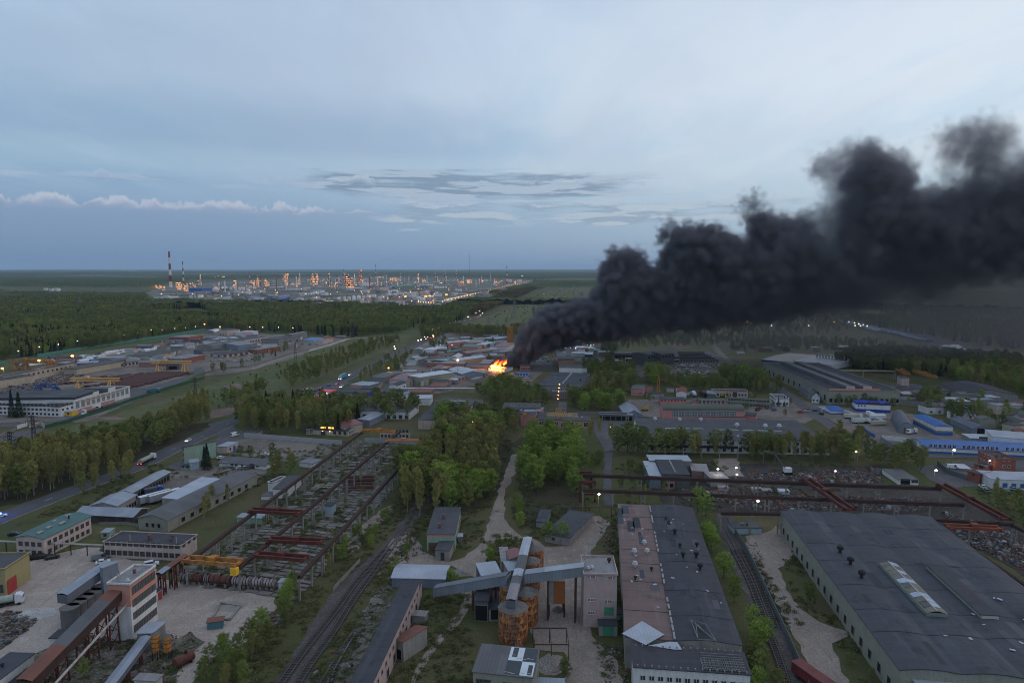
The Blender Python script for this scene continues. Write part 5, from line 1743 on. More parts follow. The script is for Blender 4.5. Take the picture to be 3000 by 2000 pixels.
ctr('P',(2966,1534),(3120,1610),8.3,10,'rusty runway leaving on the right edge of the picture',GR2,SB)
cbr('P',(2362,1408),(2488,1498),8.8,'bright red bridge crane lying across the scrap yard runways',SR,wid=3.2,hgt=1.3)
cbr('P',(2757,1424),(2945,1526),8.8,'long red bridge crane on the right of the scrap yard',SR,wid=3.2,hgt=1.3)
cbr('P',(2775,1548),(2930,1553),7.6,'orange-red bridge crane behind the great hall',pn('orange_red_steel',(.22,.06,.035),(.1,.04,.03)),wid=3.)
e=em('portal_crane',gp('P',(1712,1470)),0,'dark red steel portal frame at the left end of the runways','steel frame')
zf=9.5
for x in(-2,4.5):
 for y in(0,14):
  MB().box(x-.35,y-.35,0,x+.35,y+.35,zf).b9('column',SR,e)
for y in(0,14):
 MB().box(-1.6,y-.3,zf-1.2,4.1,y+.3,zf-.1).b9('beam',SR,e)
 MB().box(-1.6,y-.3,3.2,4.1,y+.3,3.9).b9('beam',SR,e)
e=em('pipe_rack',un(1678,1487,4),0,'dark pipe rack with a rusty box beside the gravel yard','pipe rack')
e.location.z=0
L_=(un(1905,1488,4)-un(1678,1487,4)).length
for k in(0,.5):
 MB().t9((0,k,4.2),(L_,k,4.2),.2,8).b9('pipe',SB,e)
for i in range(7):
 MB().bar((L_*i/6,.25,0),(L_*i/6,.25,4),.25).b9('post',SB,e)
fe9('C0',[(1360,738),(1470,742),(1568,752)],1.6,4.,CONC,'low concrete wall before the drums')
fe9('C1',[(985,865),(1040,800),(1100,740),(1190,640)],1.4,4.5,CONC,'low concrete retaining wall beside the railway bank')
fe9('C1',[(940,1568),(1040,1380),(1150,1200)],.5,5,CONC,'concrete kerb of the disused loading siding')
fe9('C0',[(760,210+150),(960,356),(1058,372)],1.2,4,CONC,'low concrete wall joining the timber shed and the warehouse')
car(gp('C0',(790,655)),radians(28),Z0,'white hatchback before the long two-storey building, nearer its left end')
car(gp('C0',(1162,672)),radians(28),Z0,'white estate car before the long two-storey building, nearer its right end',kind='jeep')
car(gp('C0',(765,625)),radians(28),'grey','grey covered car beside the white hatchback',kind='van')
GC='dark cars parked by the green-roofed building'
car(gp('C0',(262,618)),radians(30),'black','leftmost dark car parked by the green-roofed building',GC)
car(gp('C0',(330,612)),radians(30),'black','middle dark car parked by the green-roofed building',GC,'jeep')
car(gp('C0',(400,618)),radians(30),'black','rightmost dark car parked by the green-roofed building',GC)
car(gp('C0',(115,438)),radians(5),'black','black car by the roadside left of the green roof')
car(gp('C2',(1282,352)),radians(82),Z0,'white van parked beside the small store',kind='van')
car(gp('C2',(1280,395)),radians(86),'black','dark blue car parked behind the white van')
lo9(gp('C0',(60,975)),radians(25),Z0,(.3,.34,.3),'white-cabbed concrete lorry parked by the yellow workshop',8,tank=True)
for i,(x,y)in enumerate(((1066,215),(1140,205))):
 q=gp('C0',(x,y))
 e=em('trailer',q,radians(54),'%s of the two long white-roofed trailers in the shed yard'%('left' if i==0 else 'right'),'trailer','long white-roofed trailers')
 MB().box(0,-1.25,1.1,13.6,1.25,3.9).b9('cargo_box',pn('trailer_grey',(.25,.26,.3)),e)
 MB().box(-.02,-1.27,3.902,13.62,1.27,3.98).b9('roof',pn('trailer_white',(.6,.62,.66)),e)
 for x_ in(1.5,2.9,11):
  MB().t9((x_,-1.2,.5),(x_,1.2,.5),.5,12).b9('wheelset',TYRE,e)
lo9(gp('C0',(1175,125)),radians(50),'blue',(.05,.06,.1),'blue tipper lorry in the yard beyond the white trailers',8)
pc=car(gp('C0',(6,300)),radians(35),Z0,'white car with a glowing blue light bar on the left edge of the main road',name='police_car')
inst('light_bar',MB().box(-.2,-.7,1.46,.2,.7,1.62).mesh('light_bar',glow('blue_beacon',(.02,.08,1.),90)),pc)
ld=bpy.data.lights.new('beacon_light','POINT');ld.energy=900;ld.color=(.02,.08,1.);ld.shadow_soft_size=.3
link(bpy.data.objects.new('beacon_light',ld),pc,(0,0,2.6))
def heap(t,p,rx,ry,h,mat,l9,cat='heap',name='heap',seed=1,kind=None):
 q=gp(t,p)
 r_=random.Random(seed)
 m=MB()
 n1,n2=18,7
 m.v.append((0,0,h))
 for i in range(1,n2+1):
  f=i/n2
  for j in range(n1):
   a=2*pi*j/n1
   k=1+r_.uniform(-.12,.12)
   m.v.append((cos(a)*rx*f*k,sin(a)*ry*f*k,max(-.05,h*(1-f)**1.15*(1+r_.uniform(-.15,.15))-(.05 if i==n2 else 0))))
 for j in range(n1):
  m.f.append((0,1+j,1+(j+1)%n1));m.m.append(0)
 for i in range(n2-1):
  for j in range(n1):
   a,b=1+i*n1+j,1+i*n1+(j+1)%n1
   m.f.append((a,a+n1,b+n1,b));m.m.append(0)
 o_=m.b9(name,mat,None,q)
 return tag(o_,l9,cat)
heap('C0',(275,1040),6,4,1.6,pn('lime_heap',(.4,.38,.38),(.3,.28,.28)),'pale heap of lime on the sandy yard',name='sand_heap')
heap('C2',(395,725),4,3,1.,pn('plank_heap',(.2,.18,.17),(.1,.09,.08)),'heap of broken boards beside the dirt track',name='rubble_heap',seed=3)
heap('C1',(200,985),5.5,4,.5,CONC,'broken foundation slab on the sandy yard',name='rubble_heap',seed=4)
m=MB()
for(a_,b_)in(((60,1075),(120,960)),((120,960),(270,985)),((270,985),(190,1090)),((190,1090),(60,1075))):
 m.bar(gp('C1',a_)+Vector((0,0,.3)),gp('C1',b_)+Vector((0,0,.3)),.7,.7)
tag(m.b9('foundation',CONC),'square ring of an old concrete foundation on the sandy yard','foundation')
e=em('machine_shed',gp('C1',(85,1140)),radians(15),'small rusty-roofed machine box on the edge of the sandy yard','shed')
MB().box(-2,-1.3,0,2,1.3,2.2).b9('wall',wa_l('tealwall'),e)
MB().box(-2.3,-1.5,2.202,2.3,1.5,2.4).b9('roof',ROOF['rust']('x'),e)
heap('C2',(1090,1425),4,5,1.8,pn('scrap_mix',(.16,.13,.12),(.35,.33,.32),scale=2.5),'heap of scrap and branches in the steel frame',name='scrap_heap',seed=6)
heap('C2',(1140,1010),2.2,2.2,1.3,pn('lime_heap2',(.13,.12,.11)),'small heap under the loading hopper',name='sand_heap',seed=8)
def li9(name,polys,n,s0,s1,mats,l9):
 ms=[MB().box(-.5,-.35,-.1,.5,.35,.35)for _ in mats]
 allm=MB()
 k=0
 for poly in polys:
  W=[gp('P',p)for p in poly]
  PW=[(q.x,q.y)for q in W]
  xs,ys=[p[0]for p in PW],[p[1]for p in PW]
  Q=rng.uniform((min(xs),min(ys)),(max(xs),max(ys)),(n*3,2))
  Q=Q[in_poly(Q,PW)][:n]
  for q in Q:
   a=rnd.uniform(0,pi)
   s=rnd.uniform(s0,s1)*(1 if rnd.random()<.9 else 2.2)
   wx,wy,hz_=s*rnd.uniform(.5,1.4),s*rnd.uniform(.4,1.),s*rnd.uniform(.15,.6)
   ca,sa=cos(a),sin(a)
   b0=len(allm.v)
   for(x,y,z)in((-1,-1,0),(1,-1,0),(1,1,0),(-1,1,0),(-.8,-.8,1),(.8,-.7,1),(.7,.8,1),(-.8,.7,1)):
    allm.v.append((q[0]+(x*wx*ca-y*wy*sa)/2,q[1]+(x*wx*sa+y*wy*ca)/2,z*hz_+LAYER[0]-.02))
   mi=rnd.randrange(len(mats))
   for f in((0,1,5,4),(1,2,6,5),(2,3,7,6),(3,0,4,7),(4,5,6,7)):
    allm.f.append(tuple(b0+i for i in f))
    allm.m.append(mi)
 o_=allm.b9(name,mats)
 return tag(o_,l9,None,None,'stuff')
JUNK=[pn('junk_pale',(.17,.16,.155)),pn('junk_dark',(.05,.048,.05)),pn('junk_rust',(.15,.07,.05)),pn('junk_grey',(.15,.145,.14))]
li9('rubble',[[(0,1795),(60,1790),(110,1815),(80,1850),(0,1900)],[(85,1920),(200,1880),(560,1850),(600,1880),(480,2040),(100,2040)],[(760,1790),(815,1800),(830,1820),(790,1840),(765,1830)]],300,.2,.9,JUNK,'broken stone, boards and scrap lying about the sandy yard')
li9('rubble',[[(1050,1290),(1240,1295),(1200,1360),(1095,1480),(960,1620),(890,1700),(540,1680),(640,1590),(880,1410)]],600,.15,.7,JUNK,'broken concrete over the casting yard')
li9('rubble',[[(880,2050),(975,1860),(1120,1660),(1160,1680),(1050,1900),(1000,2050)],[(1740,1880),(1850,1900),(1850,2040),(1780,2040)],[(2185,1580),(2215,1590),(2330,1860),(2300,1850)],[(1750,1520),(1800,1500),(1810,1640),(1770,1640)],[(1150,1575),(1200,1560),(1250,1620),(1160,1650)]],220,.15,.7,JUNK,'stones and junk along the tracks and lanes')
SCR=JUNK[1:]*3+[JUNK[0],pn('junk_blue',(.04,.06,.12)),pn('junk_white',(.26,.27,.29)),pn('junk_red',(.17,.05,.035))]
li9('scrap',[[(2190,1385),(2400,1385),(2580,1370),(2580,1415),(2400,1412),(2200,1405)],[(2130,1440),(2460,1455),(2700,1460),(2700,1500),(2290,1495),(2140,1490)],[(2760,1500),(2960,1560),(3060,1640),(3060,1700),(2820,1590)],[(2000,1435),(2130,1440),(2130,1470),(2000,1465)]],1300,.25,1.,SCR,'heaps of scrap metal over the yard under the rusty runways')
li9('scrap',[[(0,1140),(90,1118),(220,1095),(250,1100),(150,1130),(60,1150),(0,1165)]],500,.5,1.8,SCR,'scrap piles beside the cream hall')
bl('P','g',(537,1357),(630,1338),(655,1287),1309,Z27,'pale three-storey block beside the bend of the main road','mint',Z4,w9=[('f',3,1.,1.6,1.5,'dark',0.,.6,3,3.),('r',4,1.,1.6,1.5,'dark',.1,.9,3,3.)])
bl('B0','g',(2080,1275),(2180,1280),(2185,1212),1235,'kiosk','small mint green cabin with two windows below the three-storey block','mint',Z4,w9=[('f',2,1.,1.4,1.2,'dark')])
bl('B0','g',(2190,1285),(2290,1270),(2285,1160),1200,'shed','blue-grey tin lean-to below the three-storey block',Z26,'tin',s9='shed',r9=.6)
bl('B1','g',(262,1090),(385,1035),(310,938),1015,'garage','cream garage with a blue-grey roof beside the white fence',Z7,'tin',w9=[('f',1,1.,1.3,1.6,'dark',.1,.4),('f',1,.1,2.4,2.6,'gate_blue',.45,.8)])
bl('B1','g',(162,1238),(700,1275),(800,1160),1192,Z23,'low white and grey building with a hipped slate roof and two cars before it',Z0,Z6,s9='gx',r9=1.5,o9=.5,w9=[('f',2,.9,1.5,1.4,'dark',.24,.42),('f',2,.9,1.5,1.4,'dark',.46,.64),('f',1,.9,1.8,1.4,Z0,.78,.88),('f',1,.1,3,2.6,'gate_white',.08,.2),('f',1,.1,2.8,2.6,Z20,.66,.77)])
bl('B1','g',(728,1530),(783,1537),(898,1385),1425,'store','white two-storey cube beside the leftmost crane runway',Z0,'felt',depth=9,p9=.3,w9=[('f',1,4.2,1.2,1.3,'dark',.5,1)])
bl('B1','r',(782,1498),(935,1500),(1100,1345),4.2,'store','low grey flat roof joined to the white cube beside the leftmost runway',Z0,'felt')
bl('C1','g',(433,165),(505,168),(540,108),138,'store','small whitewashed hut in front of the white cube',Z0,Z6)
bl('C1','r',(245,300),(440,310),(450,278),2.6,'container','pale mint container behind the leftmost runway','mint','tin')
bl('C1','r',(972,215),(1003,190),(1000,150),4.,'kiosk','small turquoise booth between the middle and right runways',Z26,Z4)
bl('B1','g',(1085,1240),(1240,1260),(1330,1160),1190,'shed','low grey shed with a rusty white end beside the leftmost runway',Z0,Z18)
bl('B1','g',(460,878),(600,885),(620,822),845,'kiosk','pinkish kiosk with shutters at the left end of the concrete fence',Z7,'felt',w9=[('f',3,.8,1.4,1.6,'pane_red')])
fe9('B1',[(452,908),(700,925),(1000,950),(1300,975),(1578,995)],2.9,3.6,pn('pale_fence_panel',(.33,.33,.35),(.25,.25,.26),scale=.6),'long pale concrete panel fence across the end of the casting yard')
fe9('B1',[(1840,960),(2100,968),(2352,985),(2560,1010)],2.6,3.6,bpy.data.materials['pale_fence_panel'],'pale concrete fence between the runways at the far end of the casting yard')
sh=bl('B1','g',(1165,868),(1650,893),(1810,800),812,'shop','shop building with a dark red roof behind the concrete fence','cream',Z4,s9='gx',r9=1.2,w9=[('f',2,.6,3.,2.8,'pane_red',0.,.18),('f',1,.1,3.,2.4,Z20,.33,.48),('f',3,.8,1.8,2.,'dark',.62,.98),('r',5,.8,1.5,2.,Z0,.05,.95)])
bl('B1','r',(1600,790),(1810,745),(1700,690),5.,'house','dark red tin roofed house behind the shop','cream','red',s9='gx',r9=1.5,o9=.4)
sg=em('shop_sign',sh.a+sh.d*(sh.L*.36)-sh.n*.4,atan2(sh.d.y,sh.d.x),'yellow lit sign over the shop entrance','sign')
GY=glow('sign_yellow',(1.,.62,.08),3.)
for i,w_ in enumerate((1.,.9,.5,0,.9,.6,.8)):
 if w_:
  MB().box(i*1.25,-.1,4.3,i*1.25+w_,0,5.2).b9('letter',GY,sg)
MB().box(-.5,-.02,2.9,8.6,.2,4.1).b9('board',pn('sign_board',(.12,.03,.02)),sg)
for x in(1.2,6.):
 inst('bulb',bulb_mesh(Z0,.3),sg,(x,-.5,2.7))
bl('B1','g',(1535,600),(1640,604),(1692,470),532,'store','white store with a bright blue hipped roof by the road',Z0,'blue_deep',s9='gx',r9=2.,o9=.5,w9=[('f',1,.1,3.4,3.2,'gate_white',.4,.9)])
for(A,B,C,h,lab)in(((1415,398),(1512,372),(1465,345),5.5,'larger bright red canopy of the filling station'),((1318,462),(1395,418),(1345,404),5.,'smaller bright red canopy of the filling station')):
 a_,b_,c_=[gp('B1',p,h)for p in(A,B,C)]
 d_=(b_-a_);d_.z=0
 L_=d_.length;d_.normalize();n_=Vector((-d_.y,d_.x,0));W_=(c_-b_).dot(n_)
 e=em('canopy',(a_.x,a_.y,0),atan2(d_.y,d_.x),lab,'canopy','red canopies of the filling station')
 MB().box(0,0,h,L_,W_,h+.8).b9('roof',pn('canopy_red',(.72,.06,.09),(.62,.05,.08),rough=.5),e)
 for x in(.15,.85):
  for y in(.2,.8):
   MB().box(L_*x-.2,W_*y-.2,0,L_*x+.2,W_*y+.2,h).b9('post',wa_l(Z0),e)
bl('B1','g',(1505,432),(1872,442),(1888,340),385,'garage','long low building with a row of white doors beside the red canopy','blue',Z4,w9=[('f',9,.3,2.6,2.4,'gate_white',.02,.98)])
bl('B1','g',(1960,400),(2060,300),(1950,250),350,'garage','L-shaped cream garage block right of the row of white doors','cream',Z4,depth=12,w9=[('f',5,.5,2,2,'dark')])
bl('B1','r',(1670,300),(1880,315),(1920,270),4,'shed','grey-blue flat shed in the yard above the white doors','salmon','tin')
bl('B1','g',(1960,430),(2240,440),(2250,350),400,Z15,'grey flat roofed workshop with a pale wall, right of the garages',Z7,'felt')
bl('B1','r',(1690,510),(1950,515),(1960,465),5,Z15,'flat grey roof right of the bright blue hipped roof',Z19,Z9)
bl('B1','r',(1730,600),(2352,615),(2340,530),5,Z15,'long flat roofed row with dark doorways, half hidden by trees',Z0,'felt',w9=[('f',9,.3,2.4,2.6,Z20)])
bl('B1','r',(1750,700),(1890,710),(1880,620),4,'shed','light tin roof glimpsed between trees left of the bright green trees',Z12,'tin')
bl('B1','g',(2010,920),(2352,925),(2400,830),835,Z27,'old yellowish two-storey house behind trees at the end of the runways','cream',Z4,w9=[('f',8,1.,1.4,1.6,'dark',.02,.98,2,3.)])
bl('B1','r',(2120,245),(2352,255),(2352,160),5.5,Z15,'long workshop with a dark red tin roof above the garages',Z7,'red',s9='gx',r9=1.2)
bl('B1','r',(1900,210),(2060,225),(2050,135),5,'shed','long grey slate shed beside the busy road','grey',Z6,s9='gx',r9=1.2)
wh=bl('B0','g',(850,632),(1497,440),(1100,345),508,'white_hall','large white hall with big windows, orange stripe and dark roof on the left',Z0,Z4,s9='wave3_x' if False else 'flat',p9=.8,w9=[('f',11,3.,3.6,4.6,'pane_green',.02,.98),('l',1,.1,5,4,'gate_white',.3,.9)])
MB().box(wh.L*.17,-.12,wh.h-1.6,wh.L*.86,-.04,wh.h-.6).b9('stripe',wa_l(Z17),wh.root)
MB().box(wh.L*.02,-.1,.4,wh.L*.3,-.04,2.).box(wh.L*.45,-.1,.4,wh.L*.7,-.04,2.).b9('stripe',wa_l('pink'),wh.root)
for i,(f,w_)in enumerate(((.06,9),(.36,8),(.66,8))):
 x=wh.L*f
 MB().box(x,3,wh.h+.25,x+w_,wh.W*.96,wh.h+2.6).b9('roof_lantern',ROOF[Z6]('y'),wh.root)
 MB().box(x-.1,2.8,wh.h+.26,x+w_+.1,2.98,wh.h+2.9).b9('lantern_end',wa_l(Z0),wh.root)
bl('B0','g',(-160,640),(700,505+165),(705,510),530,Z27,'white office block of three storeys with many windows and two dark spruces in front',Z0,Z4,depth=16,w9=[('f',18,.9,1.7,1.5,'dark',.02,.98),('f',18,3.9,1.7,1.5,'dark',.02,.98),('f',18,6.9,1.7,1.5,'dark',.02,.98),('r',4,3.9,1.7,1.4,'dark'),('r',4,6.9,1.7,1.4,'dark')],v9=[(.7,.4,'hatch',.8)])
bl('B0','g',(700,655),(830,660),(838,592),608,'kiosk','bright yellow gate house at the corner of the white hall','gold','tin' if False else Z5,s9='gx',r9=.3,w9=[('f',1,1.,1.8,1.4,'dark',.5,.8)])
bl('B0','r',(-180,480),(860,470),(870,435),9.5,'hall','white-edged upper deck of the hall roof behind the office block',Z0,Z4,thick=1.6,depth=30)
cream=bl('B0','g',(38,315),(855,145),(740,62),210,'long_hall','very long cream hall with small square windows and a lit lamp at each end','cream',Z4,o9=.4,w9=[('f',14,4.2,2.2,2.,'dark',.03,.97),('l',1,.1,4,4,Z20)])
bl('B0','g',(-200,330),(0,345),(20,225),240,'hall','cream hall cut off by the left edge, behind the office block','cream',Z4,depth=30)
bl('A0','r',(880,1490),(1420,1400),(1370,1380),6,'hall','grey-roofed shed on columns beyond the cream hall','cream','felt',o9=1)
bl('A0','g',(1200,1500),(1720,1425),(1710,1385),1460,'hall','low hall with pale columns and a grey roof, right of the cream hall',Z7,Z6,s9='gx',r9=1.,w9=[('f',12,.8,2.4,2.2,'dark')])
bl('A0','r',(1310,1395),(1590,1365),(1560,1325),5,'shed','grey and brown roofed shed among white covered stacks','grey',Z6,s9='gx',r9=1)
bl('A0','r',(1680,1345),(2000,1300),(1960,1265),6,'shed','long low shed with a tawny edge near the stacks','cream','felt',o9=.5)
bl('A0','g',(1820,1375),(1960,1370),(2240,1290),1330,Z23,'white-fronted warehouse with a dark roof, behind the right orange gantry crane',Z0,Z4,depth=45)
bl('A0','g',(1910,1505),(2060,1500),(2000,1400),1440,'hall','dark mouthed arched shed under the right orange gantry crane',Z19,Z4,s9='arch_y',r9=3,depth=22,w9=[('f',1,.1,8,4,'hole')])
bl('A0','r',(2110,1375),(2352,1330),(2352,1290),5,'shed','blue-grey shed with a brick base, right of the dark arched shed','brick',Z18)
bl('A0','g',(1850,1180),(1985,1185),(2150,1130),1155,Z15,'small white-ended workshop near the teal fence',Z7,'felt',depth=26,w9=[('f',2,.5,2,2,'dark')])
bl('A0','g',(2110,1150),(2160,1148),(2160,1115),1122,'tower','short white tower beside the teal fence',Z0,'felt',w9=[('f',2,2,1,1.5,'dark')])
bl('A0','r',(2160,1130),(2330,1105),(2330,1070),6,'hall','brick-red shed at the end of the teal fence','brick',Z13)
bl('A0','g',(2150,1255),(2240,1250),(2352,1180),1225,'hall','row of white gables with grey roofs in the middle of the works',Z0,Z18,s9='gx',r9=2,depth=26)
bl('A1','g',(0,1090),(105,1090),(100,1050),1070,'quonset_hut','nearest of the pale arched huts at the top of the works',Z12,Z5,s9='arch_y',r9=3,depth=30)
bl('A1','g',(165,1105),(260,1115),(320,1030),1040,'tower_block','pinkish block with a lit roof edge in the works',Z7,'felt',w9=[('f',3,.5,2,2.6,'dark')])
bl('A1','r',(340,1070),(460,1075),(455,1050),5,'shed','pale flat shed by the pipe bridge',Z0,Z0)
bl('A1','r',(450,1105),(570,1100),(560,1062),5,'shed','dark red roofed shed by the pipe bridge',Z0,'red',s9='gx',r9=1)
bl('A1','r',(170,1170),(450,1120),(430,1090),6,'hall','long dark flat roofed hall with lamps along its wall',Z0,'felt',w9=[('f',9,1.5,2.6,2.2,'dark')])
bl('A1','r',(450,1160),(720,1120),(700,1090),6,'hall','long dark flat roofed hall with a row of lit windows',Z7,'felt',w9=[('f',9,1.5,2.6,2.2,'dark')])
for i,(A,B,lab)in enumerate((((20,1200),(170,1210),'left of the two large arched huts in the middle of the works'),((320,1200),(450,1185),'right of the two large arched huts in the middle of the works'))):
 bl('A1','g',A,B,(100,1120),1198,'quonset_hut',lab,Z12,Z5,s9='arch_y',r9=6,depth=38,g9='arched huts of the works')
bl('A1','r',(100,1235),(360,1190),(330,1160),6,'hall','long hall with a strip of small lit skylights along its roof','grey',Z6,s9='gx',r9=2,v9=[(.1*i+.05,.5,Z0,1.)for i in range(10)])
bl('A1','r',(380,1225),(600,1200),(590,1155),6,'hall','dark tin hall right of the skylight hall',Z12,Z18,s9='gx',r9=1.5)
bl('A1','g',(655,1205),(850,1215),(945,1115),1148,Z23,'large brown-grey warehouse with a salmon side wall at the end of the works','grey','felt',w9=[('r',3,.5,3,3,Z20)])
lw=bl('A1','g',(40,1345),(200,1365),(470,1240),1315,Z15,'low pinkish workshop with a row of rusty gates',Z7,Z4,depth=62,w9=[('f',2,.3,4,2.4,Z20),('r',9,.3,4,3.2,'gate_brown')])
bl('A1','r',(500,1270),(600,1275),(600,1220),5,'shed','dark rust-coloured open shed behind the pinkish workshop','rust',Z13)
bl('A1','g',(1120,1180),(1255,1185),(1265,1130),1160,'store','low store with a bright blue roof at the right end of the works',Z26,'blue',s9='gx',r9=1)
bl('A1','g',(1500,1140),(1590,1142),(1598,1108),1115,'shed','lone pale block shed on the meadow','grey',Z9)
bl('A1','r',(1290,1170),(1350,1172),(1350,1145),4,'shed','pinkish shed beside the blue-roofed store',Z7,Z9)
tagh=heap('A1',(1405,1158),16,12,6.5,pn('red_sand',(.24,.12,.08),(.2,.11,.08)),'orange-brown heap of sand right of the blue-roofed store',name='sand_heap',seed=11)
heap('A1',(985,1185),7,6,4,pn('green_bushy',(.06,.07,.03)),'grassy mound before the large warehouse',name='mound',seed=12)
bl('A1','r',(950,1095),(1000,1096),(990,1060),9,'tower','small mixing tower with slanting chutes behind the warehouse','grey',Z18)
bl('A0','g',(1190,1075),(1315,1090),(1310,1055),1062,'house','low white building in the clearing of the left wood',Z0,Z9)
bl('A0','g',(1400,1060),(1480,1062),(1490,1015),1020,'house','white two-storey building in the clearing of the left wood',Z0,Z9)
bl('A0','r',(1480,1060),(1545,1065),(1550,1040),5,'house','low white wing of the building in the left wood',Z0,Z9)
bl('A0','r',(1640,1045),(1770,1050),(1770,1030),5,'shed','blue-roofed shed in the clearing of the left wood',Z12,'blue')
TEAL=pn('teal_fence',(.055,.2,.16),(.045,.16,.13),rough=.6)
fe9('P',[(-20,1071),(62,1057)],3.2,12,TEAL,'short left piece of the teal fence along the wood',post=False)
fe9('P',[(110,1046),(250,1023),(400,1000),(500,985),(600,968)],3.6,12,TEAL,'long teal fence running along the edge of the left wood',post=False)
GREENF=pn('green_fence',(.022,.09,.05),(.02,.07,.04),rough=.6)
fe9('B0',[(522,800),(760,740),(1000,665),(1250,585),(1500,490),(1700,430),(1830,380),(2000,330),(2352,230)],2.2,6,GREENF,'dark green fence between the drive and the meadow')
fe9('A1',[(0,1545),(250,1490),(480,1470),(600,1440),(760,1390),(950,1330),(1200,1280)],1.8,9,pn('pale_kerb',(.2,.2,.18)),'pale low wall curving along the upper meadow',post=False)
fe9('B0',[(200,810),(315,775)],2.4,4,wa_l(Z0),'white wall with slogans by the gate, left piece')
fe9('B0',[(340,795),(465,770),(515,800)],2.6,4,wa_l(Z7),'white wall with slogans by the gate, right piece')
fe9('B0',[(-20,905),(110,850),(190,820)],1.6,4,CONC,'concrete wall left of the gate')
GG='yellow gantry cranes of the works'
gc9('A0',(80,1385),(690,1385),1500,'yellow gantry crane far left, above the cream hall',SO,GG,o9=.15)
gc9('A0',(1735,1395),(2200,1405),1525,'yellow gantry crane on the right, above the pipe stacks',SY,GG)
gc9('B0',(810,215),(1370,235),332,'yellow gantry crane directly behind the white hall',SY,GG)
gc9('B0',(400,290),(660,310),372,'small blue gantry crane left of the yellow ones',STEEL_BLUE,None,o9=.1)
gc9('A0',(255,1400),(600,1400),1500,'second orange gantry crane behind the far left one',SO,GG,o9=.12)
PIPEM=[pn('rust_pipe',(.16,.07,.06),(.1,.05,.045),scale=.3),pn('brown_pipe',(.1,.06,.055))]
a_,b_=gp('B0',(1520,345)),gp('B0',(2220,165))
for i in range(24):
 f=i/24
 q=a_.lerp(b_,f)
 n_=Vector((-(b_-a_).y,(b_-a_).x,0)).normalized()
 e=em('pipe_stack',q+n_*rnd.uniform(-2,3),atan2(n_.y,n_.x)+pi,'stack of rust-brown pipes in the right part of the open store','pipe stack','stacks of rust-brown pipes in the open store')
 e.rotation_euler=(0,0,atan2(n_.y,n_.x))
 Ls=rnd.uniform(30,46)
 m=MB()
 for r_ in range(3):
  for j in range(5-r_):
   m.t9((0,(j+r_*.5)*.62,.35+.55*r_),(Ls,(j+r_*.5)*.62,.35+.55*r_),.28,6)
 m.b9('pipes',PIPEM[i%2],e)['kind']='stuff'
a_,b_=gp('B0',(1050,335)),gp('B0',(640,300))
for i in range(10):
 q=gp('B0',(700+i*75,300-i*6+rnd.uniform(-12,12)))
 e=em('pipe_stack',q,radians(78),'stack of rust-brown pipes behind the white hall','pipe stack','stacks of rust-brown pipes in the open store')
 m=MB()
 for r_ in range(3):
  for j in range(6-r_):
   m.t9((0,(j+r_*.5)*.62,.35+.55*r_),(30,(j+r_*.5)*.62,.35+.55*r_),.28,6)
 m.b9('pipes',PIPEM[i%2],e)['kind']='stuff'
WRAP=[pn('white_wrap',(.58,.59,.64),(.45,.46,.5),scale=.3),pn('blue_wrap',(.1,.15,.26)),pn('pale_wrap',(.46,.42,.42)),pn('dark_wrap',(.07,.08,.11))]
k=0
for(x0,y0,x1,y1,n)in((860,1370,1230,1375,9),(1200,1320,1560,1300,10),(1430,1280,1850,1260,10),(270,1450,660,1420,9),(2080,1175,2352,1160,7),(1600,1290,1760,1270,4),(925,1395,1100,1395,4),(640,1370,720,1365,2)):
 for i in range(n):
  f=i/max(1,n-1)
  q=gp('A0',(x0+(x1-x0)*f,y0+(y1-y0)*f+rnd.uniform(-12,12)))
  Ls,Ws,Hs=rnd.uniform(10,20),rnd.uniform(3.5,6),rnd.uniform(2,3.4)
  m=MB()
  n_=8
  for s in range(n_):
   a0,a1=pi*s/n_,pi*(s+1)/n_
   m.quad((-Ls/2,-Ws/2*cos(a0),Hs*sin(a0)),(-Ls/2,-Ws/2*cos(a1),Hs*sin(a1)),(Ls/2,-Ws/2*cos(a1),Hs*sin(a1)),(Ls/2,-Ws/2*cos(a0),Hs*sin(a0)))
  for sx in(-1,1):
   m.quad(*[(sx*Ls/2,-Ws/2*cos(pi*s/n_),Hs*sin(pi*s/n_))for s in range(n_+1)])
  tag(m.b9('covered_stack',WRAP[rnd.choice((0,0,0,1,2,3))],None,q,radians(72)+rnd.uniform(-.1,.1)),'stack of goods under pale sheeting in the works yard','stack','sheeted stacks of goods in the works yard')
GP='dark power pylons on the left'
for(t_,b_,y_,lab)in(('B0',(135,1210),830,'nearest dark power pylon, at the left edge of the birches'),('B0',(398,1025),650,'power pylon by the forecourt of the works'),('B0',(2250,520),215,'power pylon on the meadow above the middle'),('B1',(1045,130),-190,'tall dark pylon on the upper meadow'),('A1',(1700,1130),960,'distant pylon left of the fire, by the meadow road')):
 pylon(t_,b_,y_,lab,GP,mat=pn('dark_pylon_steel',(.05,.052,.055)))
GP2='grey power pylons over the far woods'
for i,(t_,b_,y_)in enumerate((('A0',(95,745),645),('A0',(345,610),540),('A0',(915,790),655),('A0',(125,640),585),('A0',(1260,610),535),('A0',(1592,600),505),('A0',(2225,720),640),('A0',(2262,705),620),('A1',(320,720),610),('A1',(420,740),650),('A1',(180,640),520),('A2',(330,860),760),('A2',(250,840),740),('A2',(1010,1090),930),('A2',(1125,1040),880),('A2',(910,1070),900),('A2',(1205,905),700),('A2',(1395,540),470),('A2',(1505,540),455),('A2',(1605,480),420),('A2',(1738,550),480),('A2',(1788,500),455),('A2',(1890,600),520),('A4',(1845,1310),1170),('A4',(2130,1395),1220))):
 pylon(t_,b_,y_,'grey power pylon over the far woods, seen small',GP2,mat=pn('pale_pylon_steel',(.2,.21,.22)))
FG=None
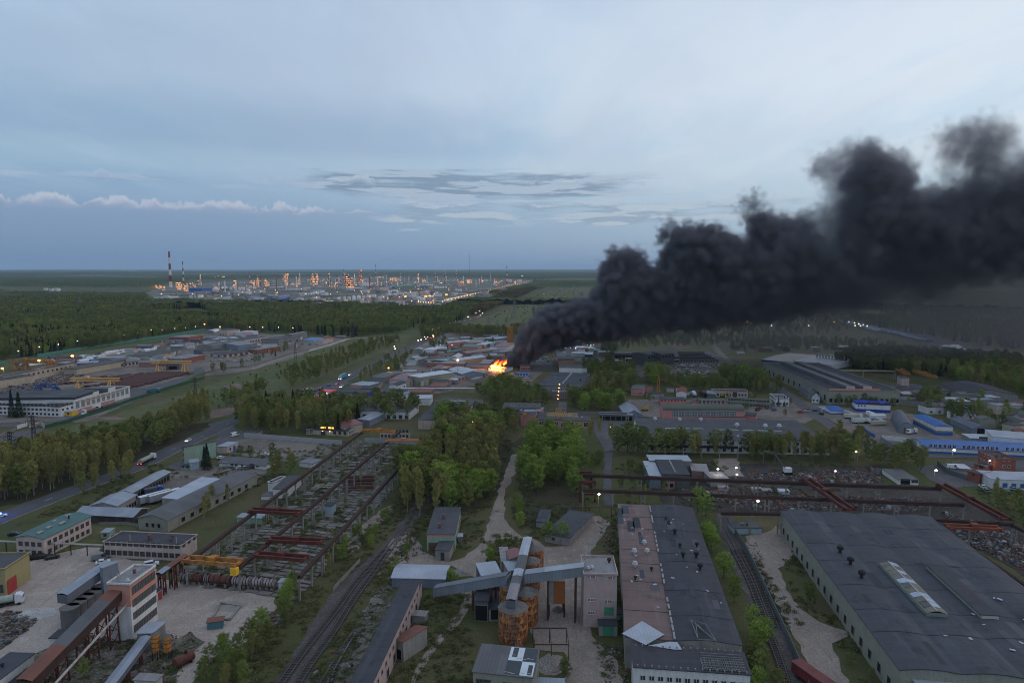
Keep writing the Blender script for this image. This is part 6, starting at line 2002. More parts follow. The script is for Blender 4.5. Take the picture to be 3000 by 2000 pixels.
bl('B2','g',(232,292),(430,312),(565,165),240,Z15,'cream workshop with a flat pinkish roof and a striped canopy, in front of the fire',Z17,Z9,w9=[('r',8,1.5,2,2,'gate_brown')],depth=44)
bl('B2','r',(205,322),(400,330),(410,290),3.2,'canopy','rusty striped canopy at the near end of the cream workshop','grey','rust',s9='shed',r9=.6)
bl('B2','g',(475,300),(545,302),(555,235),245,'kiosk','pale grey cabin with a red door beside the cream workshop',Z12,Z0,w9=[('f',1,.1,2,2.4,'gate_red')])
bl('B2','g',(-20,300),(118,325),(232,130),195,Z15,'white flat roofed workshop at the left end of the burning quarter',Z21,Z0,w9=[('r',7,.5,3,4,'gate_white')],depth=40)
bl('B2','g',(248,168),(310,182),(380,80),108,'house','white house with a red hipped roof left of the fire',Z0,'red',s9='gx',r9=2.2,o9=.5,w9=[('f',2,2.5,1.3,1.8,'dark'),('r',7,2.8,1.2,1.6,'dark')],depth=20)
bl('B2','r',(435,125),(600,180),(632,95),6,'hall','hall with a pale blue arched roof beside the tall lit lamp',Z12,Z5,s9='gx',r9=2.2)
bl('A2','r',(180,1420),(620,1432),(600,1405),5,Z15,'long low building with a pale roof behind the red hipped roof',Z14,Z9,w9=[('f',6,1,2,1.6,'dark')])
bl('B2','g',(640,128),(905,135),(900,70),92,Z15,'long grey-roofed workshop with small windows, left of the burning building',Z7,Z6,s9='gx',r9=1.2,w9=[('f',14,1.5,1.4,1.3,'dark')])
bl('B2','r',(640,165),(860,170),(860,140),4,'shed','low dark sheds in front of the long grey-roofed workshop',Z19,Z18)
burn=bl('B2','g',(905,142),(1090,158),(1085,88),105,'burning_workshop','burning white workshop whose roof is in flames',Z0,Z4,o9=.1)
bl('B2','g',(880,172),(940,175),(945,140),150,'shed','low white shed before the burning workshop',Z0,Z9)
bl('B2','r',(690,235),(760,240),(760,205),3,'shed','small pale shed in the rubble below the burning workshop',Z10,Z9)
fe9('B2',[(800,290),(900,215),(945,165)],2,4,CONC,'concrete wall beside the green slope below the fire')
town=[('A2','r',(560,1370),(610,1330),(545,1310),6,'pale blue vaulted hall',Z17,Z5,'gx',2.),('A2','r',(430,1385),(545,1400),(600,1320),5.5,'pale hall in front of the green-roofed house',Z17,Z5,'gy',1.5),('A2','r',(215,1400),(345,1415),(400,1350),5,'flat pale tin roofed workshop',Z14,Z5,'flat',0),('A2','r',(140,1395),(200,1405),(300,1320),5,'narrow workshop with a dark green roof',Z14,Z2,'gy',1.2),('A2','r',(100,1385),(140,1395),(190,1345),4,'small grey tin shed at the left end of the quarter','grey','tin','flat',0),('A2','r',(385,1290),(435,1300),(480,1262),5,'small house with a teal roof','cream',Z2,'gy',1.2),('A2','r',(330,1310),(390,1315),(440,1285),4.5,'rust-brown roofed shed beside the teal roof','salmon',Z13,'flat',0),('A2','r',(600,1238),(785,1242),(775,1212),9,'three-storey white-ended building with a dark green roof','salmon',Z2,'gx',1.5),('A2','r',(540,1300),(660,1315),(720,1250),6,'brown brick hall below the green-roofed building',Z14,Z13,'gy',1.5),('A2','r',(150,1270),(270,1275),(285,1228),6,'white workshop with two lit gates near the busy road',Z0,Z0,'flat',0),('A2','r',(400,1190),(440,1195),(495,1145),6,'pink-walled workshop with a pale blue roof','pink',Z5,'gy',1.5),('A2','r',(640,1185),(830,1190),(820,1160),6,'long cream flat roofed hall behind the quarter','cream',Z9,'flat',0),('A2','r',(740,1215),(850,1220),(870,1180),7,'pale blue walled hall behind the green roof',Z26,Z5,'flat',0),('A2','r',(960,1235),(1110,1245),(1140,1195),6,'house with a dark maroon hipped roof left of the smoke',Z0,'red','gx',3.),('A2','r',(860,1250),(940,1255),(955,1205),4,'reddish low sheds beside the maroon roof',Z14,Z13,'flat',0),('A2','r',(780,1300),(1090,1305),(1080,1275),5,'long dark roofed row of garages just above the fire',Z14,Z6,'flat',0),('A2','r',(700,1345),(1060,1350),(1050,1315),5,'second long slate-roofed row of garages above the fire',Z14,Z6,'flat',0),('A2','r',(760,1290),(860,1295),(880,1255),4.5,'short garage row with red fire engines beside it',Z14,Z6,'flat',0),('A2','r',(800,1430),(920,1432),(950,1385),4,'pinkish flat shed just left of the flames',Z14,Z9,'flat',0),('A2','r',(830,1140),(1000,1150),(1010,1120),4,'low blue-green walled store by the wood','tealwall','tin','flat',0),('A2','r',(10,1350),(60,1360),(80,1320),4,'small white roofed kiosk at the left end of the quarter',Z0,Z5,'flat',0),('A2','g',(1270,1512),(1385,1512),(1430,1400),1458,'brick-fronted hall right of the fire, dark with smoke',Z14,Z4,'flat',0),('A2','g',(1700,1445),(1890,1442),(1895,1372),1405,'pinkish brick hall with a dark roof right of the smoke foot',Z14,'felt','flat',0),('A2','g',(1930,1330),(2000,1332),(2005,1275),1285,'lit white shed under the smoke',Z0,'tin','flat',0),('A2','g',(2010,1360),(2100,1362),(2105,1300),1325,'small teal-walled shed with a tin roof under the smoke','tealwall','tin','gx',1.2),('A2','r',(1900,1250),(2130,1255),(2120,1235),5,'low pale sheds glimpsed under the smoke',Z0,Z0,'flat',0),]
for(t_,md_,A,B,C,h,lab,wl,rf,stl,rs)in town:
 bl(t_,md_,A,B,C,h,Z15,lab,wl,rf,s9=stl,r9=rs,w9=[('f',4,1.2,1.6,1.6,'dark')])
bl('B2','g',(1232,212),(1362,214),(1375,155),182,'store','white and blue store with a bright blue roof right of the fire',Z0,'blue',s9='gx',r9=.8,low=(.35,'bluemid'),w9=[('f',4,1.6,1.8,1.4,'dark')])
bl('B2','r',(1475,312),(1960,330),(1972,168),8,'hall','broad hall with a smooth dark blue roof right of the fire',Z10,'felt_blue',v9=[(.55,.15+.12*i,Z0,1.1)for i in range(7)]+[(.25,.5,'pipe'),(.9,.4,'cap')])
bl('B2','g',(1490,415),(1620,420),(1660,325),348,Z15,'white gabled workshop before the broad dark blue roof',Z0,'tin',s9='gy',r9=1.4,w9=[('f',2,2.5,1.4,1.4,'dark')])
bl('B2','g',(1640,472),(1850,474),(1900,335),385,Z27,'three-storey brick building with pale window bands and a red roof edge',Z14,Z13,w9=[('f',9,1.2,1.7,1.6,Z0,.02,.98,3,3.1)])
bl('B2','g',(1720,158),(2035,162),(2035,105),108,'shed','white-walled shed behind the broad dark blue roof',Z0,Z6,depth=6)
bl('B2','r',(1720,105),(1985,108),(1985,75),5.5,'shed','long slate-roofed shed behind the white-walled shed',Z0,Z6)
bl('B2','r',(1715,20),(1895,20),(1890,0),8,'shed','dark roof of a hall at the foot of the smoke',Z14,'felt')
bl('B2','g',(1275,772),(1447,776),(1470,580),637,'pink_block','tall bright pink block of the pink works','pink',Z4,v9=[(.4,.6,Z16,.7),(.8,.6,Z16,.7),(.4,.4,Z16,.7),(.8,.4,Z16,.7)])
bl('B2','g',(1450,795),(2075,808),(2065,625),705,'pink_hall','long pink hall behind the yellow crane','pink','felt',w9=[('f',7,1.2,3.,3.,Z0,.02,.99)],v9=[(.15,.5,'hatch',.6),(.3,.6,'hatch',.6),(.85,.3,Z0,.7)])
bl('B2','r',(1070,562),(1500,568),(1492,515),7,'hall','dark flat roof with four squat vents above the pink block',Z10,'felt',v9=[(.22,.5,'hatch',.5),(.43,.5,'box'),(.6,.5,'box'),(.82,.5,'box')])
bl('B2','r',(1270,600),(1500,610),(1490,560),6,'hall','pink-edged low roof between the pink block and the dark flat roof','pink',Z9)
bl('B2','r',(1700,590),(1790,592),(1780,505),6,'hall','small dark flat roof right of the crane lights',Z10,'felt')
bl('B2','r',(280,500),(740,530),(730,470),6,'hall','long dark flat roof left of the crane track',Z10,'felt',v9=[(.4,.3,Z16),(.6,.4,Z16)])
bl('P','r',(1345,1232),(1385,1185),(1352,1180),6,'hall','dark roofed hall with a long cream side wall, above the birches','cream',Z4,depth=26)
bl('B2','r',(0,460),(240,460),(235,420),5,'shed','pale roofed row of sheds at the left of the tyre yard',Z0,Z5)
bl('B2','r',(0,385),(235,390),(230,345),5,'shed','rusty red roofed shed by the tyre yard',Z14,'rust')
e=em('pipe_bridge',gp('B2',(-100,405)),0,'long white pipe running past the tyre yard','pipe')
Lp=(gp('B2',(745,412))-gp('B2',(-100,405))).length
MB().t9((0,0,4.5),(Lp,0,4.5),.5,8).b9('pipe',WRAP[0],e)
for i in range(12):
 MB().bar((Lp*i/11,0,0),(Lp*i/11,0,4),.3).b9('post',CONC,e)
ctr('B2',(790,575),(1255,590),8,12,'steel crane runway with a walkway, left of the pink block',None,SB)
ctr('B2',(1930,612),(2500,622),7,14,'grey crane runway along the front of the carports',None,SG)
bl('B2','r',(2180,640),(2560,650),(2555,622),4,'carport','carport with a pale roof and parked vans beneath',Z19,Z5,w9=[('f',6,.1,4,3,'hole')])
q=gp('B2',(1560,795))
e=em('derrick_crane',q,0,'yellow derrick crane with a long lattice jib before the pink hall','crane')
zc=hof(q,tp('B2',(0,545))[1])
m=MB()
for s in(-1,1):
 for k in(-1,1):
  m.bar((s*1.6,k*1.6,0),(s*.3,k*.3,zc),.35)
for i in range(6):
 m.bar((-1.6+.2*i,-1.6+.2*i,zc*i/6),(1.6-.2*i,-1.6+.2*i,zc*(i+1)/6),.2)
m.b9('mast',SG,e)
zj=hof(q,tp('B2',(0,650))[1])
Lj=(pat(*tp('B2',(1935,655)),q.y)-q).x
m=MB()
for(y,dz)in((-.9,0),(.9,0),(0,1.8)):
 m.bar((0,y,zj+dz),(Lj,y*.4,zj-1+dz*.3),.25)
nb=18
for i in range(nb):
 x0,x1=Lj*i/nb,Lj*(i+1)/nb
 m.bar((x0,-.9,zj),((x0+x1)/2,0,zj+1.6),.16).bar(((x0+x1)/2,0,zj+1.6),(x1,.9,zj),.16)
m.b9('jib',SY,e)
x_=(pat(*tp('B2',(1700,700)),q.y)-q).x
m=MB()
for s in(-1,1):
 m.bar((x_+s*1.6,3,0),(x_+s*1.6+1,3,zj+4),.6)
for i in range(7):
 m.bar((x_-1.6,3,(zj+3)*i/7),(x_+2.4,3,(zj+3)*(i+1)/7),.3)
m.b9('leg',pn('crane_yellow',(.55,.27,.03)),e)
m=MB()
m.bar((0,0,zc),(Lj*.7,0,zj+.5),.12).bar((0,0,zc),(-12,0,zj+1),.12).bar((-12,0,zj+1),(0,0,zj),.3)
m.b9('stay',SG,e)
MB().box(-14,-1,zj-1,-11.5,1,zj+1).b9('counterweight',SO,e)
lh=bl('B3','g',(345,1072),(2470,1108),(2140,712),925,'long_hall','enormously long hall with dark felt roof and white wall behind trees',Z0,'felt',w9=[('f',22,1.,1.6,2.6,'dark',.02,.98),('f',22,5.2,1.6,1.4,'dark',.02,.98)],v9=[(.18,.45,Z16),(.26,.45,Z16),(.34,.45,Z16),(.46,.42,Z16),(.54,.42,Z16),(.62,.4,Z16),(.7,.4,Z16),(.78,.4,Z16),(.12,.85,Z0,1.6),(.27,.84,Z0,1.6),(.4,.86,Z0,1.6),(.58,.58,Z0,1.9),(.74,.55,Z0,1.9),(.82,.55,Z0,1.9),(.3,.2,'cap'),(.38,.2,'cap'),(.48,.18,Z0),(.52,.1,Z0),(.1,.3,'cap')])
ctr('B3',(380,990),(1420,1012),6.5,9,'thin black crane runway along the white wall of the enormous hall',None,pn('black_steel',(.015,.015,.018)),double=False)
bl('B3','r',(560,585),(1492,592),(1470,548),9.5,'pink_hall','long pink hall with a mossy vaulted roof and a wall of white window frames','pink','slate_green',s9='arch_x',r9=2.2,w9=[('f',10,4.5,7.5,4.4,'grid',.11,.9)])
bl('B3','r',(578,662),(1512,676),(1495,628),5.,'pink_hall','low pink aisle with a dark roof before the vaulted pink hall','pink',Z4,w9=[('f',20,1.5,1.6,1.6,'dark')])
bl('B3','r',(1500,650),(1625,660),(1610,625),4,'shed','small pink shed at the right end of the pink aisle','pink',Z4)
bl('B3','g',(525,525),(828,530),(820,445),470,'coral_house','coral red two-storey house with a row of windows','coral','felt',w9=[('f',8,2.,1.4,1.8,Z0)])
bl('B3','g',(905,537),(1285,542),(1280,462),485,'pink_house','pink building with tall white windows right of the coral house','pink','slate_green',w9=[('f',7,1.,1.8,3.2,Z0,.15,.95)])
bl('B3','g',(1290,545),(1788,578),(1735,468),497,Z27,'long pale grey two-storey building with paired windows',Z21,'slate_green',w9=[('f',15,1.,1.6,1.6,'dark',.02,.98),('f',15,4.4,1.6,1.6,'dark',.02,.98)])
bl('B3','g',(1140,440),(1530,447),(1532,362),380,'pale_pink_house','pale pink building with two rows of windows behind the yellow machines',Z7,Z4,p9=.5,w9=[('f',10,1.,1.5,1.8,'dark',.08,.98),('f',10,4.6,1.5,1.,'dark',.08,.98),('f',1,.1,3.4,4,Z20,.56,.68)])
bl('B3','g',(1850,548),(2000,552),(1930,412),462,'white_house','white two-storey house with three spruces before it',Z0,Z6,s9='flat',p9=.3,w9=[('f',4,1.2,1.4,1.6,'dark'),('l',5,1.2,1.6,1.8,'dark'),('l',5,4.2,1.6,1.6,'dark')])
bl('B3','g',(190,425),(325,432),(330,305),347,'pink_house','pink block at the left end of the pink works, with a grey roof','pink',Z6,w9=[('f',2,2,2,1,Z0)])
bl('B3','g',(328,380),(435,382),(435,320),330,'pink_house','smaller pink block with a reddish roof beside the first','pink',Z13)
bl('B3','g',(122,705),(320,705),(300,545),645,'shed','grey gabled tin shed at the left end of the enormous hall',Z12,'tin',s9='gy',r9=3.,w9=[('f',3,1.,1,1,'dark')])
bl('B3','g',(600,385),(685,388),(685,345),350,'shed','low white garage among scrapped lorries',Z7,Z9)
bl('B3','g',(915,420),(965,422),(965,365),380,'shed','little red shed by the scrapped lorries','red',Z4)
bl('B3','g',(2115,400),(2235,470),(2330,400),330,'house','grey two-storey house with a steep slate roof beside the street','grey',Z6,s9='gx',r9=3.2,w9=[('f',6,1.5,1.2,1.3,'dark',.05,.95,2,3)])
bl('B3','g',(2265,505),(2352,512),(2345,440),465,'cottage','small white cottage with two steep gables',Z0,Z0,s9='gy',r9=2.6,w9=[('f',2,1.2,1.3,1.4,'dark')])
bl('B3','r',(405,1172),(882,1178),(855,1115),6.2,'shed','shed with a pale, rust-streaked tin roof behind the dark yard roof','grey',Z5)
bl('B3','r',(405,1355),(540,1358),(500,1182),5.5,'shed','shed with a pale blue tin roof at the left of the dark yard roof',Z12,Z5)
bl('B3','r',(548,1328),(868,1336),(805,1170),6.5,Z15,'workshop with a dark roof and litter along its ridge',Z19,Z4,v9=[(.5,.1+.11*i,Z0,.5)for i in range(8)])
bl('B3','g',(556,1500),(690,1505),(905,1372),1400,Z15,'pink-walled workshop with a rusty red roof edge behind the far runway','pink','rust',w9=[('f',2,4.,1.6,1.6,'dark'),('f',2,1.,1.8,2,'hole')],depth=7)
bl('B3','r',(1110,1380),(1310,1378),(1230,1300),4,'shed','lamp-lit yard shed with a pale slanting roof',Z10,Z9)
bl('B3','r',(890,1290),(1080,1300),(1060,1215),4,'shed','low patched roof in rust and grey beside the dark yard roof',Z14,Z9)
for i,(x,y,k,lab)in enumerate(((1250,1520,Z7,'small pale hut between the runways, leftmost of four'),(1640,1540,Z17,'orange hut between the runways'),(1750,1555,Z12,'grey hut between the runways'),(1950,1560,Z0,'white cabin with a window between the runways'))):
 bl('B3','g',(x-50,y),(x+60,y+4),(x+60,y-60),y-34,'site_cabin',lab,k,Z9 if k!=Z0 else Z0,w9=[('f',1,1,1.4,1,'dark',.5,.9)])
bl('B4','g',(420,608),(815,626),(812,490),507,'blue_white_block','two-storey white block with broad blue bands',Z0,'blue_deep',low=(.33,'blue'),top=(.82,'blue'),w9=[('f',3,5.4,2.6,1.8,'dark',.32,.5),('f',3,5.4,2.6,1.8,'dark',.5,.68),('f',3,5.4,2.6,1.8,'dark',.82,.99),('f',3,3.8,1,1,'dark',.03,.3)])
bl('B4','g',(130,640),(283,640),(275,540),603,'blue_store','small store with a blue vaulted roof',Z0,'blue',s9='gx',r9=1.8,low=(.4,'bluemid'))
bl('B4','r',(905,848),(1097,864),(915,700),.4,'quonset_hut','large dark grey arched hut in the yard of the blue-roofed halls',Z12,Z18,s9='arch_y',r9=6.5,w9=[('f',1,.2,3,3.6,'gate_brown')])
bl('B4','g',(1340,882),(1530,888),(1300,660),782,'blue_white_hall','hall with a blue roof and a white band over blue and grey walls','grey','blue',low=(.35,'bluemid'),top=(.55,Z0),s9='gy',r9=1.)
bl('B4','g',(1760,868),(1955,874),(1760,700),806,'grey_hall','grey tin hall with an open gate right of the blue and white hall',Z12,Z18,s9='gy',r9=2.2,w9=[('f',1,.1,5,4,'hole',.2,.8)])
bl('B4','g',(1735,955),(2215,975),(2190,885),915,'white_hall','low white hall with a striped roof behind the long blue hall',Z10,Z0,w9=[('f',6,2,3,1.2,'dark',.2,.9)])
bl('B4','r',(2000,900),(2500,940),(2352,850),6,'white_hall','wide flat white roof at the right edge behind the long blue hall',Z0,Z5)
bb=bl('B4','g',(1205,1082),(2650,1150),(2620,985),1015,'blue_hall','very long hall with a bright blue roof and rows of white-framed windows',Z0,'blue',s9='gx',r9=1.8,o9=.6,low=(.35,'bluemid'),w9=[('f',6,3.4,1.6,1.8,Z0,.03,.26),('f',8,3.4,1.6,1.8,Z0,.3,.6),('f',8,3.4,1.6,1.8,Z0,.64,.98)])
bk=bl('B4','g',(2012,1302),(2250,1308),(2085,1085),1168,'brick_building','three-storey orange brick building with a parapet and white-framed windows','brick','felt',p9=.8,w9=[('f',2,2.2,1.3,1.5,Z0,.3,.8,2,3.4),('l',4,2.2,1.4,1.5,Z0,.1,.9),('l',4,5.6,1.4,1.5,Z0,.1,.9)],v9=[(.3,.3,'stack'),(.7,.4,'stack')])
bl('B4','g',(1780,1270),(1900,1300),(1960,1215),1215,'brick_building','low orange brick wing with a dark gateway','brick','felt',p9=.3,w9=[('f',1,.1,4,3,'hole',.4,.9)])
bl('B4','g',(1838,1435),(1978,1405),(1885,1262),1335,'brick_building','dark red brick cube with a pale roof edge','brick','felt',p9=.4,w9=[('f',1,2.8,1.3,1.4,'dark',.3,.7),('l',1,2.8,1.3,1.4,'dark',.3,.7)])
bl('B4','r',(1985,1385),(2600,1410),(2560,1315),4.5,'white_hall','long white low hall beside the dark red brick cube',Z0,Z5,w9=[('f',6,1,2,2,'gate_blue')])
bl('B4','g',(905,1445),(1138,1452),(1010,1275),1392,'shed','blue-grey shed with an open white front near the street',Z0,Z6,w9=[('f',1,.1,6,2.8,'hole',.1,.6),('f',2,1,2.4,1.6,'dark',.65,.98)])
bl('B4','g',(1610,1290),(1740,1298),(1750,1222),1262,'shed','low shed with a white roof beside the brick wing','grey',Z0)
bl('B4','r',(1470,490),(1740,495),(1720,450),6,'shed','shed with a pale blue-grey roof among trees on the right',Z12,Z0,w9=[('f',3,.5,5,3,'hole')])
fe9('B4',[(705,945),(810,1010),(960,1090)],2.6,4,wa_l(Z12),'blue and white panel fence beside the street, at the end of the blue hall')
fe9('B4',[(720,935),(1090,975)],3,4,wa_l(Z0),'white panel fence left of the long blue hall')
fe9('B4',[(485,805),(560,870),(640,915)],2.2,3,wa_l('bluemid'),'dark blue fence on the corner of the lorry yard')
fe9('B4',[(1355,1225),(1470,1320),(1700,1400)],2.4,3,wa_l(Z19),'dark fence round the small yard left of the brick cube')
fe9('B4',[(815,520),(1000,540),(1200,565),(1390,600)],4.2,9,wa_l('grey'),'long grey factory wall right of the blue and white block')
uh=bl('B4','r',(110,372),(930,378),(330,150),10,'great_workshop','wide old workshop with a dark roof, two long roof lanterns and a salmon parapet',Z21,Z4,p9=.6,w9=[('l',12,2,3,4,'hole'),('f',14,1.5,2.4,3,'hole')],depth=150)
for f in(.28,.52):
 x=uh.L*f
 MB().box(x,4,uh.h+.24,x+6,uh.W*.95,uh.h+2.8).b9('roof_lantern',ROOF[Z6]('y'),uh.root)
 MB().box(x-.1,3.8,uh.h+.25,x+6.1,3.98,uh.h+3.).b9('lantern_end',wa_l(Z7),uh.root)
MB().box(0,-.4,uh.h+.23,uh.L*.72,-.26,uh.h+1.8).b9('parapet_front',wa_l('salmon'),uh.root)
bl('B4','g',(935,392),(1025,395),(1045,205),222,'water_tower','square concrete tower with peeling pink plaster beside the great workshop',Z10,'felt',top=(.25,'palepink'))
bl('B4','r',(1370,290),(1640,400),(1800,330),5,'long_hall','dark vaulted hall among the trees on the right','grey',Z4,s9='gx',r9=3.5,depth=38)
bl('B4','r',(1045,340),(1190,350),(1180,300),5,'shed','low grey shed right of the concrete tower','grey','felt')
ctr('B4',(150,128),(870,140),8,20,'long pale crane runway behind the great workshop',None,pn('pale_runway',(.3,.24,.18)))
for i,(A,B,lab)in enumerate((((905,140),(1010,190),'left orange gantry jib in the trees on the right'),((1100,160),(1320,225),'right orange gantry jib in the trees on the right'))):
 cbr('B4',A,B,8,lab,SO,hgt=2,wid=4)
bl('A3','g',(415,1420),(745,1428),(740,1345),1348,'factory','pale framed factory front with two raised roofs',Z7,Z4,w9=[('f',6,.8,5,2.8,'dark'),('f',9,5.2,3,1.8,'hole')],depth=60)
for A,B,lab in(((385,1330),(505,1312),'left raised roof of the pale framed factory'),((540,1325),(690,1310),'right raised roof of the pale framed factory')):
 bl('A3','r',A,B,(B[0]-40,1272),11,'factory',lab,Z19,Z6,s9='gx',r9=1.5,w9=[('f',4,7,4,2.5,'hole')])
sr=bl('A3','g',(750,1420),(1255,1425),(1180,1305),1398,'factory','long factory with a ribbed dark shed roof and pale arched doors',Z7,Z4,w9=[('f',16,.3,2.2,3.4,Z0)])
for i in range(6):
 y=sr.W*(i+.3)/6
 MB().box(2,y,sr.h+.23,sr.L-2,y+2.,sr.h+1.8).b9('roof_lantern',ROOF[Z4]('x'),sr.root)
bl('A3','g',(1205,1425),(1262,1425),(1225,1330),1370,'factory','narrow pale end wing of the ribbed factory',Z7,Z6,depth=60)
bl('A3','g',(0,1372),(212,1375),(210,1300),1310,'factory','ruined grey workshop with open bays left of the framed factory','grey',Z6,w9=[('f',5,.5,4,3.5,'hole')])
bl('A3','g',(130,1405),(310,1408),(310,1365),1372,'factory','row of white garages with dark doors',Z0,Z9,w9=[('f',6,.2,3,2.6,Z20)])
bl('A3','g',(0,1420),(90,1422),(90,1385),1390,'shed','low white shed at the left of the garages',Z0,Z0)
bw=bl('A3','g',(1690,1410),(2050,1445),(1830,1305),1385,Z23,'big dark blue warehouse half with a brown roof','blue',Z13,s9='gx',r9=1.5,depth=80)
bw2=bl('A3','g',(2052,1447),(2500,1500),(2200,1330),1400,Z23,'big white warehouse half with a pale grey roof and a row of vents',Z0,Z5,s9='gx',r9=1.5,depth=80,v9=[(.1+.08*i,.5,Z0,2.2)for i in range(7)])
bl('A3','g',(1415,1328),(1495,1330),(1495,1300),1308,'shed','small white hut in the field under the smoke',Z0,Z5)
bl('A4','g',(1190,1318),(1340,1322),(1400,1240),1270,'depot','long pale depot building of the railway yard',Z7,'tin',w9=[('f',5,.5,2,2,'dark')],depth=30)
bl('A4','g',(1600,1328),(1690,1332),(1500,1240),1270,'depot','pale lit gable of the big railway depot',Z7,Z5,depth=60)
bl('A4','g',(1060,1300),(1190,1318),(1100,1250),1272,'depot','low bluish depot shed at the railway yard',Z26,'tin',depth=18)
e=em('grain_tower',gp('A2',(1155,1200)),0,'yellow tower crane half hidden by the smoke','tower')
MB().box(-4,-2,0,4,2,22).b9('body',SO,e)
r4=random.Random(21)
for(poly,n,hh_,lab,grp)in(([(1100,1165),(1190,1060),(1245,1010),(1320,985),(1490,985),(1490,1050),(1380,1060),(1300,1130),(1150,1180)],46,4.5,'small shed or garage among the workshops left of the fire','small sheds left of the fire'),([(1590,1015),(1760,1010),(1770,1050),(1620,1055)],12,4.5,'small shed on the yards right of the smoke foot','small sheds right of the smoke foot'),([(1850,1165),(2130,1165),(2130,1175),(1850,1172)],10,4,'low shed behind the pink works','low sheds behind the pink works'),([(2590,1150),(2760,1150),(3040,1210),(3040,1300),(2850,1250),(2650,1200)],22,5,'dark shed among the trees right of the blue and white block','dark sheds on the right'),([(2140,1015),(2480,1020),(2480,1035),(2140,1035)],8,4,'small hut in the fields under the smoke','huts in the fields under the smoke'),([(600,1000),(900,990),(860,1035),(620,1040)],16,5,'small shed in the right part of the works','small sheds of the works'),([(120,1075),(350,1035),(480,1010),(600,1000),(560,1070),(300,1090)],26,5,'low shed between the stacks of the works','low sheds between the stacks of the works')):
 W=[gp('P',p)for p in poly]
 PW=[(q.x,q.y)for q in W]
 xs,ys=[p[0]for p in PW],[p[1]for p in PW]
 got=[]
 for _ in range(n*60):
  if len(got)>=n:
   break
  q=Vector((r4.uniform(min(xs),max(xs)),r4.uniform(min(ys),max(ys)),0))
  if not in_poly(np.array([[q.x,q.y]]),PW)[0]or any((q-g_).length<17 for g_ in got):
   continue
  got.append(q)
  L_,W_,h=r4.uniform(7,20),r4.uniform(6,11),r4.uniform(.8,1.25)*hh_
  p1=to_px(np.array([[q.x,q.y,h]]))[0]
  a_=r4.choice((0,.12,.3))+(1.3 if r4.random()<.3 else 0)
  p2=to_px(np.array([[q.x+L_*cos(a_),q.y+L_*sin(a_),h]]))[0]
  bl('P','r',tuple(p1),tuple(p2),tuple(p2),h,'shed',lab,r4.choice((Z7,'grey',Z14,Z0,Z19,Z21,'cream')),r4.choice((Z6,'felt','tin',Z18,Z4,'rust',Z5,'felt',Z6,Z2)),s9=r4.choice(('flat','gx')),r9=1.2,depth=W_,g9=grp,w9=[('f',2,.8,1.6,1.4,'dark')]if q.y<560 else[])
TK=[pn('tank_wagon_blue',(.14,.2,.25),(.2,.25,.28)),pn('tank_wagon_pale',(.32,.36,.38))]
a_,b_=gp('A4',(300,955)),gp('A4',(1345,1195))
tm=MB()
tm.t9((-5.5,0,2.6),(5.5,0,2.6),1.5,10).cyl(0,0,4.,4.6,.5,n=6).box(-6,-1.4,.8,6,1.4,1.1)
tmm=[tm.mesh('shell',m_)for m_ in TK]
k=0
for row in range(3):
 off=row*9.
 n_=Vector((-(b_-a_).y,(b_-a_).x,0)).normalized()
 N_=int((b_-a_).length/13.2)
 for i in range(N_):
  if row==2 and i>N_*.6:
   continue
  q=a_+(b_-a_)*(i/N_)-n_*off
  e=em('tank_wagon',q,atan2((b_-a_).y,(b_-a_).x),'tank wagon in the long trains of the railway yard on the right','wagon','tank wagons in the railway yard')
  inst('shell',tmm[rnd.randrange(2)],e)
  k+=1
strip('railway_bed',[(2440,925),(2600,960),(2760,1005),(2900,1040),(3040,1060)],60,G_BALLAST,jitter=4)
bl('A4','r',(1400,1235),(1560,1245),(1555,1225),6,'depot','long flat tin roof beside the lit depot gable',Z26,'tin')
for i in range(20):
 q=gp('A4',(1900+i*26,1310+i*7+(i%2)*14))
 e=em('goods_wagon',q,atan2(-.9,1.6)+.4,'grey goods wagon on the right edge of the railway yard','wagon','grey goods wagons on the right edge')
 MB().box(-6,-1.5,1,6,1.5,3.6).b9('body',pn('wagon_grey',(.16,.17,.19)),e)
def road_dir(q):
 best=min(range(len(ROADQ)-1),key=lambda i:(ROADQ[i]-q).length)
 d=(ROADQ[best+1]-ROADQ[best]).normalized()
 return atan2(d.y,d.x)
GT='cars on the busy road'
traf=[((1220,360),Z0,3,0,'white car leaving the queue at the filling station'),((1245,385),'black',2,0,'dark car with bright tail lights by the red canopy'),((1335,350),'black',2,0,'dark car braking in the queue beyond the red canopy'),((1120,440),'black',2,0,'car with red tail lights, leftmost in the queue'),((1190,445),'black',2,0,'car with glaring tail lights, second in the queue'),((1520,300),'red',2,0,'red car on the road just below the blue lorry'),((1572,330),Z0,1,1,'car with yellow headlights on the side road by the red canopy'),((1425,315),'blue',0,0,'dark blue car between two braking cars'),((1280,370),'blue',0,0,'blue car at the filling station'),((1665,192),Z0,1,1,'car with white headlights behind the blue lorry'),((1275,437),Z0,1,1,'white car with headlights at the station exit'),((1420,405),Z0,1,1,'white car beside the larger red canopy'),((940,465),'black',2,0,'car with tail lights half hidden by the birches'),((1575,225),Z0,0,1,'white car before the blue lorry'),((1380,370),'grey',0,0,'grey car beside the smaller canopy')]
for(p,c_,li,rev,lab)in traf:
 q=gp('B1',p)
 car(q,road_dir(q)+(pi if rev else 0),c_,lab,GT,lt9=li,name='car')
lo9(gp('B1',(1582,232)),road_dir(gp('B1',(1582,232)))+pi,Z0,(.08,.28,.38),'blue-green articulated lorry with its headlights on, driving towards the camera',15,lt9=1,H_=4.)
lo9(gp('B1',(1165,405)),road_dir(gp('B1',(1165,405))),Z0,(.45,.45,.47),'white box lorry waiting beside the queue',14,H_=4.)
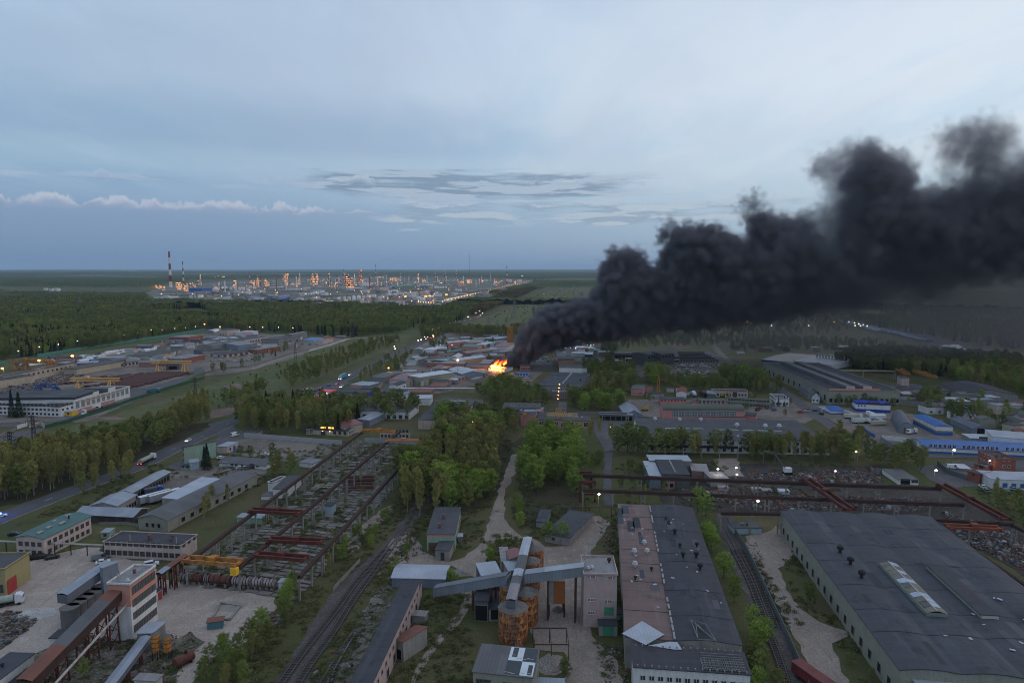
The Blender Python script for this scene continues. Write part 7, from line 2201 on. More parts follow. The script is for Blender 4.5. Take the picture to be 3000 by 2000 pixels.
lo9(gp('B0',(1690,1190)),road_dir(gp('B0',(1690,1190))),Z0,(.1,.1,.11),'tank lorry with red tail lights on the main road between the birches',13,tank=True,lt9=2)
car(gp('B0',(2165,950)),road_dir(gp('B0',(2165,950)))+pi,Z0,'white car with dazzling headlights on the bend of the main road',lt9=1,name='car')
car(gp('B1',(345,890)),radians(60),Z0,'white van parked at the left end of the concrete fence',kind='van')
car(gp('B1',(190,1150)),radians(20),Z0,'white car left of the hipped slate roof')
car(gp('B1',(410,1268)),radians(35),'silver','left silver car before the hipped slate roof')
car(gp('B1',(485,1270)),radians(45),'grey','right grey car before the hipped slate roof',kind='jeep')
car(gp('B1',(690,1112)),radians(170),Z0,'white car on the yard right of the hipped slate roof')
CL={}
def sc9(q,rz,col,lab,grp,big=False,name='parked_car',cat='car'):
 k_=(col,big)
 if k_ not in CL:
  m=MB()
  if big:
   m.prism([(-5,-1.2),(5,-1.2),(5,1.2),(-5,1.2)],.7,2.9)
  else:
   m.prism([(-2.2,-.9),(2.2,-.9),(2.2,.9),(-2.2,.9)],.25,.9)
   m.mi=1
   m.prism([(-1.7,-.75),(.9,-.75),(.9,.75),(-1.7,.75)],.902,1.38)
   m.mi=0
   m.prism([(-1.4,-.7),(.5,-.7),(.5,.7),(-1.4,.7)],1.382,1.45)
   m.mi=2
   for sx in(-1.4,1.4):
    for sy in(-.8,.8):
     m.t9((sx,sy-.12,.3),(sx,sy+.12,.3),.3,8)
  CL[k_]=m.mesh('car',[car_paint(col),GLASS,TYRE])
 o_=inst(name,CL[k_],None,(q.x,q.y,LAYER[0]*.9),rz)
 return tag(o_,lab,cat,grp)
cols=[Z0,'black','grey','silver','red','blue',Z0,'silver',Z2,'beige']
r2=random.Random(99)
for(poly,n,lab,grp)in(([(1975,1068),(2110,1068),(2112,1078),(1975,1078)],46,'wrecked car in the crowded car graveyard below the ribbed factory','cars in the car graveyard'),([(1980,1082),(2030,1082),(2040,1100),(1990,1098)],16,'car in the lower left corner of the car graveyard','cars in the lower corner of the car graveyard'),([(2040,1088),(2080,1090),(2078,1104),(2045,1100)],10,'car on the lower right side of the car graveyard','cars on the lower right of the car graveyard'),([(1565,1045),(1625,1045),(1620,1062),(1570,1062)],16,'car parked on the yard under the edge of the smoke','cars under the edge of the smoke'),([(610,1040),(780,1030),(760,1058),(610,1062)],26,'vehicle parked on the yard of the works below the warehouse','vehicles on the yard below the warehouse'),([(880,1000),(960,1000),(950,1012),(880,1012)],8,'car by the blue-roofed store of the works','cars by the blue-roofed store'),([(2470,1215),(2560,1220),(2600,1245),(2560,1250),(2480,1228)],12,'lorry or car parked in the yard of the dark arched hut','vehicles in the yard of the arched hut'),([(2330,1200),(2420,1205),(2410,1215),(2340,1210)],6,'car in the yard of the white two-storey house','cars by the white two-storey house'),([(2870,1425),(2990,1435),(2990,1448),(2880,1445)],12,'car parked before the dark red brick cube','cars before the dark red brick cube'),([(1980,1150),(2110,1150),(2110,1165),(1980,1162)],12,'scrapped lorry or digger behind the pink works','old vehicles behind the pink works'),([(2210,1190),(2270,1192),(2270,1205),(2215,1205)],8,'car beside the long pale grey building','cars beside the pale grey building'),([(1490,1090),(1540,1100),(1560,1112),(1500,1108)],7,'car on the dirt yard beside the small blue store','cars beside the small blue store')):
 W=[gp('P',p)for p in poly]
 PW=[(q.x,q.y)for q in W]
 xs,ys=[p[0]for p in PW],[p[1]for p in PW]
 made=[]
 for _ in range(n*40):
  if len(made)>=n:
   break
  q=Vector((r2.uniform(min(xs),max(xs)),r2.uniform(min(ys),max(ys)),0))
  if not in_poly(np.array([[q.x,q.y]]),PW)[0]:
   continue
  if any((q-m_).length<5.5 for m_ in made):
   continue
  made.append(q)
  sc9(q,r2.choice((0,.15,1.5,1.4,.8))+r2.uniform(-.2,.2),r2.choice(cols),lab,grp,big=('lorry' in lab and r2.random()<.35))
for i in range(34):
 f=r2.random()
 k_=int(len(ROADQ)*(.58+.4*f))
 k_=min(k_,len(ROADQ)-2)
 q=ROADQ[k_].lerp(ROADQ[k_+1],r2.random())
 d=(ROADQ[k_+1]-ROADQ[k_]).normalized()
 s=r2.choice((-1,1))
 q=q+Vector((-d.y,d.x,0))*2.8*s
 o_=sc9(q,atan2(d.y,d.x)+(0 if s<0 else pi),r2.choice(cols),'small distant car on the upper stretch of the busy road','distant cars on the busy road',name='car')
 if i%3==0:
  for s2 in(-1,1):
   inst('headlight' if s>0 else 'tail_light',bulb_mesh('head' if s>0 else 'tail',.42),o_,(2.4 if s>0 else-2.4,s2*.6,.8))
for(p,c_,lab)in(((880,625),Z0,'white lorry cab with a long flat trailer along the white hall, nearer one'),((1045,575),Z0,'white lorry cab with a long flat trailer along the white hall, farther one')):
 q=gp('B0',p)
 lo9(q+Vector((9,4,0)),atan2(wh.d.y,wh.d.x)+pi,c_,(.12,.06,.05),lab,20,H_=1.6)
car(gp('B0',(975,640)),atan2(wh.d.y,wh.d.x)+pi,Z0,'white car on the drive beside the two flat lorries')
car(gp('B0',(1010,615)),atan2(wh.d.y,wh.d.x),'red','red car on the drive beside the two flat lorries')
lo9(gp('B0',(1765,390)),.5,'teal',(.04,.14,.16),'teal lorry parked at the far end of the drive',10)
car(gp('B4',(1530,1265)),radians(-20),Z0,'white minibus in the fenced yard left of the brick cube',kind='van')
lo9(gp('B4',(660,690)),0,Z0,(.5,.5,.5),'white coach in the yard left of the dark arched hut',11)
lo9(gp('B4',(390,690)),0,Z0,(.45,.42,.36),'white-topped lorry near the small blue store',12)
lo9(gp('B4',(480,745)),0,Z0,(.45,.5,.45),'pale green-edged lorry in the lorry yard',12)
lo9(gp('B4',(1060,615+250)),radians(200),Z0,(.5,.5,.5),'white lorry beside the arched hut',7)
lo9(gp('A1',(590,1240)),0,Z0,(.6,.6,.62),'long white lorry in the yard of the works',16,H_=4)
lo9(gp('A2',(1640,1275)),.1,'red',(.3,.04,.04),'red fire engine half hidden by the smoke',8)
lo9(gp('A2',(815,1280)),.2,'red',(.32,.04,.04),'red fire engine in the yard of the garage rows',8)
lo9(gp('A2',(490,1228)),.2,'red',(.32,.04,.04),'red fire engine beside the pink-walled workshop',9)
for i,(x,y,lab)in enumerate(((1240,440,'leftmost yellow digger before the pale pink building'),(1320,440,'middle yellow digger before the pale pink building'),(1500,440,'yellow digger at the right end of the pale pink building'),(350,600,'yellow digger beside the grey gabled shed'))):
 e=em('digger',gp('B3',(x,y)),rnd.uniform(-.4,.4),lab,'digger','yellow diggers')
 MB().box(-2,-1.4,0,2,1.4,1).b9('track',TYRE,e)
 MB().box(-1.8,-1.2,1.001,1.4,1.2,2.).box(-1.,-1.,2.001,.6,.2,3.).b9('body',pn('digger_yellow',(.42,.24,.04)),e)
 m=MB();m.bar((1.2,0,1.8),(3.8,0,4.2),.4).bar((3.8,0,4.2),(5.4,0,1.8),.35).box(5,-.6,1.,6,.6,1.9)
 m.b9('boom',pn('digger_yellow',(.42,.24,.04)),e)
q=gp('B3',(505,395))
zc=hof(q,tp('B3',(0,190))[1])
e=em('tower_crane',q,0,'orange lattice crane behind the coral house','crane')
m=MB()
for s in(-1,1):
 for k in(-1,1):
  m.bar((s*1.2,k*1.2,0),(s*.7,k*.7,zc*.8),.3)
for i in range(9):
 m.bar((-1.2,-1.2,zc*.08*i),(1.2,-1.2,zc*.08*(i+1)),.2)
m.bar((0,0,zc*.8),(0,0,zc),.8)
m.b9('mast',SO,e)
m=MB();m.bar((0,0,zc),(-10,0,zc),.3).bar((0,0,zc*.8),(24,0,zc*.25),.3).bar((0,0,zc),(24,0,zc*.25),.12)
m.b9('jib',SO,e)
e=em('grab_crane',gp('B3',(1985,1330)),0,'material handler with a long boom on the scrap heap','crane')
MB().box(-2,-1.5,0,2,1.5,1.4).b9('track',TYRE,e)
MB().box(-1.8,-1.3,1.401,1.8,1.3,3.4).b9('cab',wa_l(Z0),e)
m=MB();m.bar((-1,0,3),(-7,0,11),.6).bar((-7,0,11),(-12,0,11.5),.5).bar((-12,0,11.5),(-12,0,6),.35)
m.b9('boom',wa_l(Z19),e)
GL1='lamps along the teal fence'
for(x,y)in((228,1400),(468,1345),(684,1315),(902,1270),(1090,1245),(1268,1200),(1436,1190),(1590,1165),(1745,1130),(1872,1128),(2017,1110),(2140,1100),(2252,1085)):
 lpo(gp('A0',(x,y)),11,Z0,.55,'small white lamp along the teal fence and the wood',GL1)
for(x,y)in((525,1100),(672,1105),(853,1105),(1018,1110)):
 lpo(gp('A1',(x,y)),12,Z0,.6,'small white lamp along the pipe bridge of the works','lamps along the pipe bridge')
big=[('A0',(850,1500),14,'warm',1.5,'bright orange lamp at the right end of the cream hall'),('A0',(470,1560),14,'warm',1.3,'bright orange lamp in the middle of the cream hall'),('B0',(48,250),11,'warm',1.2,'bright orange lamp at the left end of the cream hall'),('B2',(556,290),21,'warm',1.3,'tall mast with an orange lamp beside the pale arched roof'),('A1',(5,1080),14,'warm',1.1,'orange lamp at the end of the teal fence'),('A1',(180,1080),10,'warm',.9,'orange lamp on the pinkish block of the works'),('A2',(275,1200),10,'warm',1.,'orange lamp by the busy road'),('B1',(2115,215),9,'warm',.8,'orange lamp by the dark red roofed workshop')]
for(t_,p,h,k_,r_,lab)in big:
 lpo(gp(t_,p),h,k_,r_,lab,None,light=1100)
wl=[('B3',(1175,1425),7,.6,'white lamp by the patched roof behind the far runway'),('B3',(1383,1435),8,.55,'white lamp on the yard right of the patched roof'),('B3',(1390,1545),9,.55,'white lamp between the two long runways'),('C3',(1085,335),9,.65,'bright white lamp between the willows and the great hall'),('C2',(1445,300),10,.6,'white lamp at the left end of the pipe rack'),('B4',(1520,1240),9,.75,'bright white lamp on the yard of the long blue hall'),('B4',(1308,1520),10,.6,'white lamp behind the red bridge crane'),('B4',(1930,1300),6,.5,'white lamp on the wall of the brick building'),('B4',(405,1190),6,.5,'white lamp under the trees by the street'),('B4',(165,1450),7,.5,'white lamp on the scrap heap'),('A3',(1370,1050),10,.9,'white lamp under the smoke, left of the orange one'),('B2',(2308,870),5,.5,'small white lamp by the cabin in the alley')]
for(t_,p,h,r_,lab)in wl:
 q=gp(t_,p)
 lpo(q,h,Z0,r_,lab,None,light=260)
lpo(gp('A3',(1518,1030)),12,'warm',1.5,'bright orange lamp shining under the smoke',None)
for i,(x,y,k_)in enumerate(((1368,1010,Z0),(1798,1045,Z0),(1415,895,'warm'),(1940,825,'warm'),(2225,1045,Z0),(305,985,Z0),(1560,1015,Z0),(1728,635,Z0),(460,985,Z0),(610,990,Z0))):
 lpo(gp('A3',(x,y+12)),9,k_,1.1,'dim lamp shining through the smoke','lamps shining through the smoke')
for i,(x,y)in enumerate(((165,1000),(335,1000),(398,1012),(405,1047),(447,1025),(468,1050),(497,1036),(545,1053))):
 lpo(gp('A4',(x,y+10)),9,'warm' if i==0 else Z0,1.,'white lamp at the left end of the tank wagon trains','lamps at the end of the railway yard')
for i,(x,y)in enumerate(((1732,1303),(1790,1295),(1845,1295),(1905,1297),(2112,1255),(2038,1258),(2080,1262))):
 lpo(gp('A2',(x,y+14)),6,Z0,.6,'white lamp on the yard right of the smoke foot','lamps on the yard right of the smoke foot')
for i,(x,y)in enumerate(((263,1085),(338,1062),(470,1000),(528,978),(672,925),(805,852),(838,880),(762,875),(135,1212),(100,1222),(1540,635),(2180,1297),(2190,1325))):
 t_='A2' if i<11 else 'A1'
 lpo(gp(t_,(x,y+22)),9,Z0,.8,'small white street lamp along the upper stretch of the busy road','street lamps of the busy road')
for i,(x,y)in enumerate(((352,605),(490,605),(175,1170),(210,1175),(270,1150),(445,1068),(485,1055))):
 lpo(gp('A2',(x,y if y>900 else 1270)),6,'warm' if i%2 else Z0,.6,'lamp at the gates of the white workshop near the road','lamps at the gates of the white workshop')
for i,(x,y)in enumerate(((875,635),(825,655),(805,690),(725,790),(710,840))):
 lpo(gp('B2',(x,y+18)),5,'warm',.42,'small orange lamp on the crane runway left of the pink block','orange lamps on the runway')
for i in range(5):
 q=gp('B2',(1700,620))
 o_=lpo(q+Vector((.4*i,2*i,0)),10+2.2*i,'warm',.45,'orange lamp of the slanting string on the derrick crane','string of orange lamps on the crane')
REDB=pn('chimney_red',(.16,.022,.028),fine=.05)
WHB=pn('chimney_white',(.62,.56,.52),(.5,.44,.4),fine=.05)
REDM=pn('signal_red',(.3,.03,.035),fine=.05)
PLATE={Z0:pn('tank_white',(.8,.76,.76),(.66,.6,.6),scale=.05,fine=.05),'pink':pn('tank_pinkish',(.7,.56,.52),(.56,.44,.42),scale=.05,fine=.05),'grey':pn('tank_grey',(.48,.48,.48),(.36,.36,.36),scale=.05,fine=.05)}
STEELR=pn('plant_steel',(.14,.125,.115),(.1,.09,.085))
LIT=glow('plant_lamp',(1.,.34,.07),2.4)
LITW=glow('plant_lamp_white',(1.,.62,.3),2.6)
def base_at(x,yb,t_='P'):
 return gp(t_,(x,yb))
def ch9(t_,x,yb,yt,wpx,nb,l9,first='red',red=None,grp='banded chimneys of the refinery',topw=.45):
 q=gp(t_,(x,yb))
 h=hof(q,tp(t_,(0,yt))[1])
 s=TILES[t_][2]
 r=wpx*s*q.y/FOC/2
 e=em('chimney',q,0,l9,'chimney',grp)
 for i in range(nb):
  z1,z0=h*(1-i/nb),h*(1-(i+1)/nb)
  r1,r0=r*(topw+(1-topw)*(1-z1/h)),r*(topw+(1-topw)*(1-z0/h))
  MB().cyl(0,0,z0,z1-.01,r0,r1,n=16).b9('band',(red or REDM)if(i%2==0)==(first=='red')else WHB,e)
 for f in(.35,.62,.86):
  rr2=r*(topw+(1-topw)*(1-f))+1.2
  MB().cyl(0,0,h*f,h*f+1.4,rr2,n=16).b9('gallery',STEELR,e)
 return e
ch9('R0',394,478,66,36,6,'tallest chimney, broad red and white bands, at the left end of the refinery',red=REDB)
ch9('R0',541,440,178,20,7,'second tall red and white chimney, just right of the tallest',red=REDB)
for(t_,x,yb,yt,w_,nb,lab)in(('R0',1305,460,314,13,5,'short banded chimney left of three lit columns'),('R0',1390,380,320,10,4,'thin banded chimney on top of a lit column block'),('R0',2305,450,338,22,5,'stout red and white chimney right of the silver column'),('R1',30,400,268,11,5,'banded chimney before the twin lit columns'),('R1',328,400,303,13,5,'short stout red chimney right of the red lit column'),('R1',398,375,214,13,6,'tall banded chimney in the middle of the refinery'),('R1',493,360,285,8,5,'thin banded chimney right of the tall middle one'),('R1',678,360,290,12,4,'grey banded chimney behind the pipe racks'),('R1',1077,388,292,13,5,'first of four banded chimneys on the right'),('R1',1193,388,288,14,5,'second of four banded chimneys on the right, with a lamp on top'),('R1',1280,395,317,12,5,'third and lowest of four banded chimneys on the right'),('R1',1322,395,292,14,5,'fourth of four banded chimneys on the right, with a lamp on top'),('R1',1902,437,228,17,7,'lone tall bright red and white chimney at the right end of the refinery')):
 c=ch9(t_,x,yb,yt,w_,nb,lab)
 if 'lamp on top' in lab:
  q=gp(t_,(x,yb))
  inst('bulb',BULB.setdefault('top',MB().cyl(0,0,0,3,3.2,n=8).mesh('bulb',LITW)),c,(0,0,hof(q,tp(t_,(0,yt))[1])+.2))
ch9('A3',612,400,235,20,5,'chimney showing through a gap of the smoke',grp='chimneys behind the smoke')
BM=[MB().cyl(0,0,-1.3,1.3,r_,n=7).mesh('bulb',LIT if i%3 else LITW)for i,r_ in enumerate((1.,1.35,1.8))]
def ptw(t_,x,yb,yt,wpx,l9,lamps=14,cols=1,grp=None,red=False,seed=0):
 q=gp(t_,(x,yb))
 s=TILES[t_][2]
 h=hof(q,tp(t_,(0,yt))[1])
 w_=wpx*s*q.y/FOC
 r_=random.Random(seed+int(x))
 e=em('process_tower',q,r_.uniform(-.2,.2),l9,'tower',grp)
 n=cols
 for i in range(n):
  cx=-w_/2+w_*(i+.5)/n
  hh_=h*r_.uniform(.75,1)if n>1 and i else h
  rr2=w_/n*.32
  MB().cyl(cx,0,0,hh_*.55,rr2,n=12).cyl(cx,0,hh_*.55,hh_*.95,rr2*.75,n=12).cyl(cx,0,hh_*.95,hh_,rr2*.3,n=8).b9('column',(REDM if red else PLATE['grey']),e)
 m=MB()
 k=max(3,int(h/9))
 for i in range(k+1):
  z=h*.96*i/k
  for a,b in(((-w_/2,-w_/3),(w_/2,-w_/3)),((w_/2,-w_/3),(w_/2,w_/3)),((w_/2,w_/3),(-w_/2,w_/3)),((-w_/2,w_/3),(-w_/2,-w_/3))):
   m.bar((*a,z),(*b,z),1.,.7)
 for(x_,y_)in((-w_/2,-w_/3),(w_/2,-w_/3),(w_/2,w_/3),(-w_/2,w_/3)):
  m.bar((x_,y_,0),(x_,y_,h*.96),.9)
 m.b9('frame',STEELR,e)
 for i in range(lamps):
  z=h*.96*r_.randrange(0,k+1)/k+1
  inst('bulb',BM[r_.randrange(3)if r_.random()<.8 else 2],e,(r_.uniform(-.55,.55)*w_,-w_/3-.9,z))
 return e
TW=[('R0',735,458,330,38,'grey latticed column left of the blue plant building',8,1),('R0',262,490,455,66,'low lit unit at the foot of the tallest chimney',16,3),('R0',315,505,470,40,'small lit unit below the tallest chimney',8,2),('R0',500,500,425,60,'brightly lit unit between the two tall chimneys',26,3),('R0',575,515,440,56,'brightly lit unit right of the second tall chimney',26,3),('R0',1137,470,402,34,'lit orange column with a slanting conveyor',18,1),('R0',1350,465,405,34,'first of three lit columns',18,1),('R0',1402,468,375,36,'second and tallest of three lit columns',26,1),('R0',1492,462,385,28,'third of the lit columns',20,1),('R0',1525,466,410,26,'low lit column at the end of the three',14,1),('R0',1700,440,325,34,'left half of the tall lit twin unit',20,1),('R0',1735,440,318,34,'right half of the tall lit twin unit',24,1),('R0',1870,445,380,24,'small lit column among pipe racks',10,1),('R0',2030,455,318,36,'left leg of the great lit portal unit',26,1),('R0',2075,455,318,36,'right leg of the great lit portal unit, smoking',30,1),('R0',2217,460,298,20,'tall silver column right of the great portal unit',6,1),('R1',80,495,330,40,'tall thickly lit column with a red top',30,1,True),('R1',120,495,400,60,'thickly lit low unit beside the red-topped column',26,2),('R1',60,420,318,40,'red banded unit behind the thickly lit column',12,2,True),('R1',222,445,268,26,'tall red and gold lit column',34,1,True),('R1',160,450,385,40,'lit stepped unit left of the red and gold column',14,2),('R1',455,370,352,70,'low lit deck behind the middle of the refinery',14,3),('R1',590,400,365,80,'lit yellow deck right of the middle',18,3),('R1',660,400,375,60,'second lit yellow deck right of the middle',14,3),('R1',885,415,318,22,'golden lit column standing alone',22,1),('R1',955,420,385,40,'lit unit right of the golden column',12,2),('R1',1475,430,390,60,'lit unit before the right end of the refinery',18,3),('R1',1380,435,405,60,'low lit unit left of it',14,3),('R1',1790,450,415,70,'lit pinkish unit left of the lone red chimney',12,3),('R0',660,470,425,60,'grey lit unit left of the latticed column',12,2),('R1',480,470,400,120,'dark rack of columns in the middle ground',3,4),('R1',640,470,405,150,'second dark rack of columns in the middle ground',3,4),('R0',1990,445,372,60,'row of slender grey columns left of the great portal unit',3,4),('R0',2170,465,385,60,'grey columns before the silver one',8,3),('R0',2280,470,425,70,'whitish lit unit at the foot of the stout chimney',10,3),('R0',1840,445,425,130,'lit pipe rack between the two big lit units',14,5),('R1',290,440,395,120,'yellow-lit hall right of the red and gold column',10,4),]
for k_,T_ in enumerate(TW):
 t_,x,yb,yt,w_,lab,lp,nc=T_[:8]
 ptw(t_,x,yb,yt,w_,lab,lp,nc,None,len(T_)>8,k_)
for(t_,x,yb)in(('R0',262,485),('R0',540,500),('R0',1137,465),('R0',1400,460),('R0',1720,435),('R0',2050,450),('R1',90,490),('R1',225,440),('R1',600,400),('R1',1450,430),('R1',900,420),('R1',1020,600)):
 q=gp(t_,(x,yb))
 ld=bpy.data.lights.new('unit_light','POINT')
 ld.energy=45000
 ld.color=(1.,.52,.2)
 ld.shadow_soft_size=5
 o_=bpy.data.objects.new('unit_light',ld)
 link(o_,None,(q.x,q.y-25,22))
def tank(t_,x,yb,wpx,hpx,kind=Z0,l9=None,grp=None,dome=True):
 q=gp(t_,(x,yb))
 s=TILES[t_][2]
 r=wpx*s*q.y/FOC/2
 h=hpx*s*q.y/FOC
 q=q+Vector((0,r,0))
 e=em('storage_tank',q,0,l9,'tank',grp)
 MB().cyl(0,0,0,h,r,n=20,cap=False).b9('shell',PLATE[kind],e)
 MB().cyl(0,0,h+.01,h+r*.18,r,r*.1,n=20).b9('roof',PLATE[kind],e)
 return e
TG={}
rows=[('R0',985,505,1020,505,2,34,34,'pink','squat tanks behind the lit column'),('R0',1080,515,1270,525,5,30,40,'pink','tanks left of the three lit columns'),('R0',1300,495,1350,495,2,36,32,'pink','tanks under the short banded chimney'),('R0',1870,570,2080,558,9,22,26,Z0,'row of nine small white tanks'),('R0',2180,655,2235,655,2,50,24,Z0,'flat white tanks at the near edge'),('R0',2315,630,2316,630,1,46,34,'grey','grey tank at the near edge'),('R1',30,625,360,608,7,44,44,'pink','front row of pinkish tanks'),('R1',45,655,350,650,4,40,40,Z0,'tanks just before the pinkish row'),('R1',200,600,380,590,5,34,30,Z0,'white tanks behind the pinkish row'),('R1',435,625,545,590,4,44,40,'pink','pinkish tanks in the middle'),('R1',545,550,610,555,3,30,36,Z0,'white tanks before the teal road'),('R1',640,560,690,575,3,32,34,Z0,'white tanks right of them'),('R1',730,565,870,580,5,36,36,'pink','pinkish tanks in the second row right'),('R1',920,565,1010,550,4,38,36,'pink','pinkish tanks further right'),('R1',850,630,940,640,3,50,44,Z0,'large white tanks in the right front'),('R1',985,620,1040,610,3,32,34,'pink','tanks right of the large white ones'),('R1',1080,490,1200,488,5,24,22,Z0,'small white tanks beyond the teal road'),('R1',1320,520,1370,520,3,26,22,Z0,'small white tanks far right'),('R1',320,715,420,722,3,48,46,Z0,'big white tanks on the near edge'),('R1',455,710,560,708,6,26,40,'grey','silver tanks on the near edge'),('R1',580,705,760,700,9,24,30,Z0,'small white tanks on the near edge'),('R1',180,660,310,660,6,20,22,Z0,'round little tanks before the pinkish row'),('R1',580,590,620,590,2,32,32,'pink','pair of pinkish tanks by the block'),('R1',1660,412,1662,412,1,58,24,'grey','large far grey tank'),('R1',1935,418,1936,418,1,50,30,'pink','large tank beside the lone chimney'),('R1',2048,420,2049,420,1,60,32,'pink','large tank right of the lone chimney'),('R1',270,395,271,395,1,56,20,'grey','grey dome tank in the middle'),('R0',1180,500,1230,500,3,24,26,Z0,'white tanks before the lit column'),('R0',1110,480,1111,480,1,30,20,Z0,'single white tank behind the tanks'),]
for(t_,x0,y0,x1,y1,n,w_,h_,kd,g_)in rows:
 for i in range(n):
  f=i/max(1,n-1)
  tank(t_,x0+(x1-x0)*f,y0+(y1-y0)*f,w_*rnd.uniform(.85,1.1),h_*rnd.uniform(.85,1.05),kd if rnd.random()<.8 else Z0,('one tank of the ' if n>1 and 'row' not in g_ else 'tank in the ' if n>1 else '')+g_+' in the refinery',g_ if n>1 else None)
sph=gp('R0',(913,550))
e=em('gas_sphere',sph,0,'pink gas sphere on legs left of the tanks','tank')
m=MB()
for i in range(8):
 z0,z1=-cos(pi*i/8),-cos(pi*(i+1)/8)
 m.cyl(0,0,16+12*z0,16+12*z1,max(.1,12*sin(pi*i/8)),max(.1,12*sin(pi*(i+1)/8)),n=14,cap=False)
m.b9('shell',PLATE['pink'],e)
for a in range(6):
 MB().bar((10*cos(a),10*sin(a),0),(10*cos(a),10*sin(a),12),1).b9('leg',STEELR,e)
for(A,B,C,yt,wl,rf,lab,t_)in(((600,540),(742,542),(742,480),488,'bluemid',Z6,'blue plant building with white bands under the latticed column','R0'),((742,535),(860,530),(860,485),492,Z12,'tin','blue and grey plant building with a row of stacks','R0'),((200,628),(362,628),(360,575),585,Z0,Z9,'white office block on the near edge below the tallest chimney','R0'),((310,625),(362,625),(362,570),572,Z0,Z0,'tall right wing of the white office block','R0'),((838,640),(1010,642),(1000,590),605,'salmon',Z9,'salmon block on the near edge in front of the blue roofs','R0'),((1010,612),(1078,612),(1075,580),585,Z0,Z0,'white block right of the salmon block','R0'),((835,612),(1010,610),(1005,580),580,Z7,Z9,'pale block behind the salmon block','R0'),((1820,628),(1890,628),(1888,600),605,Z0,Z0,'small white block on the near edge of the refinery','R0'),((575,640),(655,640),(655,585),590,'salmon',Z9,'tall salmon block among the tanks','R1'),((450,655),(575,655),(572,625),628,Z7,Z9,'long low pinkish block left of the tall salmon one','R1'),((1050,585),(1152,585),(1150,550),552,Z0,Z0,'long white block right of the tanks','R1'),((1180,660),(1320,640),(1315,612),635,Z7,Z0,'long lit roof beside the lamp-lined road','R1'),((1640,580),(1725,580),(1725,558),560,'cream',Z0,'lone white block right of the lamp-lined road','R1'),((1845,503),(1910,503),(1910,470),478,Z7,Z9,'pinkish block in the middle of the refinery','R0'),((1700,512),(1830,512),(1830,495),500,Z0,Z0,'low white block in the middle of the refinery','R0'),((245,470),(368,465),(366,420),425,Z0,Z0,'white stepped building in the middle of the refinery','R1'),((2110,590),(2235,592),(2270,570),572,'grey',Z6,'grey shed right of the nine tanks','R0')):
 bl(t_,'g',A,B,C,yt,'plant_building',lab,wl,rf)
r3=random.Random(5)
for i in range(22):
 x,y=r3.uniform(1190,1680),r3.uniform(575,618)
 bl('R0','r',(x,y),(x+r3.uniform(25,80),y+1),(x+60,y-r3.uniform(4,9)),8,'depot','blue-roofed store of the blue depot before the refinery','blue' if r3.random()<.7 else Z0,r3.choice(('blue','blue_deep',Z0,'blue')),g9='blue-roofed stores of the blue depot')
for i in range(120):
 f=r3.random()
 x=480+1080*f
 lim=0.
 for _ in range(50):
  x,y=r3.uniform(450,1540),r3.uniform(833,898)
  P_=np.array([[x,y]])
  if in_poly(P_,[(460,862),(700,835),(1000,822),(1300,822),(1540,824),(1500,840),(1400,862),(1290,895),(1180,897),(950,888),(760,876),(640,886),(470,882)])[0]:
   break
 w_=r3.uniform(6,26)
 bl('P','r',(x,y),(x+w_,y+.1),(x+w_,y-r3.uniform(.5,1.6)),r3.uniform(6,16),'plant_building','low nondescript building among the tanks of the refinery',r3.choice((Z7,Z0,'grey','palepink',Z21)),r3.choice((Z9,Z0,Z5,Z6,'felt')),g9='low buildings of the refinery')
for i in range(70):
 for _ in range(50):
  x,y=r3.uniform(450,1540),r3.uniform(826,895)
  if in_poly(np.array([[x,y]]),[(460,862),(700,828),(1000,816),(1300,816),(1540,822),(1500,840),(1400,862),(1290,890),(1180,892),(950,885),(760,870),(640,880),(470,875)])[0]:
   break
 q=gp('P',(x,y))
 e=em('pipe_rack',q,r3.uniform(-.3,.3),'pipe rack between the tanks of the refinery','pipe rack','pipe racks of the refinery')
 L_=r3.uniform(60,260)
 m=MB()
 for k_ in range(3):
  m.t9((0,k_*1.6,7),(L_,k_*1.6,7),.7,6)
 m.b9('pipes',PLATE['grey']if i%2 else STEELR,e)
 n=int(L_/20)
 m=MB()
 for k_ in range(n+1):
  m.bar((L_*k_/n,1.6,0),(L_*k_/n,1.6,6.2),1.2)
 m.b9('posts',STEELR,e)['kind']='stuff'
for i in range(38):
 for _ in range(50):
  x,y=r3.uniform(480,1500),r3.uniform(822,862)
  if in_poly(np.array([[x,y]]),[(490,845),(700,830),(1000,818),(1300,818),(1500,822),(1450,840),(1100,850),(700,858)])[0]:
   break
 q=gp('P',(x,y))
 e=em('vessel_column',q,0,'slender column of the refinery','column','slender columns of the refinery')
 h=r3.uniform(25,70)
 MB().cyl(0,0,0,h,r3.uniform(1.6,3),n=10).b9('shell',r3.choice((PLATE['grey'],PLATE[Z0],PLATE['pink'],REDM)),e)
 if r3.random()<.6:
  inst('bulb',BM[r3.randrange(3)],e,(0,-4,h*r3.uniform(.4,1)))
for i in range(110):
 for _ in range(50):
  x,y=r3.uniform(450,1545),r3.uniform(818,896)
  if in_poly(np.array([[x,y]]),[(455,862),(700,828),(1000,814),(1300,814),(1550,820),(1500,840),(1400,862),(1290,893),(1180,896),(950,888),(760,872),(640,882),(470,880)])[0]:
   break
 q=gp('P',(x,y))
 e=em('lamp_post',q,0,'small lamp shining among the tanks and pipes of the refinery','lamp post','lamps of the refinery')
 h=r3.uniform(9,18)
 MB().bar((0,0,0),(0,0,h),.6).b9('pole',STEELR,e)
 inst('bulb',BM[r3.randrange(3)if y<850 else 0],e,(0,-1,h))
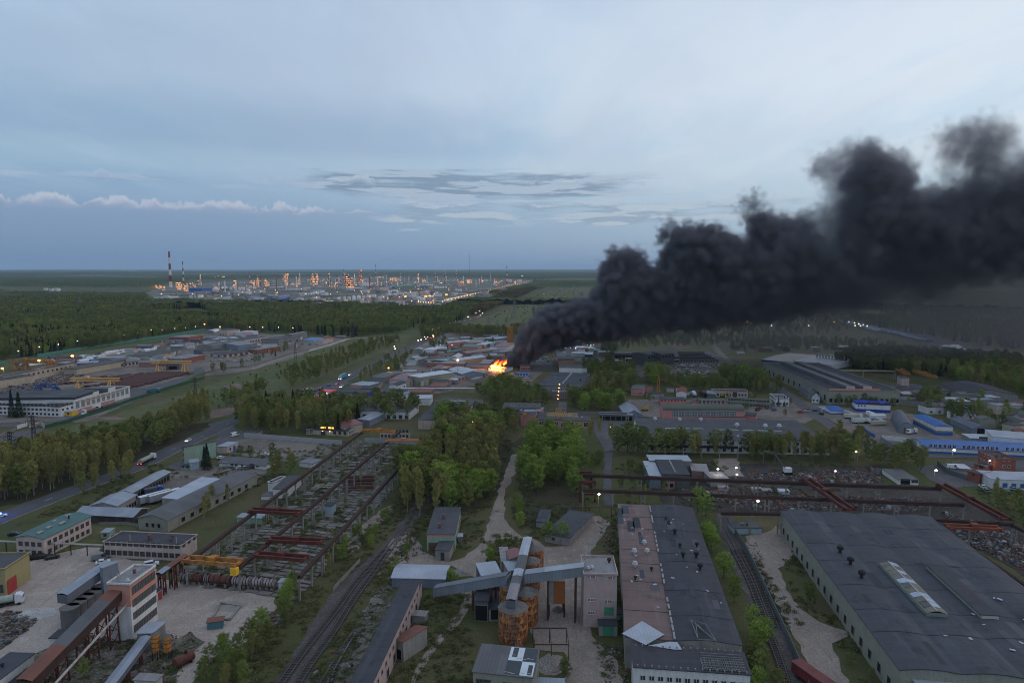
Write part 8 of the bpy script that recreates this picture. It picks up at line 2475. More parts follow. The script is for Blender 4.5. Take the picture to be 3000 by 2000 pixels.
for i,(x,y)in enumerate(((1018,605-30),(625,372),(690,425),(738,580),(1047,520),(1145,425),(1215,412),(1330,395),(1620,405),(1780,412),(1840,402),(1995,420),(970,580),(1207,560),(123,372),(590,380),(445,358))):
 q=gp('R1',(x,y+14))
 e=em('lamp_post',q,0,'bright orange floodlight of the refinery','lamp post','bright floodlights of the refinery')
 h=hof(q,tp('R1',(0,y))[1])
 MB().bar((0,0,0),(0,0,h),.8).b9('pole',STEELR,e)
 inst('bulb',BULB.setdefault('flood',MB().cyl(0,0,-2.2,2.2,4.2,n=10).mesh('bulb',glow('floodlight',(1.,.42,.1),3.2))),e,(0,-1.5,h))
for row,(p0,p1,n)in enumerate((((1165,680),(2170,412),34),((1190,660),(1560,570),16),((1900,470),(2150,440),10),((885,688),(1090,698),7))):
 for i in range(n):
  f=(i/n)**(.8 if row==0 else 1)
  x,y=p0[0]+(p1[0]-p0[0])*f,p0[1]+(p1[1]-p0[1])*f
  q=gp('R1',(x,y+4))
  e=em('lamp_post',q,0,'street lamp lining the long straight road of the refinery','lamp post','street lamps of the refinery road')
  MB().bar((0,0,0),(0,0,11),.5).b9('pole',STEELR,e)
  inst('bulb',BM[0 if f<.6 else 1],e,(0,-1,11))
strip('refinery_road',[(1270,910),(1420,865),(1500,845),(1555,825)],26,G_ASPH)
strip('refinery_road',[(470,884),(600,868),(780,856),(1000,846),(1120,846),(1340,824)],22,gmt('pale_road',[(.25,.25,.24),(.2,.2,.19)],.02))
a_,b_=gp('R1',(600,508)),gp('R1',(1320,415))
ga9((a_.x,a_.y,8),(b_.x,b_.y,8),12,8,Z28,'long teal covered conveyor crossing the refinery',TEAL,[PLATE[Z0],TEAL])
q=gp('R1',(1472,392))
h=hof(q,tp('R1',(0,80))[1])
e=em('radio_mast',q,0,'thin radio mast standing on the horizon','mast')
m=MB()
for i in range(10):
 m.bar((0,0,h*i/10),(0,0,h*(i+.86)/10),2)
m.b9('mast',STEELR,e)
for i in range(26):
 x,y=r3.choice(((r3.uniform(20,260),r3.uniform(811,818)),(r3.uniform(1345,1385),r3.uniform(803,806)),(r3.uniform(1530,1690),r3.uniform(808,812)),(r3.uniform(120,170),r3.uniform(843,848))))
 bl('P','r',(x,y),(x+r3.uniform(3,9),y+.02),(x+5,y-.3),9,'house','tiny pale house of a village near the horizon',Z0,Z0,g9='village houses near the horizon')
for(x,y)in((632,814),(652,814),(657,814),(1530,812),(640,812)):
 q=gp('P',(x,y+1))
 e=em('lamp_post',q,0,'lone white light near the horizon','lamp post','lone lights near the horizon')
 MB().bar((0,0,0),(0,0,14),1).b9('pole',STEELR,e)
 rr2=q.y/900
 MBm=MB().cyl(0,0,-rr2*.5,rr2*.5,min(rr2,20),n=8).mesh('bulb',LITW)
 inst('bulb',MBm,e,(0,-1,14))
def leaf_mat(key,c1,c2,c3):
 m,t,b=material(key)
 oi=t.new('ShaderNodeObjectInfo')
 co=t.new(Z30).outputs['Object']
 gpz=t.new('ShaderNodeNewGeometry').outputs['Position']
 c=t.mix(oi.outputs['Random'],c1,c2)
 c=t.mix(t.m9(Z1,t.r8(t.n9(co,.55,3,.6),.42,.64),.8),c,c3)
 c=t.mix(t.m9(Z1,t.r8(t.n9(gpz,.011,3,.6),.4,.62),.45),c,tuple(x*.55 for x in c1))
 rp=t.m9('FRACT',t.m9(Z1,oi.outputs['Random'],37.7))
 c=t.mix(1.,c,t.mix(rp,(.72,)*3,(1.25,)*3),Z1)
 t.l.new(c,b.inputs[Z22])
 b.inputs[Z25].default_value=.8
 b.inputs[Z36].default_value=.1
 return m
LEAF={Z3:leaf_mat('budding_birch_leaves',(.25,.245,.075),(.28,.24,.09),(.18,.185,.058)),Z2:leaf_mat('mid_green_leaves',(.155,.19,.055),(.19,.2,.062),(.105,.13,.038)),Z8:leaf_mat('fresh_green_leaves',(.19,.27,.05),(.23,.29,.06),(.12,.18,.035)),'dark':leaf_mat('spruce_needles',(.03,.048,.024),(.036,.055,.03),(.02,.034,.018)),Z13:leaf_mat('rusty_budding_leaves',(.16,.105,.058),(.14,.11,.06),(.11,.085,.04)),}
BARK={Z3:pn('birch_bark',(.22,.205,.185),(.08,.07,.06),scale=2.),Z2:pn('grey_bark',(.1,.09,.075),scale=2.)}
BARK[Z8]=BARK[Z13]=BARK['dark']=BARK[Z2]
SHAPE={Z3:(.17,.19,3000,.36,36),Z2:(.14,.23,3300,.4,36),Z8:(.12,.24,3800,.38,38),Z13:(.18,.24,2400,.42,30),'dark':(.06,.17,2600,.42,0),}
def tree_meshes(sp,seed):
 "..."
 r=np.random.default_rng(seed*31+len(sp))
 Ht=10.
 zb,rr,nl,ls,nb=SHAPE[sp]
 tr=MB()
 lean=r.normal(0,.25,2)
 if sp=='dark':
  n=nl
  z=Ht*(zb+(1-zb)*r.random(n)**1.35)
  layer=np.floor(z/.55)
  fr=(z/.55-layer)
  rad=Ht*rr*(1-z/Ht)*(.55+.55*(1-fr))*r.uniform(.55,1.05,n)+.05
  a=r.uniform(0,2*pi,n)
  Pn=np.stack([rad*np.cos(a),rad*np.sin(a),z-.12*rad],1)
  tr.cyl(0,0,0,Ht*.95,.14,.03,n=5)
 else:
  tops=[]
  pts_=[Vector((0,0,0))]
  for k in range(1,5):
   pts_.append(Vector((lean[0]*k*.3+r.normal(0,.1),lean[1]*k*.3+r.normal(0,.1),Ht*.23*k)))
  for k in range(4):
   tr.t9(pts_[k],pts_[k+1],.16*(1-.23*k),5,.16*(1-.23*(k+1)))
  for k in range(nb):
   f=zb+(.96-zb)*((k+.5)/nb)**.9
   s=f*Ht/(Ht*.23)
   i=min(3,int(s))
   base_=pts_[i].lerp(pts_[i+1],min(1.,s-i))
   prof=math.sin(min(1.,(f-zb+.1)/(1.06-zb))*pi)**.65
   L=Ht*rr*(.25+.9*prof)*r.uniform(.7,1.15)
   a=k*2.39996+r.normal(0,.3)
   up=r.uniform(.35,.9)if sp!=Z3 else r.uniform(.8,1.5)
   d=Vector((cos(a),sin(a),up)).normalized()
   tip=base_+d*L
   tip.z=min(tip.z,Ht*1.02)
   tr.t9(base_,tip,.05*(1.2-f),3,.012)
   for q in(.45,.75,1.):
    tops.append((base_.lerp(tip,q),.3*Ht*rr*(.5+.55*prof)*r.uniform(.6,1.1)*(.75 if q<.5 else 1)))
  tops.append((pts_[-1]+Vector((0,0,.3)),.4))
  wts=np.array([t_[1]**2 for t_ in tops])
  idx=r.choice(len(tops),nl,p=wts/wts.sum())
  cen=np.array([tuple(tops[i][0])for i in idx])
  cr_=np.array([tops[i][1]for i in idx])
  g=r.normal(0,1,(nl,3))
  g/=np.linalg.norm(g,axis=1)[:,None]
  Pn=cen+g*(cr_*r.random(nl)**.45)[:,None]*np.array([1,1,.8])
  Pn[:,2]=np.maximum(Pn[:,2],.5)
 n=len(Pn)
 u=r.normal(0,1,(n,3))
 u/=np.linalg.norm(u,axis=1)[:,None]
 v=np.cross(u,r.normal(0,1,(n,3)))
 v/=np.linalg.norm(v,axis=1)[:,None]
 s=(ls*r.uniform(.6,1.3,n)*.62)[:,None]
 V=np.stack([Pn-u*s*.5,Pn+u*s*.5+v*s*.1,Pn+v*s],1).reshape(-1,3).astype(np.float32)
 me=bpy.data.meshes.new('crown')
 me.vertices.add(3*n)
 me.vertices.foreach_set('co',V.ravel())
 me.loops.add(3*n)
 me.loops.foreach_set('vertex_index',np.arange(3*n,dtype=np.int32))
 me.polygons.add(n)
 me.polygons.foreach_set('loop_start',np.arange(0,3*n,3,dtype=np.int32))
 me.polygons.foreach_set('loop_total',np.full(n,3,np.int32))
 me.update()
 me.materials.append(LEAF[sp])
 return me,tr.mesh('trunk',BARK[sp])
KIT={}
for sp,nv in((Z3,4),(Z2,4),(Z8,3),(Z13,2),('dark',2)):
 KIT[sp]=[tree_meshes(sp,k+1)for k in range(nv)]
P9=[]
BLOCK=[]
def wood(region,poly,mix,gap,h0,h1,tile='P',cap=100000):
 "..."
 W=[gp(tile,p)for p in poly]
 PW=[(q.x,q.y)for q in W]
 xs,ys=[p[0]for p in PW],[p[1]for p in PW]
 area=abs(sum(PW[i][0]*PW[(i+1)%len(PW)][1]-PW[(i+1)%len(PW)][0]*PW[i][1]for i in range(len(PW))))/2
 n=int(min(cap,area/(gap*gap)))
 bb=(max(xs)-min(xs))*(max(ys)-min(ys))
 m=int(n*bb/max(area,1)*1.25)+8
 kx=max(1,int((max(xs)-min(xs))/gap))
 ky=max(1,int((max(ys)-min(ys))/gap))
 gx,gy=np.meshgrid(np.arange(kx),np.arange(ky))
 Q=np.stack([min(xs)+(gx.ravel()+rng.random(gx.size))*gap,min(ys)+(gy.ravel()+rng.random(gx.size))*gap],1)
 Q=Q[in_poly(Q,PW)]
 Q=Q[np.abs(Q[:,0])<Q[:,1]*.86+40]
 if len(Q)>cap:
  Q=Q[rng.choice(len(Q),cap,replace=False)]
 sps=list(mix)
 wts=np.array([mix[k]for k in sps],float)
 clump=vno(Q,1/38.,21)*.7+vno(Q,1/13.,22)*.3
 cum=np.cumsum(wts/wts.sum())
 pick=np.clip((clump-.18)/.64+rng.normal(0,.16,len(Q)),0,.999)
 big=vno(Q,1/60.,23)
 for q,c,bg_ in zip(Q,pick,big):
  sp=sps[int(np.searchsorted(cum,c))]
  h=(h0+(h1-h0)*min(1,max(0,bg_*.7+rnd.random()*.45)))
  if sp=='dark':
   h*=.95
  P9.append((q[0],q[1],h,sp,rnd.randrange(len(KIT[sp])),region))
def trees(region,sp,h,pts,tile='P',jit=.15):
 for p in pts:
  q=gp(tile,p[:2])
  hh=p[2]if len(p)>2 else h
  P9.append((q.x,q.y,hh*rnd.uniform(1-jit,1+jit),sp,rnd.randrange(len(KIT[sp])),region))
MIXF={Z2:5,Z3:3,Z8:1,'dark':1.6}
wood('far_left',[(-60,1066),(0,1056),(140,1040),(330,1013),(500,983),(600,964),(650,962),(660,935),(430,915),(200,905),(-60,915)],MIXF,8.5,10,17)
wood('far_left',[(-80,918),(200,906),(430,916),(560,905),(600,889),(440,888),(420,868),(-80,868)],MIXF,12.5,10,17)
wood('far_mid',[(600,890),(760,900),(950,896),(1200,906),(1260,940),(1180,975),(1050,985),(960,985),(850,975),(700,972),(650,962),(650,930),(590,905)],MIXF,9.,10,17)
wood('far_mid',[(1190,905),(1290,906),(1330,893),(1400,875),(1405,900),(1360,935),(1310,955),(1250,945)],MIXF,9.,9,14)
wood('brown_strip',[(1375,925),(1405,925),(1470,895),(1550,858),(1570,846),(1540,848),(1480,862),(1430,885),(1392,905)],{Z13:5,Z3:2},8,10,15)
wood('far_mid',[(1225,962),(1270,958),(1330,965),(1430,970),(1540,975),(1540,990),(1500,985),(1430,992),(1330,985),(1310,972),(1275,1000),(1240,998)],{Z2:4,Z3:4},8,9,14)
wood('far_mid',[(1500,965),(1530,960),(1560,975),(1540,992),(1500,985)],{Z2:4,Z3:4},8,9,13)
wood(Z29,[(1400,860),(1560,835),(1760,826),(1760,836),(1620,842),(1570,850),(1500,866)],MIXF,16,8,13)
wood('scrub',[(1440,930),(1620,845),(1700,850),(1600,950),(1520,965)],{Z2:1,Z3:1},34,4,8)
wood(Z29,[(1790,1030),(1900,1020),(2100,1018),(2140,1005),(2300,1010),(2480,1025),(2500,1010),(2400,1000),(1990,985),(1850,992)],{Z2:3,Z3:3,Z8:1},12,5,11)
wood(Z29,[(2140,1010),(2220,1000),(2420,1002),(2470,1030),(2300,1030),(2140,1035)],{Z2:3,Z3:3,Z8:1},10,6,10)
wood(Z29,[(2480,930),(2700,940),(3080,960),(3080,1035),(2900,1015),(2700,985),(2560,955)],MIXF,10.5,9,14)
wood(Z29,[(2560,900),(3100,905),(3100,950),(2600,935)],MIXF,15,9,14)
wood(Z29,[(1560,905),(2500,905),(2560,960),(2400,985),(1900,990),(1560,975)],{Z2:4,Z3:3},17,6,12)
wood(Z29,[(2380,1000),(2600,1010),(2640,1030),(2500,1025)],MIXF,14,8,12)
wood('right_wood',[(2440,1068),(2470,1050),(2560,1035),(2680,1040),(2800,1050),(2960,1062),(3100,1075),(3100,1200),(2950,1150),(2860,1130),(2780,1110),(2650,1098),(2560,1092)],{Z8:2,Z3:4,Z2:5,'dark':.6},7.2,9,15)
wood('left_birches',[(-80,1500),(60,1475),(240,1425),(390,1352),(640,1232),(560,1240),(420,1282),(240,1322),(100,1355),(-80,1400)],{Z3:7,Z2:2},5.8,11,19)
wood('left_birches',[(235,1462),(400,1398),(425,1378),(405,1372),(250,1436)],{Z3:6,Z2:2},6,10,14)
wood('left_birches',[(440,1290),(560,1245),(640,1205),(600,1195),(540,1215),(470,1255)],{Z3:6,Z2:2},7.5,12,17)
wood('middle_birches',[(690,1270),(820,1272),(990,1275),(1060,1260),(1060,1225),(1000,1195),(900,1180),(780,1195),(700,1215)],{Z3:5,Z2:3,'dark':.3},7.4,11,16)
wood('roadside',[(860,1145),(900,1130),(960,1105),(1010,1075),(1100,1035),(1180,1005),(1160,995),(1060,1010),(960,1050),(880,1085),(830,1115)],{Z3:4,Z2:4},10,8,13)
wood('roadside',[(640,1215),(700,1190),(760,1170),(790,1140),(730,1150),(650,1190)],{Z3:4,Z2:3},9,10,14)
wood('works_edge',[(560,1105),(620,1100),(700,1090),(760,1075),(830,1045),(880,1020),(840,1020),(760,1055),(680,1085),(590,1095)],{Z2:4,Z3:4,'dark':1},14,6,11)
wood('scrub',[(480,1180),(700,1110),(900,1040),(1100,1000),(900,1090),(640,1215),(560,1225)],{Z3:1,Z2:1},15,1.5,4)
wood(Z31,[(1030,1175),(1100,1175),(1180,1185),(1240,1195),(1240,1235),(1100,1235),(1040,1215)],{Z3:5,Z2:4},10,11,15)
wood(Z31,[(1040,1130),(1180,1090),(1180,1060),(1120,1075),(1040,1115)],{Z2:4,Z3:3},11,7,11)
wood(Z31,[(1120,1060),(1200,1030),(1240,1040),(1180,1075)],{Z2:4,Z3:3},13,7,11)
wood(Z31,[(1260,1015),(1300,1008),(1310,1025),(1270,1030)],{Z2:4,Z3:3},9,9,12)
wood('green_gully',[(1390,1165),(1440,1140),(1500,1120),(1530,1150),(1600,1170),(1630,1180),(1600,1205),(1500,1195),(1420,1195)],{Z8:1,Z2:5,Z3:2},8,9,14)
wood('green_gully',[(1650,1170),(1830,1170),(1835,1205),(1760,1212),(1680,1212)],{Z8:2,Z2:5,Z3:3},8,9,15)
wood('green_gully',[(1700,1075),(1850,1085),(1870,1120),(1840,1170),(1720,1150),(1740,1110)],{Z2:5,Z3:3},9,9,14)
wood(Z31,[(1100,1180),(1190,1060),(1300,985),(1490,985),(1480,1050),(1300,1140)],{Z2:4,Z3:3},30,5,10)
wood(Z24,[(2590,1160),(2760,1160),(3060,1215),(3060,1300),(2800,1240),(2600,1190)],{Z2:4,Z3:3,Z8:1},19,7,12)
wood('grove',[(1840,1150),(2420,1160),(2420,1240),(1840,1180)],{Z2:4,Z3:3},34,4,8)
wood('grove',[(1890,1105),(1960,1105),(1965,1130),(1900,1135)],{Z8:3,Z2:5},8,12,17)
wood('grove',[(1960,1120),(2200,1130),(2290,1140),(2280,1160),(2100,1150),(1960,1145)],{Z2:4,Z3:4},8.5,8,13)
wood('grove',[(2120,1100),(2230,1115),(2290,1160),(2160,1135),(2110,1125)],{Z8:2,Z2:5},7.5,11,17)
wood('grove',[(1745,1008),(1800,1010),(1810,1040),(1770,1060)],{Z2:4,Z3:4},9,8,15)
wood('middle_wood',[(1165,1425),(1190,1530),(1290,1525),(1420,1480),(1475,1400),(1490,1300),(1430,1262),(1300,1270),(1240,1330)],{Z3:8,Z2:1.8,Z8:.5},5.9,10,19)
wood('middle_wood',[(1270,1250),(1320,1225),(1400,1215),(1500,1240),(1540,1275),(1500,1290),(1380,1262),(1290,1275)],{Z3:4,Z2:4},8,10,14)
wood('middle_wood',[(1240,1260),(1330,1210),(1345,1230),(1300,1270)],{Z8:1},8,12,16)
wood('poplar_grove',[(1520,1465),(1575,1455),(1600,1420),(1640,1440),(1690,1470),(1710,1380),(1690,1290),(1540,1290),(1545,1350)],{Z8:1},8.2,12,17)
wood('poplar_grove',[(1488,1520),(1520,1555),(1560,1570),(1575,1545),(1540,1500),(1500,1480)],{Z8:2,Z2:1},6.5,6,10)
wood('hall_front',[(1795,1335),(1900,1340),(2000,1345),(2150,1350),(2150,1330),(2000,1322),(1900,1318),(1800,1310)],{Z3:5,Z2:3},7.,10,17)
wood('hall_front',[(2150,1335),(2160,1355),(2420,1360),(2560,1355),(2540,1325),(2400,1322),(2200,1325)],{Z3:5,Z2:4},6.,10,16)
wood('hall_front',[(1700,1270),(1800,1275),(1800,1300),(1700,1300)],{Z3:5},9,9,13)
wood('pipe_wood',[(1735,1340),(1765,1340),(1762,1500),(1700,1500),(1720,1400)],{Z2:4,Z3:2},9,5,10)
wood('pipe_wood',[(1810,1350),(1890,1360),(1950,1420),(1950,1490),(1820,1480)],{Z2:4,Z3:3},8,4,8)
wood(Z24,[(2420,1300),(2540,1320),(2570,1360),(2440,1345)],{Z3:3,Z2:3},8,12,17)
wood(Z24,[(2550,1350),(2610,1345),(2720,1365),(2720,1395),(2640,1390),(2560,1385)],{Z3:3,Z2:4},8,9,14)
wood(Z24,[(2420,1195),(2470,1200),(2640,1200),(2640,1188),(2470,1180)],{Z2:3,Z3:3},10,7,11)
wood(Z24,[(2690,1175),(2770,1170),(2780,1200),(2700,1205)],{Z8:1,Z2:3,Z3:3},8,9,13)
wood(Z24,[(2760,1210),(2880,1205),(2880,1235),(2790,1240)],{Z2:3,Z3:3},8.5,9,13)
wood(Z24,[(2840,1430),(2960,1530),(3080,1560),(3080,1490),(2960,1470),(2880,1425)],{Z8:1,Z3:2,Z2:3},8,7,10)
wood('shed_trees',[(595,1480),(680,1470),(760,1430),(800,1400),(790,1425),(720,1480),(640,1560),(585,1580)],{Z3:5,Z2:3},6.5,8,13)
wood('shed_trees',[(790,1385),(870,1365),(890,1380),(830,1410),(785,1405)],{Z2:4,Z3:2},6.5,8,12)
wood('shed_trees',[(700,1325),(800,1330),(800,1345),(700,1345)],{Z2:4,Z3:2},7,5,9)
trees('shed_trees','dark',13,[(608,1375),(600,1365,11)])
trees('works_spruces','dark',18,[(36,1222,19),(57,1222,17)],jit=.02)
trees('green_roof_spruce','dark',9,[(206,1578)],jit=.02)
trees('store_spruces','dark',8,[(1855,1530,.1)],jit=0)
P9.pop()
trees('store_spruces',Z8,7,[(1612,1587,7.5),(1645,1590,8)],jit=.02)
trees('house_spruces','dark',8,[(2280,1190,8),(2297,1190,8),(2306,1188,7)],jit=.05)
wood(Z33,[(628,2060),(560,2060),(600,1960),(690,1905),(760,1880),(800,1840),(830,1760),(880,1720),(950,1690),(940,1720),(860,1800),(830,1860),(760,1940),(700,2060)],{Z3:3,Z2:3,Z8:1.6},4.6,6,10.5)
wood(Z33,[(905,1690),(960,1630),(1010,1575),(1060,1540),(1090,1500),(1110,1520),(1060,1590),(1030,1640),(985,1690)],{Z2:3,Z8:2.5,Z3:1},4.6,3.5,6.5)
wood(Z33,[(1048,1625),(1070,1640),(1110,1590),(1180,1500),(1200,1455),(1160,1490),(1100,1560)],{Z8:2,Z2:3},4.6,4,6.5)
wood(Z33,[(1110,1750),(1125,1730),(1180,1640),(1230,1560),(1262,1500),(1240,1600),(1160,1700),(1150,1740)],{Z8:2,Z2:3},4.8,3,6)
wood('silo_bushes',[(1420,1650),(1440,1610),(1480,1580),(1510,1580),(1500,1600),(1450,1650),(1440,1670)],{Z8:1,Z2:4},4.6,4,6.5)
trees('silo_bushes',Z8,5,[(1320,1712,5),(1340,1716,4.5),(1310,1708,4)])
wood(Z34,[(2040,1500),(2105,1490),(2125,1530),(2095,1545),(2050,1530)],{Z8:1},6.5,9,12)
wood(Z34,[(2060,1580),(2110,1570),(2128,1620),(2100,1640),(2070,1610)],{Z8:1},6.2,8,11.5)
wood(Z34,[(2090,1640),(2130,1635),(2180,1750),(2230,1870),(2290,1990),(2330,2060),(2200,2060),(2190,1900),(2140,1760),(2110,1690)],{Z8:5,Z2:2},5.8,7,10.5)
wood(Z37,[(2345,1760),(2400,1720),(2440,1770),(2470,1820),(2420,1820),(2380,1800)],{Z2:4,Z8:1.5},5,5,8)
wood(Z37,[(2300,1555),(2320,1560),(2345,1620),(2330,1620)],{Z2:4},4.5,3,5)
wood(Z37,[(2450,1900),(2500,1870),(2560,1960),(2600,2050),(2540,2050)],{Z2:4},7,2,4)
wood('yard_saplings',[(1060,1300),(1240,1300),(1100,1470),(950,1640),(890,1700),(600,1660),(640,1600),(800,1480),(940,1370)],{Z2:3,Z8:1,Z3:1},13,2.5,5)
wood('yard_saplings',[(540,1692),(700,1700),(900,1715),(880,1735),(700,1725),(545,1705)],{Z2:3},5,2,3.5)
wood('roof_side_bushes',[(1760,1690),(1800,1560),(1806,1480),(1815,1560),(1820,1700),(1840,1830),(1820,1830),(1800,1720)],{Z2:3},5.5,2,4)
wood('scrap_bushes',[(1960,1360),(2130,1365),(2130,1400),(1960,1400)],{Z2:2,Z3:2},10,3,6)
trees('silo_bushes',Z2,4,[(1655,1960,4.5),(1660,1990,5),(1648,1975,4),(70,2010,1),(245,1990,5)])
LABEL={'left_birches':('olive budding birch in the wood between the pylons and the main road','olive birches between the pylons and the road'),'middle_birches':('budding birch behind the concrete fence, in the belt left of the crane tracks','birches behind the concrete fence'),'roadside':('leafing tree in the belt along the far side of the busy road','trees along the busy road'),'works_edge':('tree on the meadow edge of the works yard with the orange gantry cranes','trees on the edge of the works'),'scrub':('low bush standing alone on the open meadow','low bushes on the meadow'),Z31:('tree among the small workshops left of the fire','trees among the workshops left of the fire'),'green_gully':('leafing tree between the fire and the pink workshops','trees between the fire and the pink workshops'),'grove':('rounded tree in the grove by the car graveyard','trees round the car graveyard'),'middle_wood':('slender budding birch in the wood right of the railway','birches in the wood right of the railway'),'poplar_grove':('tall bright green poplar in the grove beside the gravel road','bright green poplars beside the gravel road'),'hall_front':('leafing tree in the row before the long dark-roofed hall','trees before the long dark-roofed hall'),'pipe_wood':('small tree under the rusty crane track near the alley','small trees under the rusty crane tracks'),Z24:('leafing tree among the yards of the blue-roofed halls','trees among the yards of the blue-roofed halls'),'shed_trees':('tree among the grey sheds left of the crane tracks','trees among the grey sheds'),'works_spruces':('dark spruce before the white office block','dark spruces before the white office block'),'green_roof_spruce':('dark spruce against the building with the dark green roof',None),'store_spruces':('thin young tree before the small store with two parked cars','thin young trees before the small store'),'house_spruces':('dark spruce before the small white house on the right','dark spruces before the small white house'),Z33:('young birch on the bank beside the railway tracks','young birches on the railway bank'),'silo_bushes':('fresh green bush among the silos and gravel roads','bushes among the silos and gravel roads'),Z34:('bright green willow between the long hall and the right-hand rails','willows between the long hall and the rails'),Z37:('green sapling at the foot of the big hall on the right','saplings at the foot of the big hall'),'yard_saplings':('sapling growing between the slabs under the crane tracks','saplings between the slabs under the crane tracks'),'roof_side_bushes':('low bush in the narrow gap left of the brown roof','bushes in the gap left of the brown roof'),'scrap_bushes':('low bush on the edge of the scrap yard','bushes on the edge of the scrap yard'),'right_wood':('tree in the thick wood on the upper right','trees of the thick wood on the upper right'),'far_mid':('tree of the wood before the refinery','trees before the refinery'),'far_left':('tree of the wood behind the green fence','trees behind the green fence'),Z29:('tree under the smoke on the right','trees under the smoke'),'brown_strip':('rusty brown tree of the strip by the power lines','rusty brown trees'),}
SHORT={'left_birches':'olive birch between pylons and road','middle_birches':'birch behind the concrete fence','roadside':'tree beside the busy road',Z31:'tree among workshops left of the fire','green_gully':'tree between fire and pink works','grove':'tree by the car graveyard','middle_wood':'birch in the wood right of the railway','poplar_grove':'bright green poplar by the gravel road','hall_front':'tree before the enormous dark-roofed hall','pipe_wood':'tree under the rusty crane track',Z24:'tree near the blue-roofed halls','shed_trees':'tree among the grey sheds','store_spruces':'thin tree before the small store',Z33:'young birch on the railway bank','silo_bushes':'green bush near the silos',Z34:'bright willow beside the dark hall',Z37:'sapling beside the great hall','yard_saplings':'sapling between the crane tracks','roof_side_bushes':'bush left of the brown roof','scrap_bushes':'bush by the scrap yard'}
def clear_of(q):
 return True
SIZE=[p[2]/max(60.,p[1])for p in P9]
order=sorted(range(len(P9)),key=lambda i:-SIZE[i])
vis=[]
for i in order:
 x,y,h=P9[i][:3]
 p=to_px(np.array([[x,y,h*.8]]))[0]
 if-20<p[0]<3020 and p[1]<1990:
  vis.append(i)
N9=set(vis[:296])
lab_of={}
by_reg={}
for i in N9:
 by_reg.setdefault(P9[i][5],[]).append(i)
for reg,L in by_reg.items():
 xs=sorted(P9[i][0]/P9[i][1]for i in L)
 ys=sorted(P9[i][1]for i in L)
 hs=sorted(P9[i][2]for i in L)
 lab0=LABEL[reg][0]
 for i in L:
  x,y,h,sp=P9[i][:4]
  rx,ry,rh=[sum(1 for q in Q if q<v_)/len(Q)for Q,v_ in((xs,x/y),(ys,y),(hs,h))]
  if len(L)<3:
   lab_of[i]=lab0
   continue
  sz='low' if rh<.34 else 'tall' if rh>.67 else 'middling'
  k5=('far left','left','left of centre','centre','right of centre','right','far right')[min(6,int(rx*7))]
  k3=('front','second','third','back')[min(3,int(ry*4))]
  lab_of[i]='%s %s, %s row, %s'%(sz,SHORT.get(reg,lab0),k3,k5)
rest={}
for i,(x,y,h,sp,v,region)in enumerate(P9):
 if i in N9:
  lab,grp=LABEL[region]
  lab=lab_of[i]
  name={Z3:'birch_tree',Z2:'leafy_tree',Z8:'poplar_tree','dark':'spruce_tree',Z13:'leafy_tree'}[sp]
  if region==Z34:
   name='willow_tree'
  e=em(name,(x,y,0),rnd.uniform(0,2*pi),lab,'tree',grp)
  s=h/10.
  w_=s*(rnd.uniform(.62,1.)if sp==Z3 else rnd.uniform(.9,1.25))
  e.scale=(w_,w_,s)
  inst('crown',KIT[sp][v][0],e)
  inst('trunk',KIT[sp][v][1],e)
 else:
  rest.setdefault((sp,v),[]).append((x,y,h))
def scatter_group(src_mesh):
 "..."
 ng=bpy.data.node_groups.new('scatter','GeometryNodeTree')
 ng.interface.new_socket('Geometry',in_out='INPUT',socket_type='NodeSocketGeometry')
 ng.interface.new_socket('Geometry',in_out='OUTPUT',socket_type='NodeSocketGeometry')
 t=NT(ng)
 gi,go=t.new('NodeGroupInput'),t.new('NodeGroupOutput')
 oi=t.new('GeometryNodeObjectInfo',transform_space='ORIGINAL')
 oi.inputs['Object'].default_value=src_mesh
 oi.inputs['As Instance'].default_value=True
 ip=t.new('GeometryNodeInstanceOnPoints')
 t.l.new(gi.outputs[0],ip.inputs['Points'])
 t.l.new(oi.outputs['Geometry'],ip.inputs['Instance'])
 for nm,sock in(('rot','Rotation'),('scl','Scale')):
  a=t.new('GeometryNodeInputNamedAttribute',data_type='FLOAT_VECTOR')
  a.inputs['Name'].default_value=nm
  if nm=='rot':
   e2r=t.new('FunctionNodeEulerToRotation')
   t.l.new(a.outputs[0],e2r.inputs[0])
   t.l.new(e2r.outputs[0],ip.inputs[sock])
  else:
   t.l.new(a.outputs[0],ip.inputs[sock])
 t.l.new(ip.outputs[0],go.inputs[0])
 return ng
def sx9(name,P3,rots,scls,src,l9):
 me=bpy.data.meshes.new(name)
 me.vertices.add(len(P3))
 me.vertices.foreach_set('co',np.asarray(P3,np.float32).ravel())
 for nm,arr in(('rot',rots),('scl',scls)):
  a=me.attributes.new(nm,'FLOAT_VECTOR','POINT')
  a.data.foreach_set('vector',np.asarray(arr,np.float32).ravel())
 me.update()
 o=link(bpy.data.objects.new(name,me))
 md=o.modifiers.new('scatter','NODES')
 md.node_group=scatter_group(src)
 return tag(o,l9,None,None,'stuff')
bpy.context.view_layer.update()
have={}
for o in COL.objects:
 if o.name.startswith('crown')and o.data is not None:
  have.setdefault(o.data.name,o)
SPN={Z3:'birches',Z2:'leafy trees',Z8:'bright green trees','dark':'spruces',Z13:'rusty brown trees'}
